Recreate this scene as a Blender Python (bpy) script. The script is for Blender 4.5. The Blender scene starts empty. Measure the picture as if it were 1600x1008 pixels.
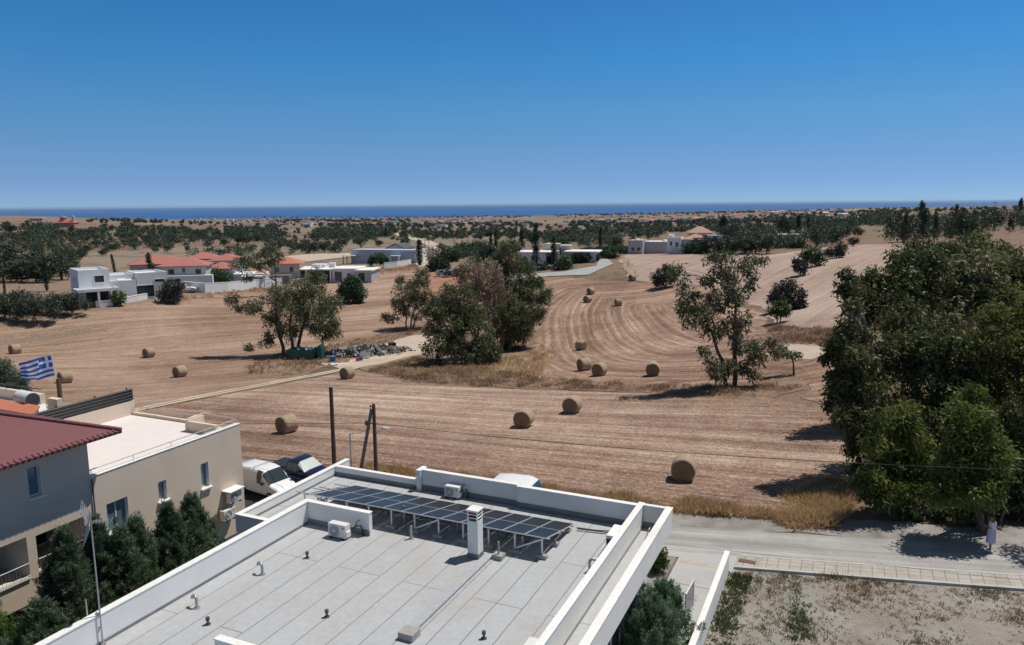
import bpy, bmesh, math, random
import numpy as np
from mathutils import Vector, Matrix, Quaternion
random.seed(7); rng = np.random.default_rng(7)
S = bpy.context.scene
col = S.collection
R = math.radians
# ------------------------------------------------------------------ camera
FPX, CX, CY, CAMH = 1180., 800., 504., 15.5
PITCH = math.atan((504-319)/FPX); ROLL = R(0.45)
fw = np.array([0, math.cos(PITCH), -math.sin(PITCH)]); r0 = np.array([1., 0, 0]); u0 = np.cross(r0, fw)
CR = math.cos(ROLL)*r0-math.sin(ROLL)*u0; CU = math.cos(ROLL)*u0+math.sin(ROLL)*r0
cd = bpy.data.cameras.new("camera"); cam = bpy.data.objects.new("camera", cd); col.objects.link(cam)
cd.sensor_fit = 'HORIZONTAL'; cd.sensor_width = 36; cd.lens = FPX/1600*36
cd.clip_start = 0.1; cd.clip_end = 200000
cam.matrix_world = Matrix(((CR[0], CU[0], -fw[0], 0), (CR[1], CU[1], -fw[1], 0), (CR[2], CU[2], -fw[2], CAMH), (0, 0, 0, 1)))
S.camera = cam
# ------------------------------------------------------------------ sky, sun, exposure
SUN_EL, SUN_AZ = R(64), R(62.6)
w = bpy.data.worlds.new("World"); S.world = w; w.use_nodes = True
nt = w.node_tree; nt.nodes.clear()
sky = nt.nodes.new('ShaderNodeTexSky'); sky.sky_type = 'NISHITA'; sky.sun_disc = False
sky.sun_elevation = SUN_EL; sky.sun_rotation = SUN_AZ; sky.altitude = 6000; sky.air_density = 0.7; sky.dust_density = 0.0; sky.ozone_density = 10.0
bg = nt.nodes.new('ShaderNodeBackground'); bg.inputs[1].default_value = 0.12
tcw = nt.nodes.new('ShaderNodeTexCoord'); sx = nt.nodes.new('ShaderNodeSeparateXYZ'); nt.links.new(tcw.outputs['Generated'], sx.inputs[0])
rw = nt.nodes.new('ShaderNodeValToRGB'); nt.links.new(sx.outputs['Z'], rw.inputs[0]); er = rw.color_ramp.elements      # deepens the blue in view; unseen upper dome warmed and brightened as added fill
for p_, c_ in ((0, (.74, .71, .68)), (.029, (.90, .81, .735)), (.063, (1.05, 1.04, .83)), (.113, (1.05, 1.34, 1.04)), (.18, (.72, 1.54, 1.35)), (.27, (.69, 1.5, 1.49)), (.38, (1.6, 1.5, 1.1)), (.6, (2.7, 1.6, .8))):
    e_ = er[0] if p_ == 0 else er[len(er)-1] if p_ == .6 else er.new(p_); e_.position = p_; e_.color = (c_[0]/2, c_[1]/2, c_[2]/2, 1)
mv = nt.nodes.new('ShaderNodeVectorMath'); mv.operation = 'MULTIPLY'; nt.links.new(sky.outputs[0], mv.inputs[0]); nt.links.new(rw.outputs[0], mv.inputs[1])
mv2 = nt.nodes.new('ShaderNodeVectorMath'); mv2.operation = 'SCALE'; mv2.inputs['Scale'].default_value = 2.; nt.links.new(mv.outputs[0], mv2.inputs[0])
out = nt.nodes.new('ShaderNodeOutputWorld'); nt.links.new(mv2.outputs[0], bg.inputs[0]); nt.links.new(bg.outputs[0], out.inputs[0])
sd = bpy.data.lights.new("sun", 'SUN'); sd.energy = 4.0; sd.angle = R(0.53); sd.color = (1, .95, .88)
sun = bpy.data.objects.new("sun", sd); col.objects.link(sun)
SV = Vector((math.sin(SUN_AZ)*math.cos(SUN_EL), math.cos(SUN_AZ)*math.cos(SUN_EL), math.sin(SUN_EL)))
sun.rotation_euler = (-SV).to_track_quat('-Z', 'Y').to_euler(); sun.location = (0, 0, 60)
S.view_settings.view_transform = 'Standard'; S.view_settings.look = 'None'; S.view_settings.exposure = 0.0; S.view_settings.gamma = 1
# ------------------------------------------------------------------ layout helpers
A_ = R(24.5); E1 = np.array([math.sin(A_), math.cos(A_), 0]); E2 = np.array([math.cos(A_), -math.sin(A_), 0])
def W(a, b, z=0.): p = E1*a+E2*b; return Vector((p[0], p[1], z))          # plot axes: a away from the camera, b to the right
def ray(px, py):
    d = fw*FPX+CR*(px-CX)-CU*(py-CY); return d/np.linalg.norm(d)
def atdepth(px, py, dep):
    d = ray(px, py); return np.array([0, 0, CAMH])+d*(dep/(d@fw))
def depth_of(p): return float((np.array(p)-np.array([0, 0, CAMH]))@fw)
def sm(x, a, b):
    t = np.clip((x-a)/(b-a), 0, 1); return t*t*(3-2*t)
# terrain: surveyed near points (thin plate spline) blended into far distance bands
def pd(px, py, d):
    r = ray(px, py); t = d/math.hypot(r[0], r[1]); return (r[0]*t, r[1]*t, CAMH+r[2]*t)
near = [(-40, 20, -1.5), (-18, 12, -.4), (0, 0, 0), (30, 20, 0), (10, 40, -.25), (24, 37, .2), (-14, 41, -.1), (-30, 30, -.6), (-60, 40, -3), (50, 30, .8), (0, 22, 0), (-10, 28, 0), (20, 30, 0), (-25, 50, -1.0), (0, 46, -.6), (60, -20, 1), (-60, -20, -2),
 (4.7, 58, -1.2), (.8, 58, -1.6), (14, 74, -1.8), (8.5, 74, -1.9), (8, 85, -3.2), (10, 108, -5.2), (-17.7, 57, -1.9), (-18, 81, -3.3), (-52, 86, -4.8), (-40, 90, -4.9), (-51, 104, -5.6), (-76, 114, -6.6), (24.5, 155, -1.6), (16, 153, -3.1), (14.8, 147, -3.7), (21, 148, -4.4), (4.5, 131, -4.8)] + [
 pd(135, 470, 150), pd(290, 460, 165), pd(420, 450, 185), pd(560, 428, 215), pd(650, 415, 240), pd(870, 428, 178), pd(940, 397, 215), pd(1080, 394, 225), pd(1200, 398, 205), pd(1300, 386, 212), pd(1400, 380, 222), pd(1240, 488, 108), pd(1260, 430, 150), pd(1250, 545, 80), pd(1148, 605, 68), pd(1590, 400, 150), pd(0, 470, 160), pd(-200, 480, 170), pd(1800, 420, 140), pd(1700, 640, 62), pd(-150, 560, 110)]
near = np.array(near)
def _U(r2): return 0.5*r2*np.log(np.maximum(r2, 1e-9))
def _fit(P, lam=300.):
    n = len(P); X = P[:, :2]; K = _U(((X[:, None]-X[None])**2).sum(-1))+lam*np.eye(n); T = np.c_[np.ones(n), X]
    M = np.block([[K, T], [T.T, np.zeros((3, 3))]]); return np.linalg.solve(M, np.r_[P[:, 2], 0, 0, 0])
_c = _fit(near)
DCOL = np.log(np.array([180, 300, 500, 800, 1300, 2000, 3200, 5000, 6500, 10000, 16000.]))
PXC = np.array([-250, 0, 200, 400, 600, 800, 1000, 1200, 1400, 1600, 1850.])
ROWS = np.array([
 [450, 424, 399, 369, 347, 337, 341, 343, 343, 343, 345],
 [450, 424, 400, 370, 348, 337, 341, 343, 343, 343, 345],
 [450, 424, 402, 376, 354, 341, 343, 344, 344, 343, 345],
 [440, 414, 393, 377, 363, 353, 345, 341, 341, 341, 343],
 [440, 403, 384, 369, 358, 350, 344.5, 341, 340, 340, 342],
 [428, 401, 381, 366, 356, 349, 343, 339, 337.5, 338, 340],
 [428, 393, 380, 364, 352, 345, 339, 335, 333.5, 332.5, 335],
 [405, 388, 372, 358, 347, 340, 334.5, 330.5, 329, 328, 330],
 [400, 372, 354, 343, 336, 331, 327.5, 325.4, 324.5, 324, 325],
 [395, 360, 347, 338, 331.5, 328, 325, 323, 322, 321.5, 323],
 [395, 360, 347, 338, 331.5, 328, 325, 323, 322, 321.5, 323]])
ZFAR = np.zeros_like(ROWS)
for i, px in enumerate(PXC):
    for j, ld in enumerate(DCOL):
        ZFAR[i, j] = pd(px, ROWS[i, j], math.exp(ld))[2]
def ground(x, y):
    x = np.atleast_1d(np.asarray(x, float)); y = np.atleast_1d(np.asarray(y, float)); d = np.hypot(x, y)
    nn = np.minimum(1, 300/np.maximum(d, 1e-6)); xn, yn = x*nn, y*nn
    z = np.full(x.shape, 0.)
    for k in range(0, len(x), 20000):
        s = slice(k, k+20000)
        K = _U((xn[s, None]-near[None, :, 0])**2+(yn[s, None]-near[None, :, 1])**2)
        z[s] = K@_c[:-3]+_c[-3]+_c[-2]*xn[s]+_c[-1]*yn[s]
    z = np.clip(z, -9, 9)
    a = d*np.cos(np.arctan2(x, y)); px = np.where(y > 0.01*d, CX+FPX*x/np.maximum(y, .01*d+1e-6)/math.cos(PITCH), np.where(x > 0, 1850, -250))
    px = np.clip(px, -250, 1850); ld = np.clip(np.log(np.maximum(d, 1)), DCOL[0], DCOL[-1])
    i = np.clip(np.searchsorted(PXC, px)-1, 0, len(PXC)-2); j = np.clip(np.searchsorted(DCOL, ld)-1, 0, len(DCOL)-2)
    fx = (px-PXC[i])/(PXC[i+1]-PXC[i]); fx = fx*fx*(3-2*fx); fy = (ld-DCOL[j])/(DCOL[j+1]-DCOL[j])
    ed = np.exp(DCOL); fy = (np.exp(ld)-ed[j])/(ed[j+1]-ed[j])
    zf = (ZFAR[i, j]*(1-fx)+ZFAR[i+1, j]*fx)*(1-fy)+(ZFAR[i, j+1]*(1-fx)+ZFAR[i+1, j+1]*fx)*fy
    t = sm(d, 190, 300)
    return np.maximum(z*(1-t)+zf*t, -90.)
def gz(x, y): return float(ground(x, y)[0])
def g(px, py):                                                              # the ground point seen at a pixel of the photograph
    r = ray(px, py); ts = np.exp(np.linspace(math.log(8), math.log(15000), 900))
    P = r[None]*ts[:, None]; hz = CAMH+P[:, 2]-ground(P[:, 0], P[:, 1])
    k = np.argmax(hz < 0)
    if hz[k] >= 0: k = len(ts)-1
    f = hz[k-1]/(hz[k-1]-hz[k]) if k > 0 and hz[k] < 0 else 0
    t = ts[k-1]+(ts[k]-ts[k-1])*f; p = r*t
    return Vector((p[0], p[1], gz(p[0], p[1])))
# ------------------------------------------------------------------ object helpers
def tag(o, label=None, cat=None, group=None, kind=None):
    if label: o['label'] = label
    if cat: o['category'] = cat
    if group: o['group'] = group
    if kind: o['kind'] = kind
    return o
def empty(name, loc, rz=0., label=None, cat=None, group=None):
    o = bpy.data.objects.new(name, None); col.objects.link(o); o.empty_display_size = .3
    o.location = loc; o.rotation_euler = (0, 0, rz); return tag(o, label, cat, group)
def link(name, me, parent=None, loc=None):
    o = bpy.data.objects.new(name, me); col.objects.link(o)
    if parent: o.parent = parent
    if loc is not None: o.location = loc
    return o
def children(o): return [c for c in list(col.objects) if c.parent == o]
def copy_tree(o, parent=None):
    c = o.copy(); col.objects.link(c); c.parent = parent
    for ch in children(o): copy_tree(ch, c)
    return c
class MB:
    """collects shapes; off is subtracted on build so shapes may be written in plot coordinates (b, a, z)"""
    def __init__(s, off=(0, 0, 0)): s.v = []; s.f = []; s.m = []; s.off = off; s.mi = 0; s.smooth = []
    def add(s, vs, fs, smooth=False):
        n = len(s.v); s.v += [tuple(v) for v in vs]; s.f += [tuple(i+n for i in f) for f in fs]; s.m += [s.mi]*len(fs); s.smooth += [smooth]*len(fs); return s
    def box(s, x0, x1, y0, y1, z0, z1, bev=0.):
        if bev <= 0:
            return s.add([(x0, y0, z0), (x1, y0, z0), (x1, y1, z0), (x0, y1, z0), (x0, y0, z1), (x1, y0, z1), (x1, y1, z1), (x0, y1, z1)],
                  [(0, 3, 2, 1), (4, 5, 6, 7), (0, 1, 5, 4), (1, 2, 6, 5), (2, 3, 7, 6), (3, 0, 4, 7)])
        bm = bmesh.new(); bmesh.ops.create_cube(bm, size=1)
        for v in bm.verts: v.co = Vector(((x0+x1)/2+v.co.x*(x1-x0), (y0+y1)/2+v.co.y*(y1-y0), (z0+z1)/2+v.co.z*(z1-z0)))
        bmesh.ops.bevel(bm, geom=bm.edges[:], offset=bev, segments=2, affect='EDGES', profile=.6)
        s.bm(bm); return s
    def bm(s, bm, smooth=False):
        bm.verts.index_update(); s.add([v.co[:] for v in bm.verts], [[v.index for v in f.verts] for f in bm.faces], smooth); bm.free(); return s
    def tube(s, pts, r, n=8, r1=None, cap=True):
        pts = [Vector(p) for p in pts]; r1 = r if r1 is None else r1; rings = []; prev = None
        for i, p in enumerate(pts):
            t = (pts[min(i+1, len(pts)-1)]-pts[max(i-1, 0)]).normalized()
            if prev is None: u = t.orthogonal().normalized()
            else: u = (prev-t*prev.dot(t)).normalized()
            prev = u; v = t.cross(u); rr = r+(r1-r)*i/max(1, len(pts)-1)
            rings.append([p+(u*math.cos(k*2*math.pi/n)+v*math.sin(k*2*math.pi/n))*rr for k in range(n)])
        vs = [q for rg in rings for q in rg]; fs = []
        for i in range(len(pts)-1):
            for k in range(n): fs.append((i*n+k, i*n+(k+1) % n, (i+1)*n+(k+1) % n, (i+1)*n+k))
        s.add(vs, fs, True)
        if cap: s.add(rings[0][::-1], [tuple(range(n))]); s.add(rings[-1], [tuple(range(n))])
        return s
    def bar(s, p, q, wx, wz):
        p, q = Vector(p), Vector(q); t = (q-p).normalized(); u = t.cross(Vector((0, 0, 1)))
        u = u.normalized() if u.length > .05 else Vector((1, 0, 0)); v = u.cross(t)
        vs = [c+u*sx*wx/2+v*sz*wz/2 for c in (p, q) for sx, sz in ((-1, -1), (1, -1), (1, 1), (-1, 1))]
        return s.add(vs, [(0, 1, 2, 3), (7, 6, 5, 4), (0, 4, 5, 1), (1, 5, 6, 2), (2, 6, 7, 3), (3, 7, 4, 0)])
    def ball(s, c, r, sx=1, sy=1, sz=1, sub=2):
        bm = bmesh.new(); bmesh.ops.create_icosphere(bm, subdivisions=sub, radius=r)
        for v in bm.verts: v.co = Vector((c[0]+v.co.x*sx, c[1]+v.co.y*sy, c[2]+v.co.z*sz))
        return s.bm(bm, True)
    def build(s, name, mats, parent=None):
        me = bpy.data.meshes.new(name); o = s.off
        me.from_pydata([(v[0]-o[0], v[1]-o[1], v[2]-o[2]) for v in s.v], [], s.f); 
        for m in (mats if isinstance(mats, (list, tuple)) else [mats]): me.materials.append(m)
        me.polygons.foreach_set('material_index', s.m); me.polygons.foreach_set('use_smooth', s.smooth); me.update()
        bm = bmesh.new(); bm.from_mesh(me); bmesh.ops.recalc_face_normals(bm, faces=bm.faces); bm.to_mesh(me); bm.free()
        return link(name, me, parent)
def mesh_np(name, V, Q, mats, tint=None, mi=None, smooth=False):
    me = bpy.data.meshes.new(name); V = np.asarray(V, np.float32); Q = np.asarray(Q, np.int32); k = Q.shape[1]
    me.vertices.add(len(V)); me.vertices.foreach_set('co', V.ravel()); me.loops.add(Q.size); me.loops.foreach_set('vertex_index', Q.ravel())
    me.polygons.add(len(Q)); me.polygons.foreach_set('loop_start', np.arange(0, Q.size, k, dtype=np.int32)); me.polygons.foreach_set('loop_total', np.full(len(Q), k, np.int32))
    for m in mats: me.materials.append(m)
    if mi is not None: me.polygons.foreach_set('material_index', np.asarray(mi, np.int32))
    me.polygons.foreach_set('use_smooth', np.full(len(Q), smooth))
    if tint is not None:
        a = me.attributes.new('tint', 'FLOAT', 'POINT'); a.data.foreach_set('value', np.asarray(tint, np.float32))
    me.update(calc_edges=True); me.validate(); return me
# ------------------------------------------------------------------ materials
MAT = {}
def newmat(name):
    m = bpy.data.materials.new(name); m.use_nodes = True; n = m.node_tree.nodes; n.clear()
    o = n.new('ShaderNodeOutputMaterial'); b = n.new('ShaderNodeBsdfPrincipled'); m.node_tree.links.new(b.outputs[0], o.inputs[0]); MAT[name] = m
    return m, m.node_tree, b, o
def N(t, typ, **kw):
    n = t.nodes.new(typ)
    for k, v in kw.items(): setattr(n, k, v)
    return n
def ramp(t, src, stops):
    r = N(t, 'ShaderNodeValToRGB'); e = r.color_ramp.elements
    while len(e) < len(stops): e.new(.5)
    for el, (p, c) in zip(e, stops): el.position = p; el.color = (c[0], c[1], c[2], 1)
    t.links.new(src, r.inputs[0]); return r.outputs[0]
def noise(t, vec, scale, detail=4, rough=.55, dist=0.):
    n = N(t, 'ShaderNodeTexNoise'); n.inputs['Scale'].default_value = scale; n.inputs['Detail'].default_value = detail; n.inputs['Roughness'].default_value = rough; n.inputs['Distortion'].default_value = dist
    if vec is not None: t.links.new(vec, n.inputs['Vector'])
    return n.outputs[0]
def mixc(t, fac, a, b, mode='MIX'):
    m = N(t, 'ShaderNodeMix', data_type='RGBA', blend_type=mode)
    for sock, v in ((m.inputs[0], fac), (m.inputs[6], a), (m.inputs[7], b)):
        if isinstance(v, (int, float)): sock.default_value = v
        elif isinstance(v, tuple): sock.default_value = (v[0], v[1], v[2], 1)
        else: t.links.new(v, sock)
    return m.outputs[2]
def mathn(t, op, a, b=None, c=None):
    m = N(t, 'ShaderNodeMath', operation=op)
    for s_, v in zip(m.inputs, (a, b, c)):
        if v is None: continue
        if isinstance(v, (int, float)): s_.default_value = v
        else: t.links.new(v, s_)
    return m.outputs[0]
def bump(t, b, h, strength, dist=.02):
    n = N(t, 'ShaderNodeBump'); n.inputs['Strength'].default_value = strength; n.inputs['Distance'].default_value = dist
    t.links.new(h, n.inputs['Height']); t.links.new(n.outputs[0], b.inputs['Normal'])
def simple(name, c, rough=.6, var=.12, scale=3., metal=0., bmp=0., spec=.5, stain=0.):
    m, t, b, o = newmat(name); co = N(t, 'ShaderNodeTexCoord').outputs['Object']
    f = noise(t, co, scale, 6, .6); lo = tuple(x*(1-var) for x in c); hi = tuple(min(1, x*(1+var)) for x in c)
    cc = ramp(t, f, [(.3, lo), (.7, hi)])
    if stain:
        f2 = noise(t, co, .35, 5, .65, 1.); st = ramp(t, f2, [(.5, (0, 0, 0)), (.72, (1, 1, 1))])
        cc = mixc(t, mathn(t, 'MULTIPLY', st, stain), cc, tuple(x*y for x, y in zip(c, (.72, .66, .58))))
    t.links.new(cc, b.inputs['Base Color']); b.inputs['Roughness'].default_value = rough; b.inputs['Metallic'].default_value = metal; b.inputs['Specular IOR Level'].default_value = spec
    if bmp: bump(t, b, noise(t, co, scale*12, 4), bmp)
    return m
simple('white_wall', (.80, .80, .79), .75, .05, .6, bmp=.1, stain=.25)
simple('white_coping', (.83, .82, .80), .7, .13, 9., stain=.4)
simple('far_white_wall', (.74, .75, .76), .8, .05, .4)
simple('grey_wall', (.40, .41, .43), .8, .08, .5)
simple('shaded_hall_wall', (.46, .52, .60), .7, .05, .3)  # shade of the long hall's front put into the wall colour
simple('beige_wall', (.71, .59, .475), .85, .05, .7, bmp=.15, stain=.3)
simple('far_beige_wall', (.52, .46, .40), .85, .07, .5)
simple('pale_green_wall', (.50, .53, .48), .85, .06, .5)
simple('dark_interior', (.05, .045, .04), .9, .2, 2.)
simple('flashing', (.20, .21, .22), .7, .15, 2.)
simple('white_metal', (.75, .76, .77), .4, .05, 4.)
simple('ac_white', (.72, .72, .69), .5, .05, 5.)
simple('ac_grille', (.30, .31, .32), .6, .1, 20.)
simple('galvanised', (.42, .43, .45), .45, .15, 6., metal=.6)
simple('aluminium', (.62, .63, .65), .4, .08, 6., metal=.5)
simple('steel_dark', (.10, .10, .11), .5, .2, 6., metal=.3)
simple('black_pipe', (.028, .028, .03), .38, .2, 4.)
simple('rubber', (.02, .02, .02), .8, .1, 5.)
simple('membrane_strip', (.40, .415, .435), .8, .1, 5.)
simple('concrete_block', (.36, .35, .33), .9, .15, 6., bmp=.3)
simple('glass_dark', (.03, .045, .055), .12, .2, 1., spec=.8)
simple('glass_blue', (.10, .17, .22), .12, .2, 1.5, spec=.8)
simple('pole_wood', (.115, .068, .05), .85, .3, 3., bmp=.3)
simple('pole_grey', (.20, .165, .15), .85, .25, 3., bmp=.3)
simple('cable', (.03, .028, .027), .7, .1, 3.)
simple('bark', (.13, .095, .07), .9, .35, 5., bmp=.5)
simple('pale_bark', (.30, .26, .22), .9, .3, 5., bmp=.4)
simple('white_paint', (.80, .80, .80), .22, .02, 2., spec=.6)
simple('navy_paint', (.007, .012, .055), .18, .1, 2., spec=.7)
simple('black_plastic', (.025, .025, .027), .5, .1, 5.)
simple('skip_green', (.012, .105, .085), .5, .3, 2.)
simple('rust', (.16, .08, .05), .85, .3, 4.)
simple('sunshade', (.50, .55, .54), .5, .15, 12.)
simple('skin', (.35, .19, .13), .55, .05, 8.)
simple('hair', (.018, .014, .012), .5, .2, 30.)
simple('blouse', (.78, .77, .80), .85, .06, 14.)
simple('skirt', (.50, .50, .68), .85, .08, 10.)
simple('shoe', (.75, .74, .72), .6, .05, 10.)
simple('blue_plastic', (.05, .16, .38), .5, .2, 4.)
simple('red_plastic', (.45, .03, .03), .5, .2, 4.)
simple('white_plastic', (.72, .72, .72), .5, .1, 4.)
simple('rubble_grey', (.30, .30, .30), .9, .3, 2., bmp=.4)
simple('rubble_brown', (.16, .115, .095), .9, .35, 2., bmp=.4)
simple('rubble_dark', (.05, .045, .045), .9, .3, 2.)
simple('chimney_red', (.28, .05, .04), .8, .15, 4.)
simple('stone_wall', (.38, .35, .31), .9, .2, 3., bmp=.3)
simple('kerb', (.47, .45, .42), .85, .12, 3., bmp=.2)
simple('flag_blue', (.035, .13, .50), .75, .06, 6.)
simple('flag_white', (.86, .88, .92), .75, .04, 6.)
simple('pink_wall', (.45, .22, .18), .85, .1, .5)
simple('greenhouse', (.70, .72, .72), .5, .06, .1)
simple('sill', (.62, .58, .53), .7, .08, 4.)
def tile_mat(name, c1, c2, pitch=.3, bmp=.5):
    m, t, b, o = newmat(name); tc = N(t, 'ShaderNodeTexCoord'); uv = tc.outputs['UV']; ob = tc.outputs['Object']
    wv = N(t, 'ShaderNodeTexWave', wave_type='BANDS', bands_direction='X'); wv.inputs['Scale'].default_value = .314/pitch*1.; wv.inputs['Distortion'].default_value = .3; t.links.new(uv, wv.inputs['Vector'])
    f = noise(t, ob, 1.2, 6, .7); f2 = noise(t, ob, 9., 3, .6)
    c = mixc(t, f, c1, c2); c = mixc(t, mathn(t, 'MULTIPLY', f2, .35), c, tuple(x*.55 for x in c1))
    t.links.new(c, b.inputs['Base Color']); b.inputs['Roughness'].default_value = .75
    bump(t, b, wv.outputs['Fac'], bmp, .05); return m
tile_mat('red_tile', (.165, .058, .066), (.225, .085, .092), bmp=.12)
tile_mat('orange_tile', (.50, .155, .085), (.62, .24, .15))
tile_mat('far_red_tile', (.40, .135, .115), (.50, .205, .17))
tile_mat('brown_tile', (.42, .24, .17), (.55, .34, .25))
def leaf_mat(name, stops, trans=.22, rough=.55, vary=.18):
    m, t, b, o = newmat(name); at = N(t, 'ShaderNodeAttribute', attribute_name='tint').outputs['Fac']
    ri = N(t, 'ShaderNodeObjectInfo').outputs['Random']
    c = ramp(t, at, stops)
    hs = N(t, 'ShaderNodeHueSaturation'); t.links.new(c, hs.inputs['Color'])
    t.links.new(mathn(t, 'MULTIPLY_ADD', ri, vary*2, 1-vary), hs.inputs['Value']); t.links.new(mathn(t, 'MULTIPLY_ADD', ri, .03, .485), hs.inputs['Hue'])
    t.links.new(hs.outputs[0], b.inputs['Base Color']); b.inputs['Roughness'].default_value = rough; b.inputs['Specular IOR Level'].default_value = .35
    tr = N(t, 'ShaderNodeBsdfTranslucent'); t.links.new(hs.outputs[0], tr.inputs['Color']); mx = N(t, 'ShaderNodeMixShader'); mx.inputs[0].default_value = trans
    t.links.new(b.outputs[0], mx.inputs[1]); t.links.new(tr.outputs[0], mx.inputs[2]); t.links.new(mx.outputs[0], o.inputs[0]); return m
leaf_mat('euc_leaf', [(0, (0.075, 0.094, 0.050)), (.45, (0.150, 0.169, 0.088)), (.8, (0.263, 0.250, 0.150)), (1, (0.425, 0.350, 0.250))], trans=.32)
leaf_mat('euc_green_leaf', [(0, (.055, .078, .036)), (.5, (.125, .15, .07)), (.85, (.20, .21, .105)), (1, (.32, .28, .18))], trans=.34)
leaf_mat('euc_dry_leaf', [(0, (0.132, 0.110, 0.066)), (.4, (0.264, 0.209, 0.143)), (.8, (0.440, 0.341, 0.259)), (1, (0.550, 0.429, 0.341))], trans=.3)
leaf_mat('big_leaf', [(0, (.045, .06, .022)), (.45, (.115, .138, .048)), (.8, (.21, .215, .09)), (1, (.38, .35, .21))], trans=.38)
leaf_mat('yellow_leaf', [(0, (.055, .078, .017)), (.5, (.135, .16, .035)), (1, (.26, .26, .08))], trans=.4)
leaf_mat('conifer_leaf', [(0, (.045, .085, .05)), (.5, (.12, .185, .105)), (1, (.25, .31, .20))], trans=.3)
leaf_mat('sage_leaf', [(0, (.07, .125, .07)), (.5, (.16, .24, .14)), (1, (.30, .38, .25))], trans=.3)
leaf_mat('dark_leaf', [(0, (0.027, 0.059, 0.027)), (.5, (0.061, 0.111, 0.047)), (1, (0.121, 0.176, 0.088))], trans=.25)
leaf_mat('olive_leaf', [(0, (0.039, 0.062, 0.039)), (.5, (0.078, 0.111, 0.072)), (1, (0.156, 0.182, 0.130))])
leaf_mat('grey_bush_leaf', [(0, (0.030, 0.034, 0.029)), (.5, (0.066, 0.066, 0.058)), (1, (0.144, 0.126, 0.108))])
leaf_mat('bright_leaf', [(0, (0.034, 0.069, 0.016)), (.5, (0.086, 0.144, 0.034)), (1, (0.149, 0.218, 0.069))])
leaf_mat('far_leaf', [(0, (.024, .042, .022)), (.5, (.052, .074, .038)), (.8, (.09, .105, .058)), (1, (.15, .135, .09))], trans=.15, vary=.35)
leaf_mat('cypress_leaf', [(0, (.010, .022, .012)), (.5, (.022, .042, .022)), (1, (.045, .07, .038))], trans=.08)
leaf_mat('dry_grass', [(0, (.30, .19, .09)), (.5, (.55, .39, .21)), (1, (.74, .58, .36))], trans=.4, vary=.05)
leaf_mat('brown_grass', [(0, (.19, .115, .08)), (.5, (.35, .225, .15)), (1, (.52, .37, .25))], trans=.35, vary=.05)
leaf_mat('lot_green', [(0, (.06, .085, .035)), (.5, (.13, .165, .07)), (1, (.27, .25, .14))], trans=.25, vary=.05)
leaf_mat('weed_leaf', [(0, (.10, .11, .065)), (.4, (.19, .19, .12)), (.7, (.31, .265, .18)), (1, (.42, .34, .25))], trans=.3, vary=.05)
# ------------------------------------------------------------------ ground sheets
def stubble_mat(name, cs, lines=0., bands=1., grain_w=1., line_sp=1.5):
    m, t, b, o = newmat(name); tc = N(t, 'ShaderNodeTexCoord'); uv = tc.outputs['UV']; ob = tc.outputs['Object']
    def scaled(v, x, y, z=1):
        mp = N(t, 'ShaderNodeMapping'); mp.inputs['Scale'].default_value = (x, y, z); t.links.new(v, mp.inputs['Vector']); return mp.outputs[0]
    f = None
    for src, w_ in ((noise(t, scaled(uv, .75, .022), 1., 4, .6, .35), .95*bands), (noise(t, scaled(uv, 3.2, .10), 1., 3, .6, .3), .55*bands), (noise(t, scaled(uv, .20, .012), 1., 4, .6, .5), .80*bands), (noise(t, ob, .03, 5, .62, .7), .75),
                    (noise(t, ob, .45, 5, .7, .4), .45), (noise(t, ob, 3.6, 4, .72), 1.0*grain_w), (noise(t, ob, 10., 3, .75), 1.25*grain_w)):
        d = mathn(t, 'SUBTRACT', src, .5); f = mathn(t, 'MULTIPLY_ADD', d, w_, .5 if f is None else f)
    if lines:
        wv = N(t, 'ShaderNodeTexWave', wave_type='BANDS', bands_direction='X'); wv.inputs['Scale'].default_value = .314/line_sp; wv.inputs['Distortion'].default_value = 6.; wv.inputs['Detail'].default_value = 4; wv.inputs['Detail Scale'].default_value = .9; wv.inputs['Detail Roughness'].default_value = .65
        t.links.new(scaled(uv, 1, .10), wv.inputs['Vector']); pw = mathn(t, 'POWER', wv.outputs['Fac'], 3.); gate = mathn(t, 'MULTIPLY', pw, noise(t, scaled(uv, .25, .03), 1., 3, .6)); f = mathn(t, 'MULTIPLY_ADD', gate, lines, mathn(t, 'SUBTRACT', f, lines*.13))
    c = ramp(t, f, [(.14, cs[0]), (.44, cs[1]), (.66, cs[2]), (.95, cs[3])])
    t.links.new(c, b.inputs['Base Color']); b.inputs['Roughness'].default_value = .95; b.inputs['Specular IOR Level'].default_value = .1
    bump(t, b, noise(t, ob, 6., 5, .8), .8, .07); return m
stubble_mat('stubble', [(0.121, 0.073, 0.054), (0.269, 0.175, 0.130), (0.399, 0.283, 0.217), (0.636, 0.499, 0.403)])
stubble_mat('stubble_left', [(0.145, 0.090, 0.059), (0.289, 0.191, 0.138), (0.393, 0.277, 0.210), (0.579, 0.443, 0.348)], bands=.8, grain_w=.85)
stubble_mat('stubble_curved', [(0.129, 0.074, 0.054), (0.260, 0.165, 0.118), (0.393, 0.271, 0.205), (0.649, 0.499, 0.398)], lines=.27, bands=.85, grain_w=.85, line_sp=1.3)
stubble_mat('stubble_pale', [(0.232, 0.161, 0.128), (0.364, 0.264, 0.215), (0.451, 0.343, 0.289), (0.579, 0.465, 0.403)], lines=.10, bands=.55, grain_w=.85, line_sp=2.5)
stubble_mat('soil_red', [(0.187, 0.093, 0.057), (0.297, 0.164, 0.109), (0.386, 0.229, 0.155), (0.496, 0.328, 0.237)], bands=.6)
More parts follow.
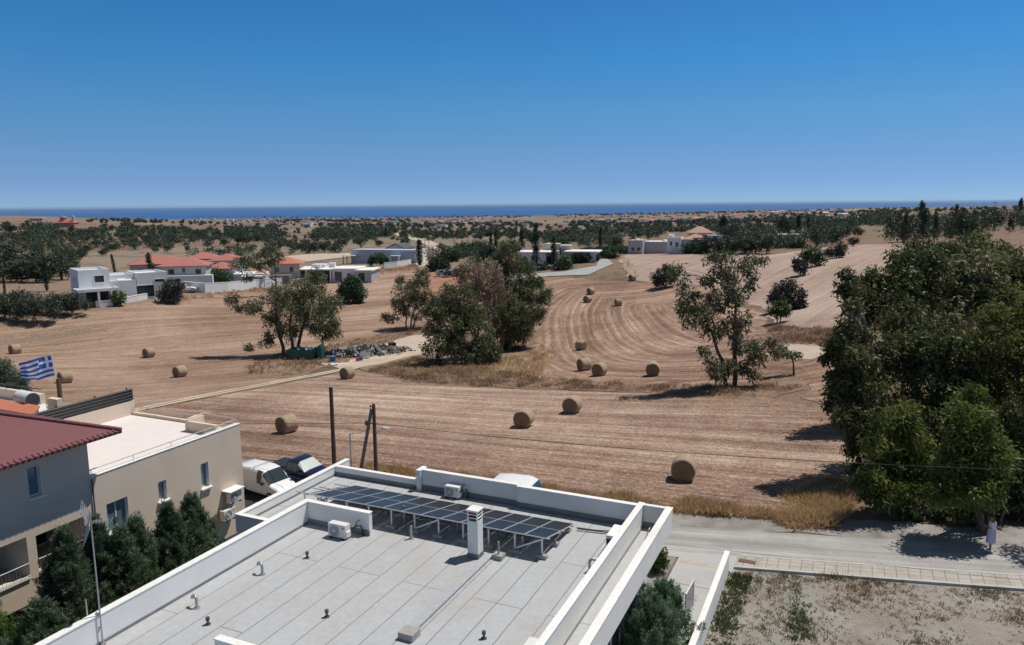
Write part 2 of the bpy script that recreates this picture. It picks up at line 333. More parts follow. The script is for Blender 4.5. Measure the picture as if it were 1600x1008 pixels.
def patch_mat(name, stops, scale=.5, fine=6., bmp=.6, rough=.95, extra=None):
    m, t, b, o = newmat(name); ob = N(t, 'ShaderNodeTexCoord').outputs['Object']
    f = mathn(t, 'MULTIPLY_ADD', noise(t, ob, scale, 6, .65, .5), .62, 0); f = mathn(t, 'MULTIPLY_ADD', noise(t, ob, fine, 5, .75), .40, f)
    c = ramp(t, f, stops)
    if extra:
        e = ramp(t, noise(t, ob, extra[1], 5, .7, .8), [(extra[2], (0, 0, 0)), (extra[2]+.12, (1, 1, 1))]); c = mixc(t, e, c, extra[0])
    t.links.new(c, b.inputs['Base Color']); b.inputs['Roughness'].default_value = rough; b.inputs['Specular IOR Level'].default_value = .15
    bump(t, b, noise(t, ob, fine*1.3, 5, .8), bmp, .06); return m
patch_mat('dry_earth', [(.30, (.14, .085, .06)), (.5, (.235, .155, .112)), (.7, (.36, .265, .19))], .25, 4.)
patch_mat('pale_dirt', [(.30, (.36, .28, .21)), (.5, (.50, .41, .33)), (.72, (.60, .52, .44))], .3, 5., .4)
patch_mat('track_dirt', [(.30, (.40, .31, .22)), (.5, (.54, .44, .34)), (.72, (.62, .53, .43))], .4, 5., .4)
patch_mat('lot_soil', [(.30, (.17, .135, .105)), (.46, (.29, .255, .22)), (.60, (.37, .345, .31)), (.75, (.47, .45, .42))], .35, 7., .8, extra=((.30, .31, .29), .16, .52))
patch_mat('gravel', [(.34, (.16, .14, .13)), (.5, (.30, .28, .26)), (.68, (.46, .44, .42))], .5, 14., .8)
m, t, b, o = newmat('chip_road'); tc_ = N(t, 'ShaderNodeTexCoord'); mp_ = N(t, 'ShaderNodeMapping'); mp_.inputs['Scale'].default_value = (.07, 2.2, 1); t.links.new(tc_.outputs['UV'], mp_.inputs['Vector'])
f_ = mathn(t, 'MULTIPLY_ADD', noise(t, mp_.outputs[0], 1., 5, .65, .3), .75, mathn(t, 'MULTIPLY_ADD', noise(t, tc_.outputs['Object'], 13., 4, .8), .55, mathn(t, 'MULTIPLY', noise(t, tc_.outputs['Object'], .5, 5, .65), .4)))
c_ = ramp(t, f_, [(.55, (.20, .192, .183)), (.80, (.315, .305, .292)), (1.0, (.45, .435, .415))]); t.links.new(c_, b.inputs['Base Color']); b.inputs['Roughness'].default_value = .92; bump(t, b, noise(t, tc_.outputs['Object'], 20., 4, .8), .5, .03)
patch_mat('asphalt_far', [(.3, (.32, .32, .33)), (.7, (.42, .42, .43))], .2, 3., .1)
patch_mat('drive_concrete', [(.3, (.36, .355, .35)), (.5, (.43, .425, .415)), (.7, (.50, .49, .48))], .4, 9., .2)
def terrain_mat():
    m, t, b, o = newmat('terrain'); ob = N(t, 'ShaderNodeTexCoord').outputs['Object']
    mp = N(t, 'ShaderNodeMapping'); mp.inputs['Scale'].default_value = (1, .55, 0); mp.inputs['Rotation'].default_value = (0, 0, .4); t.links.new(ob, mp.inputs['Vector'])
    wr = N(t, 'ShaderNodeVectorMath', operation='MULTIPLY_ADD'); nz = N(t, 'ShaderNodeTexNoise'); nz.inputs['Scale'].default_value = .006; t.links.new(mp.outputs[0], nz.inputs['Vector'])
    t.links.new(nz.outputs['Color'], wr.inputs[0]); wr.inputs[1].default_value = (90, 90, 0); t.links.new(mp.outputs[0], wr.inputs[2])
    vo = N(t, 'ShaderNodeTexVoronoi'); vo.inputs['Scale'].default_value = .0065; t.links.new(wr.outputs[0], vo.inputs['Vector'])
    sep = N(t, 'ShaderNodeSeparateColor'); t.links.new(vo.outputs['Color'], sep.inputs[0])
    fld = ramp(t, sep.outputs[0], [(0, (.185, .125, .095)), (.25, (.28, .21, .165)), (.45, (.225, .14, .11)), (.62, (.30, .24, .19)), (.8, (.14, .125, .085)), (1, (.33, .275, .22))])
    fine = noise(t, ob, .11, 6, .7); c = mixc(t, mathn(t, 'MULTIPLY', fine, .5), fld, (.30, .215, .14)); sc = ramp(t, noise(t, ob, .035, 6, .75, .8), [(.52, (0, 0, 0)), (.62, (1, 1, 1))])
    c = mixc(t, mathn(t, 'MULTIPLY', sc, .65), c, (.075, .078, .045))
    gr = ramp(t, noise(t, ob, 3., 5, .7), [(.3, (.55, .55, .55)), (.7, (1.25, 1.25, 1.25))]); c = mixc(t, 1., c, gr, 'MULTIPLY')
    t.links.new(c, b.inputs['Base Color']); b.inputs['Roughness'].default_value = .95; b.inputs['Specular IOR Level'].default_value = .1
    bump(t, b, noise(t, ob, 4., 5, .8), .6, .1); return m
terrain_mat()
# the ground: one sheet in rings out to the coast and beyond
az = np.r_[np.arange(-56, 56.01, .5), np.arange(60, 300.1, 5.)]; az = np.radians(az); na = len(az)
rr = [1.5]
while rr[-1] < 16000: rr.append(rr[-1]*1.04+.25)
rr = np.array(rr); GX = rr[:, None]*np.sin(az)[None]; GY = rr[:, None]*np.cos(az)[None]
GZ = ground(GX.ravel(), GY.ravel()).reshape(GX.shape)
V = np.c_[GX.ravel(), GY.ravel(), GZ.ravel()]; V = np.r_[V, [[0, 0, gz(0, 0.1)]]]
ii, jj = np.meshgrid(np.arange(len(rr)-1), np.arange(na), indexing='ij'); j2 = (jj+1) % na
Q = np.stack([ii*na+jj, (ii+1)*na+jj, (ii+1)*na+j2, ii*na+j2], -1).reshape(-1, 4)[:, ::-1]
me = mesh_np('ground', V, Q, [MAT['terrain']], smooth=True)
bm = bmesh.new(); bm.from_mesh(me); bm.verts.ensure_lookup_table(); c0 = bm.verts[len(V)-1]
for j in range(na): bm.faces.new((bm.verts[(j+1) % na], bm.verts[j], c0))
bmesh.ops.recalc_face_normals(bm, faces=bm.faces); bm.to_mesh(me); bm.free()
tag(link('ground', me), kind='structure')
# the sea
m_, t_, b_, o_ = newmat('sea_water'); ob_ = N(t_, 'ShaderNodeTexCoord').outputs['Object']
t_.links.new(ramp(t_, noise(t_, ob_, .0006, 4, .6, .5), [(.35, (.016, .085, .27)), (.65, (.024, .115, .33))]), b_.inputs['Base Color'])
b_.inputs['Roughness'].default_value = .6; b_.inputs['Specular IOR Level'].default_value = .15
SEA = -84.
me = bpy.data.meshes.new('sea'); me.from_pydata([(-70000, 2500, SEA), (70000, 2500, SEA), (70000, 62000, SEA), (-70000, 62000, SEA)], [], [(0, 1, 2, 3)]); me.materials.append(m_)
tag(link('sea', me), kind='structure')
def off_at(x, y, off):
    d = np.hypot(x, y); return off*np.maximum(1, d/90.)
def ragged(P, amp, seed):
    rg = random.Random(seed); out_ = []
    for p, q in zip(P, P[1:]+P[:1]):
        L = (q-p).length; n = max(1, int(L/max(1.2, amp*2.2))); nv_ = Vector((-(q-p).y, (q-p).x, 0)).normalized() if L > 0 else Vector((0, 0, 0)); ph = rg.uniform(0, 6)
        for i in range(n):
            k = min(1, i, n-i); out_.append(p.lerp(q, i/n)+nv_*k*amp*(rg.uniform(-.6, .6)+.5*math.sin(ph+i*.7)))
    return out_
def sheet(name, poly, step, off, mat, uvf=None, extra=0., rag=0.):
    P = [Vector((p[0], p[1], 0)) for p in poly]; bm = bmesh.new()
    if rag: P = ragged(P, rag, len(name)+len(poly))
    f = bm.faces.new([bm.verts.new(p) for p in P]); 
    xs = [p.x for p in P]; ys = [p.y for p in P]
    for lo, hi, nrm in ((min(xs), max(xs), Vector((1, 0, 0))), (min(ys), max(ys), Vector((0, 1, 0)))):
        q = math.ceil(lo/step)*step
        while q < hi:
            bmesh.ops.bisect_plane(bm, geom=bm.verts[:]+bm.edges[:]+bm.faces[:], dist=1e-4, plane_co=nrm*q, plane_no=nrm); q += step
    bmesh.ops.triangulate(bm, faces=[f for f in bm.faces if len(f.verts) > 4])
    X = np.array([v.co.x for v in bm.verts]); Y = np.array([v.co.y for v in bm.verts]); Z = ground(X, Y)+off_at(X, Y, off)+extra
    bm.verts.index_update()
    for v, z in zip(bm.verts, Z): v.co.z = z
    bmesh.ops.recalc_face_normals(bm, faces=bm.faces)
    if sum(f.normal.z for f in bm.faces) < 0: bmesh.ops.reverse_faces(bm, faces=bm.faces)
    if uvf:
        U = uvf(X, Y); L = bm.loops.layers.uv.new('UVMap')
        for f in bm.faces:
            for l in f.loops: l[L].uv = U[l.vert.index]
    for f in bm.faces: f.smooth = True
    me = bpy.data.meshes.new(name); bm.to_mesh(me); bm.free(); me.materials.append(MAT[mat]); return tag(link(name, me), kind='structure')
def GP(*pts): return [g(*p) for p in pts]
def uv_dir(ang):
    c, s = math.cos(R(ang)), math.sin(R(ang))                               # rows run at heading ang
    return lambda X, Y: np.c_[X*c-Y*s, X*s+Y*c]
def uv_curve(pts):
    C = [np.array(g(*p))[:2] for p in pts]
    for _ in range(3):
        D = [C[0]]
        for p, q in zip(C, C[1:]): D += [p*.75+q*.25, p*.25+q*.75]
        C = D+[C[-1]]
    C = np.array(C); L = np.r_[0, np.cumsum(np.hypot(*(C[1:]-C[:-1]).T))]
    def f(X, Y):
        P = np.c_[X, Y]; d = np.sqrt(((P[:, None]-C[None])**2).sum(-1)); k = d.argmin(1); return np.c_[d.min(1), L[k]]
    return f
E_ROAD = 24.5+90
sheet('lower_field', GP((-420, 700), (230, 641), (450, 599), (560, 578), (640, 598), (800, 608), (1000, 614), (1180, 620), (1300, 640), (1350, 760), (1330, 790))+[W(37.6, -3), W(37.2, -14), W(36.7, -26), W(36.2, -40), W(35, -60)], 2., 0.03, 'stubble', uv_dir(E_ROAD), rag=0.35)
sheet('left_field', GP((-420, 699), (-300, 560), (0, 513), (130, 488), (200, 479), (290, 465), (420, 453), (560, 431), (650, 418), (720, 426), (762, 432), (770, 520), (700, 520), (655, 500), (600, 530), (530, 560), (452, 597), (230, 640)), 2.5, 0.03, 'stubble_left', uv_dir(62), rag=0.5)
sheet('middle_field', GP((763, 432), (860, 433), (985, 440), (1100, 447), (1196, 490), (1198, 525), (1226, 548), (1180, 598), (1000, 604), (860, 601), (822, 585), (800, 560), (772, 520)), 2., 0.03, 'stubble_curved', uv_curve([(1010, 441), (880, 446), (835, 480), (822, 530), (826, 572), (880, 592), (1000, 599), (1160, 597)]), rag=0.5)
sheet('hillside_field', GP((985, 439), (940, 397), (1080, 395), (1200, 399), (1300, 386), (1400, 380), (1480, 384), (1380, 470), (1310, 520), (1215, 512), (1190, 480), (1100, 446)), 3., 0.034, 'stubble_pale', uv_dir(38), rag=0.6)
sheet('reddish_field', GP((655, 425), (760, 431), (765, 470), (668, 470)), 3., 0.045, 'soil_red', uv_dir(60), rag=0.8)
# dry strips of uncut grass between the fields
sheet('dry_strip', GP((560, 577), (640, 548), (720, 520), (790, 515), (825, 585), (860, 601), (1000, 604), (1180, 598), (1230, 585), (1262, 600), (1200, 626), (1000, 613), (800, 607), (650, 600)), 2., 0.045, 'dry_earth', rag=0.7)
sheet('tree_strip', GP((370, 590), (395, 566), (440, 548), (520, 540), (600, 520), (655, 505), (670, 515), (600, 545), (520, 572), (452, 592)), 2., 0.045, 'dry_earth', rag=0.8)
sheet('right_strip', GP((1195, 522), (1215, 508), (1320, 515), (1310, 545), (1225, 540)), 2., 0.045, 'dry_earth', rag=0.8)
sheet('bare_ground', GP((1180, 596), (1220, 560), (1235, 534), (1300, 545), (1330, 600), (1310, 640), (1250, 622), (1262, 600), (1230, 583)), 2., 0.038, 'stubble_curved', uv_curve([(1230, 534), (1290, 545), (1300, 560), (1200, 580)]), rag=0.7)
sheet('pale_patch', GP((1220, 545), (1238, 531), (1275, 538), (1295, 552), (1270, 562), (1225, 560)), 2., 0.052, 'pale_dirt', rag=0.6)
sheet('dirt_yard', GP((520, 573), (560, 560), (610, 534), (650, 524), (700, 528), (725, 540), (690, 552), (645, 557), (590, 570), (540, 580)), 2., 0.06, 'pale_dirt', rag=0.6)
def ribbon(name, pts, wid, off, mat, step=1.5, rag=.12):
    C = [Vector(p) for p in pts]; L = []; Rr = []
    for i, p in enumerate(C):
        t = (C[min(i+1, len(C)-1)]-C[max(i-1, 0)]).normalized(); n = Vector((-t.y, t.x, 0)); L.append(p+n*wid/2); Rr.append(p-n*wid/2)
    return sheet(name, L+Rr[::-1], step, off, mat, rag=rag)
tr = GP((150, 658), (232, 637), (330, 617), (420, 600), (500, 585), (560, 573), (600, 566), (640, 553))
sheet('track_verge', [p for p in [q+Vector((-.2, 1.5, 0)) for q in tr]+[q+Vector((.2, -1.5, 0)) for q in tr][::-1]], 2., 0.05, 'dry_earth', rag=0.3)
for k in (-1, 1): ribbon('dirt_track', [p+Vector((-.15*k, .78*k, 0)) for p in tr], .62, .065, 'track_dirt')
sheet('street', GP((790, 439), (860, 432), (920, 430), (958, 413), (948, 404), (938, 404), (932, 416), (880, 425), (800, 431)), 3., 0.06, 'asphalt_far')
sheet('far_track', GP((655, 418), (690, 412), (712, 392), (668, 374), (622, 364), (612, 366), (660, 380), (686, 394), (672, 408), (648, 412)), 6., 0.05, 'pale_dirt', rag=0.8)
sheet('earthworks', GP((395, 412), (470, 411), (545, 402), (550, 396), (480, 398), (400, 404)), 6., 0.06, 'pale_dirt', rag=1.5)
# the lane, its verge, the pavement and the plot
def lane_a(b): return 32.72+.232*(b+4.35) if b > -8 else 31.87+.05*(b+8)
bs = [-60, -40, -28, -20, -14, -8, -4, 2, 8, 16, 30, 60]
lane_w = 3.0
def wz(a, b): return W(a, b)
sheet('road', [wz(lane_a(b), b) for b in bs]+[wz(lane_a(b)+lane_w, b) for b in bs[::-1]], 1.5, .035, 'chip_road', lambda X, Y: np.c_[np.c_[X, Y, 0*X]@E2, np.c_[X, Y, 0*X]@E1-.232*(np.c_[X, Y, 0*X]@E2)])
sheet('gravel_verge', [wz(lane_a(b)+lane_w-.05, b) for b in bs]+[wz(lane_a(b)+lane_w+2.2, b) for b in bs[::-1]], 1.5, .028, 'gravel', rag=.35)
sheet('vacant_lot', [W(5, -4.1), W(31.3, -4.1)]+[wz(lane_a(b)-1.28, b) for b in (-3.9, 2, 8, 16, 30, 45)]+[W(5, 45)], 1.5, .03, 'lot_soil')
def paving_mat():
    m, t, b, o = newmat('paving'); uv = N(t, 'ShaderNodeTexCoord').outputs['UV']; ob = N(t, 'ShaderNodeTexCoord').outputs['Object']
    br = N(t, 'ShaderNodeTexBrick'); br.offset = 0; br.inputs['Scale'].default_value = 1.; br.inputs['Brick Width'].default_value = .46; br.inputs['Row Height'].default_value = .372; br.inputs['Mortar Size'].default_value = .014; br.inputs['Mortar Smooth'].default_value = .2
    br.inputs['Color1'].default_value = (.46, .43, .385, 1); br.inputs['Color2'].default_value = (.41, .385, .35, 1); br.inputs['Mortar'].default_value = (.15, .13, .11, 1); t.links.new(uv, br.inputs['Vector'])
    dm = ramp(t, noise(t, ob, .8, 6, .75, 1.), [(.42, (0, 0, 0)), (.68, (1, 1, 1))]); c = mixc(t, mathn(t, 'MULTIPLY', dm, .65), br.outputs['Color'], (.27, .22, .17)); t.links.new(c, b.inputs['Base Color']); b.inputs['Roughness'].default_value = .9; return m
paving_mat()
pbs = [-4.0, -1, 2, 5, 8, 12, 16, 24, 40]
def uv_pave(X, Y): P = np.c_[X, Y, 0*X]; a = P@E1; b = P@E2; return np.c_[b, a-np.array([lane_a(q) for q in b])+1.14]
sheet('pavement', [wz(lane_a(b)-1.12, b) for b in pbs]+[wz(lane_a(b)-.10, b) for b in pbs[::-1]], 1., .0, 'paving', uv_pave, extra=.13)
for o1, o2, nm in ((-1.28, -1.12, 'kerb'), (-.10, .04, 'kerb')):
    m = MB()
    for b0, b1 in zip(pbs, pbs[1:]):
        for q in range(4):
            p, r = b0+(b1-b0)*q/4, b0+(b1-b0)*(q+1)/4; ps = []
            for bb, oo in ((p, o1), (r, o1), (r, o2), (p, o2)): v = W(lane_a(bb)+oo, bb); ps.append(v)
            zz = [gz(v.x, v.y) for v in ps]
            m.add([(v.x, v.y, z-.1) for v, z in zip(ps, zz)]+[(v.x, v.y, z+.14) for v, z in zip(ps, zz)], [(4, 5, 6, 7), (0, 1, 5, 4), (1, 2, 6, 5), (2, 3, 7, 6), (3, 0, 4, 7)])
    tag(m.build('kerb', MAT['kerb']), kind='structure')
sheet('driveway', [W(8, -6.4), W(31.7, -6.4), W(31.6, -8.2), W(32.05, -8.2), W(32.35, -6.2), W(32.7, -4.9), W(32.85, -3.95), W(31.15, -3.95), W(31.1, -4.2), W(8, -4.2)], 1.2, .04, 'drive_concrete')
sheet('driveway_joint', [W(29.3, -6.3), W(29.34, -6.3), W(29.34, -4.3), W(29.3, -4.3)], 1.2, .046, 'flashing')
simple('worn_paint', (.47, .42, .34), .9, .15, 3.)
sheet('kerb_marking', [W(31.3, -6.3), W(31.62, -6.3), W(31.62, -4.3), W(31.3, -4.3)], 1.2, .046, 'worn_paint')
patch_mat('dark_ground', [(.3, (.030, .030, .032)), (.7, (.055, .054, .054))], .5, 9., .3)  # near-black ground colour where the van stands
sheet('parking', [W(24, -30), W(31.9, -36), W(31.9, -21.5), W(24, -21.3)], 1.5, .04, 'dark_ground')
sheet('forecourt', [W(26.5, -34), W(31.3, -34), W(31.5, -8), W(31.75, -6.5), W(26.5, -6.5)], 1.5, .03, 'gravel')
# ------------------------------------------------------------------ the white flat-roofed house in front
RZ = -A_
def membrane_mat():
    m, t, b, o = newmat('roof_membrane'); ob = N(t, 'ShaderNodeTexCoord').outputs['Object']
    mp = N(t, 'ShaderNodeMapping'); mp.inputs['Rotation'].default_value = (0, 0, R(90)); mp.inputs['Location'].default_value = (3.3, .32, 0); t.links.new(ob, mp.inputs['Vector'])
    br = N(t, 'ShaderNodeTexBrick'); br.offset = .43; br.offset_frequency = 3; br.inputs['Scale'].default_value = 1; br.inputs['Brick Width'].default_value = 7.7; br.inputs['Row Height'].default_value = .85; br.inputs['Mortar Size'].default_value = .016; br.inputs['Mortar Smooth'].default_value = .3; br.inputs['Bias'].default_value = 0
    br.inputs['Color1'].default_value = (.455, .47, .488, 1); br.inputs['Color2'].default_value = (.435, .45, .468, 1); br.inputs['Mortar'].default_value = (.15, .152, .158, 1)
    wob = N(t, 'ShaderNodeVectorMath', operation='MULTIPLY_ADD'); nz = N(t, 'ShaderNodeTexNoise'); nz.inputs['Scale'].default_value = .7; t.links.new(ob, nz.inputs['Vector']); t.links.new(nz.outputs['Color'], wob.inputs[0]); wob.inputs[1].default_value = (.05, .05, 0); t.links.new(mp.outputs[0], wob.inputs[2]); t.links.new(wob.outputs[0], br.inputs['Vector'])
    st = ramp(t, noise(t, ob, .30, 6, .62, 1.), [(.43, (0, 0, 0)), (.75, (1, 1, 1))]); c = mixc(t, mathn(t, 'MULTIPLY', st, .5), br.outputs['Color'], (.41, .365, .32)); st2 = ramp(t, noise(t, ob, .9, 5, .6, 2.), [(.50, (0, 0, 0)), (.53, (1, 1, 1)), (.56, (0, 0, 0))]); c = mixc(t, mathn(t, 'MULTIPLY', st2, .16), c, (.33, .32, .31))
    fl = ramp(t, noise(t, ob, 5., 6, .75), [(.3, (.90, .90, .90)), (.7, (1.07, 1.07, 1.07))]); c = mixc(t, 1., c, fl, 'MULTIPLY')
    t.links.new(c, b.inputs['Base Color']); b.inputs['Roughness'].default_value = .8; bump(t, b, noise(t, ob, 20., 3), .15); return m
membrane_mat()
HB, HA = -13.3, 16.
HO = (HB, HA, 0)
house = empty('flat_roofed_house', W(HA, HB), RZ, 'large white single storey house with flat grey membrane roof and solar panels, nearest the camera', 'house')
ZR, ZP, ZL = 3.45, 4.3, 3.85
m = MB(HO); m.box(-18.6, -6.5, 4, 26.3, -.3, ZR-.12); m.box(-20.8, -18.6, 20.7, 26.3, -.3, ZR-.121); m.build('wall', MAT['white_wall'], house)
m = MB(HO); m.box(-18.58, -5.72, 4, 26.45, ZR-.12, ZR); m.box(-20.9, -18.58, 20.6, 26.45, ZR-.119, ZR-.002); m.build('roof', MAT['roof_membrane'], house)
def parapet(x0, x1, y0, y1, z1, z0=ZR-.3, cope=.018):
    m = MB(HO); m.box(x0, x1, y0, y1, z0, z1, .012); p = m.build('parapet', MAT['white_wall'], house)
    m = MB(HO); m.box(x0-cope, x1+cope, y0-cope, y1+cope, z1-.01, z1+.035, .01); m.build('coping', MAT['white_coping'], p)
def flash(x0, x1, y0, y1, h=.17):
    m = MB(HO); m.box(x0, x1, y0, y1, ZR-.02, ZR+h); m.build('flashing', MAT['flashing'], house)
parapet(-18.78, -18.57, 4, 21.94, ZP); flash(-18.57, -18.545, 4, 21.73, .09)
parapet(-18.565, -15.75, 21.74, 21.94, ZP-.003); flash(-18.54, -15.73, 21.70, 21.745, .20)
parapet(-21.06, -20.86, 20.52, 27.45, ZL); flash(-20.86, -20.835, 20.7, 26.4, .08)
parapet(-20.855, -18.80, 20.52, 20.70, ZL-.003, ZR-1.2)
parapet(-20.855, -16.55, 26.42, 26.60, ZL-.006); flash(-20.83, -16.55, 26.385, 26.425, .16)
parapet(-16.53, -16.33, 26.30, 26.85, ZP+.02)
parapet(-16.325, -11.86, 26.46, 26.66, ZP+.012); flash(-16.30, -11.86, 26.42, 26.465, .22)
parapet(-11.855, -6.95, 26.34, 26.54, ZP); flash(-11.84, -6.95, 26.30, 26.345, .22)
parapet(-6.93, -6.73, 4, 26.70, ZP+.004); flash(-6.955, -6.93, 4, 26.3, .07); flash(-6.73, -6.70, 4, 26.5, .07)
parapet(-6.725, -5.90, 26.50, 26.64, ZP-.004); flash(-6.70, -5.90, 26.46, 26.505, .22)
parapet(-5.89, -5.66, 4, 26.68, ZP, 3.40)
parapet(-15.05, -12.6, 13.65, 13.86, 4.05)
for a0, a1 in ((17.2, 19.4), (20.6, 22.6)):
    m = MB(HO); m.box(-6.52, -6.47, a0, a1, .0, 2.2); f = m.build('door', MAT['dark_interior'], house); m = MB(HO)
    for q in (a0, (a0+a1)/2, a1): m.box(-6.465, -6.43, q-.04, q+.04, 0, 2.24)
    m.box(-6.463, -6.432, a0+.04, a1-.04, 2.16, 2.238); m.build('door_frame', MAT['white_metal'], f)
m = MB(HO); m.box(-20.82, -20.79, 22, 24, 1.1, 2.3); m.build('window', MAT['glass_dark'], house)
m = MB(HO); m.box(-20.3, -19.1, 20.64, 20.69, 1.5, 2.6); m.build('window', MAT['glass_dark'], house)
# chimney
m = MB(HO); cb, ca, hw = -11.42, 21.86, .20; m.box(cb-hw, cb+hw, ca-hw, ca+hw, ZR-.02, 4.80, .012); ch = m.build('chimney', MAT['white_wall'], house)
m = MB(HO); m.box(cb-hw-.015, cb+hw+.015, ca-hw-.015, ca+hw+.015, ZR, ZR+.17); m.build('chimney_base', MAT['flashing'], ch)
m = MB(HO); m.box(cb-.165, cb+.165, ca-.165, ca+.165, 4.80, 5.16); m.build('flue', MAT['dark_interior'], ch)
m = MB(HO)
for z0, z1 in ((4.895, 4.925), (5.02, 5.05)): m.box(cb-hw-.01, cb+hw+.01, ca-hw-.01, ca+hw+.01, z0, z1)
for sx in (-1, 1):
    for sy in (-1, 1): m.box(cb+sx*(hw-.03)-.025, cb+sx*(hw-.03)+.025, ca+sy*(hw-.03)-.025, ca+sy*(hw-.03)+.025, 4.80, 5.15)
m.build('chimney_slat', MAT['white_coping'], ch)
m = MB(HO); m.box(cb-hw-.03, cb+hw+.03, ca-hw-.03, ca+hw+.03, 5.14, 5.20, .01); m.build('chimney_cap', MAT['white_coping'], ch)
m = MB(HO); m.box(cb-.15, cb+.15, ca-.203, ca-.15, 5.055, 5.135); m.build('vent_panel', MAT['chimney_red'], ch)
# raised duct strip across the roof
m = MB(HO); m.box(-11.12, -10.82, 16.9, 22.0, ZR-.01, ZR+.10, .012); m.box(-10.80, -10.70, 16.9, 21.9, ZR-.01, ZR+.035); m.build('roof_duct', MAT['membrane_strip'], house)
m = MB(HO); m.box(-11.1, -10.62, 16.45, 16.90, ZR-.01, ZR+.22, .02); m.build('duct_box', MAT['concrete_block'], house)
m = MB(HO); m.box(-10.80, -10.42, 21.85, 22.2, ZR-.01, ZR+.17, .02); m.tube([(-10.6, 22.0, ZR+.1), (-10.6, 22.0, ZR+.62)], .035); m.build('duct_box', MAT['concrete_block'], house)
m = MB(HO); m.box(-7.32, -6.95, 23.75, 24.75, ZR+.25, ZR+.72, .015); hb = m.build('hatch_box', MAT['white_coping'], house)
m = MB(HO); m.box(-7.29, -6.98, 23.73, 23.752, ZR+.32, ZR+.6); m.box(-7.25, -6.98, 23.8, 24.7, ZR-.01, ZR+.25); m.build('vent_slot', MAT['dark_interior'], hb)
def gooseneck(b, a, h, dx, dy, r=.045):
    m = MB(HO); m.tube([(b, a, ZR-.01), (b, a, ZR+h)], r); arc = [(b, a, ZR+h)]+[(b+dx*.11*(1-math.cos(q)), a+dy*.11*(1-math.cos(q)), ZR+h+.11*math.sin(q)) for q in np.linspace(.3, math.pi, 7)]
    m.tube(arc, r*1.05); m.tube([(b, a, ZR), (b, a, ZR+.03)], r*2.2, 10); m.build('vent_pipe', MAT['galvanised'], house)
gooseneck(-17.28, 17.85, .28, -1, .2); gooseneck(-17.62, 15.42, .26, -1, .2); gooseneck(-7.44, 22.35, .34, .9, .4)
for b, a in ((-16.7, 19.4), (-16.6, 14.87), (-13.67, 16.6), (-8.9, 17.46)):
    m = MB(HO); m.tube([(b, a, ZR-.01), (b, a, ZR+.16)], .035); m.tube([(b, a, ZR+.14), (b, a, ZR+.23)], .06, 10); m.tube([(b, a, ZR), (b, a, ZR+.025)], .085, 10); m.build('vent_pipe', MAT['steel_dark'], house)
for b, a, h in ((-14.2, 22.15, .5), (-15.1, 23.1, .75), (-10.1, 22.9, .55), (-12.9, 23.3, .4)):
    m = MB(HO); m.tube([(b, a, ZR-.01), (b, a, ZR+h)], .05); m.tube([(b, a, ZR), (b, a, ZR+.03)], .1, 10); m.build('vent_pipe', MAT['galvanised'], house)
for pts in ([(-8.9, 25.2, ZR+.12), (-8.2, 25.3, ZR+.10), (-7.5, 25.45, ZR+.12), (-6.9, 25.6, ZR+.25)], [(-8.9, 25.27, ZR+.05), (-7.7, 25.4, ZR+.05), (-6.95, 25.7, ZR+.05)]): m = MB(HO); m.tube(pts, .022, 6); m.build('conduit', MAT['steel_dark'], house)
for pts in ([(-6.35, 25.6, ZR), (-6.3, 25.6, ZR+.3), (-6.3, 25.9, ZR+.3)], [(-6.0, 26.3, ZR), (-6.0, 26.3, ZR+.55)]): m = MB(HO); m.tube(pts, .02, 6); m.build('conduit', MAT['galvanised'], house)
# solar array
def cells_mat():
    m, t, b, o = newmat('solar_cells'); uv = N(t, 'ShaderNodeTexCoord').outputs['UV']
    br = N(t, 'ShaderNodeTexBrick'); br.offset = 0; br.inputs['Scale'].default_value = 1; br.inputs['Brick Width'].default_value = 1/6; br.inputs['Row Height'].default_value = 1/10; br.inputs['Mortar Size'].default_value = .005; br.inputs['Mortar Smooth'].default_value = .2
    br.inputs['Color1'].default_value = (.013, .015, .020, 1); br.inputs['Color2'].default_value = (.018, .020, .026, 1); br.inputs['Mortar'].default_value = (.075, .08, .09, 1); t.links.new(uv, br.inputs['Vector'])
    t.links.new(br.outputs['Color'], b.inputs['Base Color']); b.inputs['Roughness'].default_value = .3; b.inputs['Specular IOR Level'].default_value = .3; return m
cells_mat()
AO = (-14., 23.9, ZR)
arr = empty('solar_array', W(23.9, -14., ZR), RZ, 'long rack of dark solar panels on white posts across the white house roof', 'solar panels')
a0, a1, z0, z1 = 22.55, 25.33, 4.25, 3.64
def on_slope(b, a, dz=0.): return (b, a, z0+(z1-z0)*(a-a0)/(a1-a0)+dz)
for c in range(12):
    for r_ in range(2):
        bR = -9.05-.83*c; bL = bR-.83+.018; p0 = a0+r_*1.39+.009; p1 = p0+1.372
        if c == 11 and r_ == 0: pass
        m = MB(AO); q = [on_slope(bL, p0), on_slope(bR, p0), on_slope(bR, p1), on_slope(bL, p1)]
        m.add(q+[(x, y, z-.035) for x, y, z in q], [(0, 1, 2, 3), (7, 6, 5, 4), (0, 4, 5, 1), (1, 5, 6, 2), (2, 6, 7, 3), (3, 7, 4, 0)]); po = m.build('solar_panel', MAT['aluminium'], arr)
        me = bpy.data.meshes.new('cells'); e = .026
        q = [on_slope(bL+e, p0+e, .003), on_slope(bR-e, p0+e, .003), on_slope(bR-e, p1-e, .003), on_slope(bL+e, p1-e, .003)]
        me.from_pydata([(x-AO[0], y-AO[1], z-AO[2]) for x, y, z in q], [], [(0, 1, 2, 3)]); U = me.uv_layers.new(name='UVMap')
        for i, uv in enumerate(((0, 0), (1, 0), (1, 1), (0, 1))): U.data[i].uv = uv
        me.materials.append(MAT['solar_cells']); link('cells', me, po)
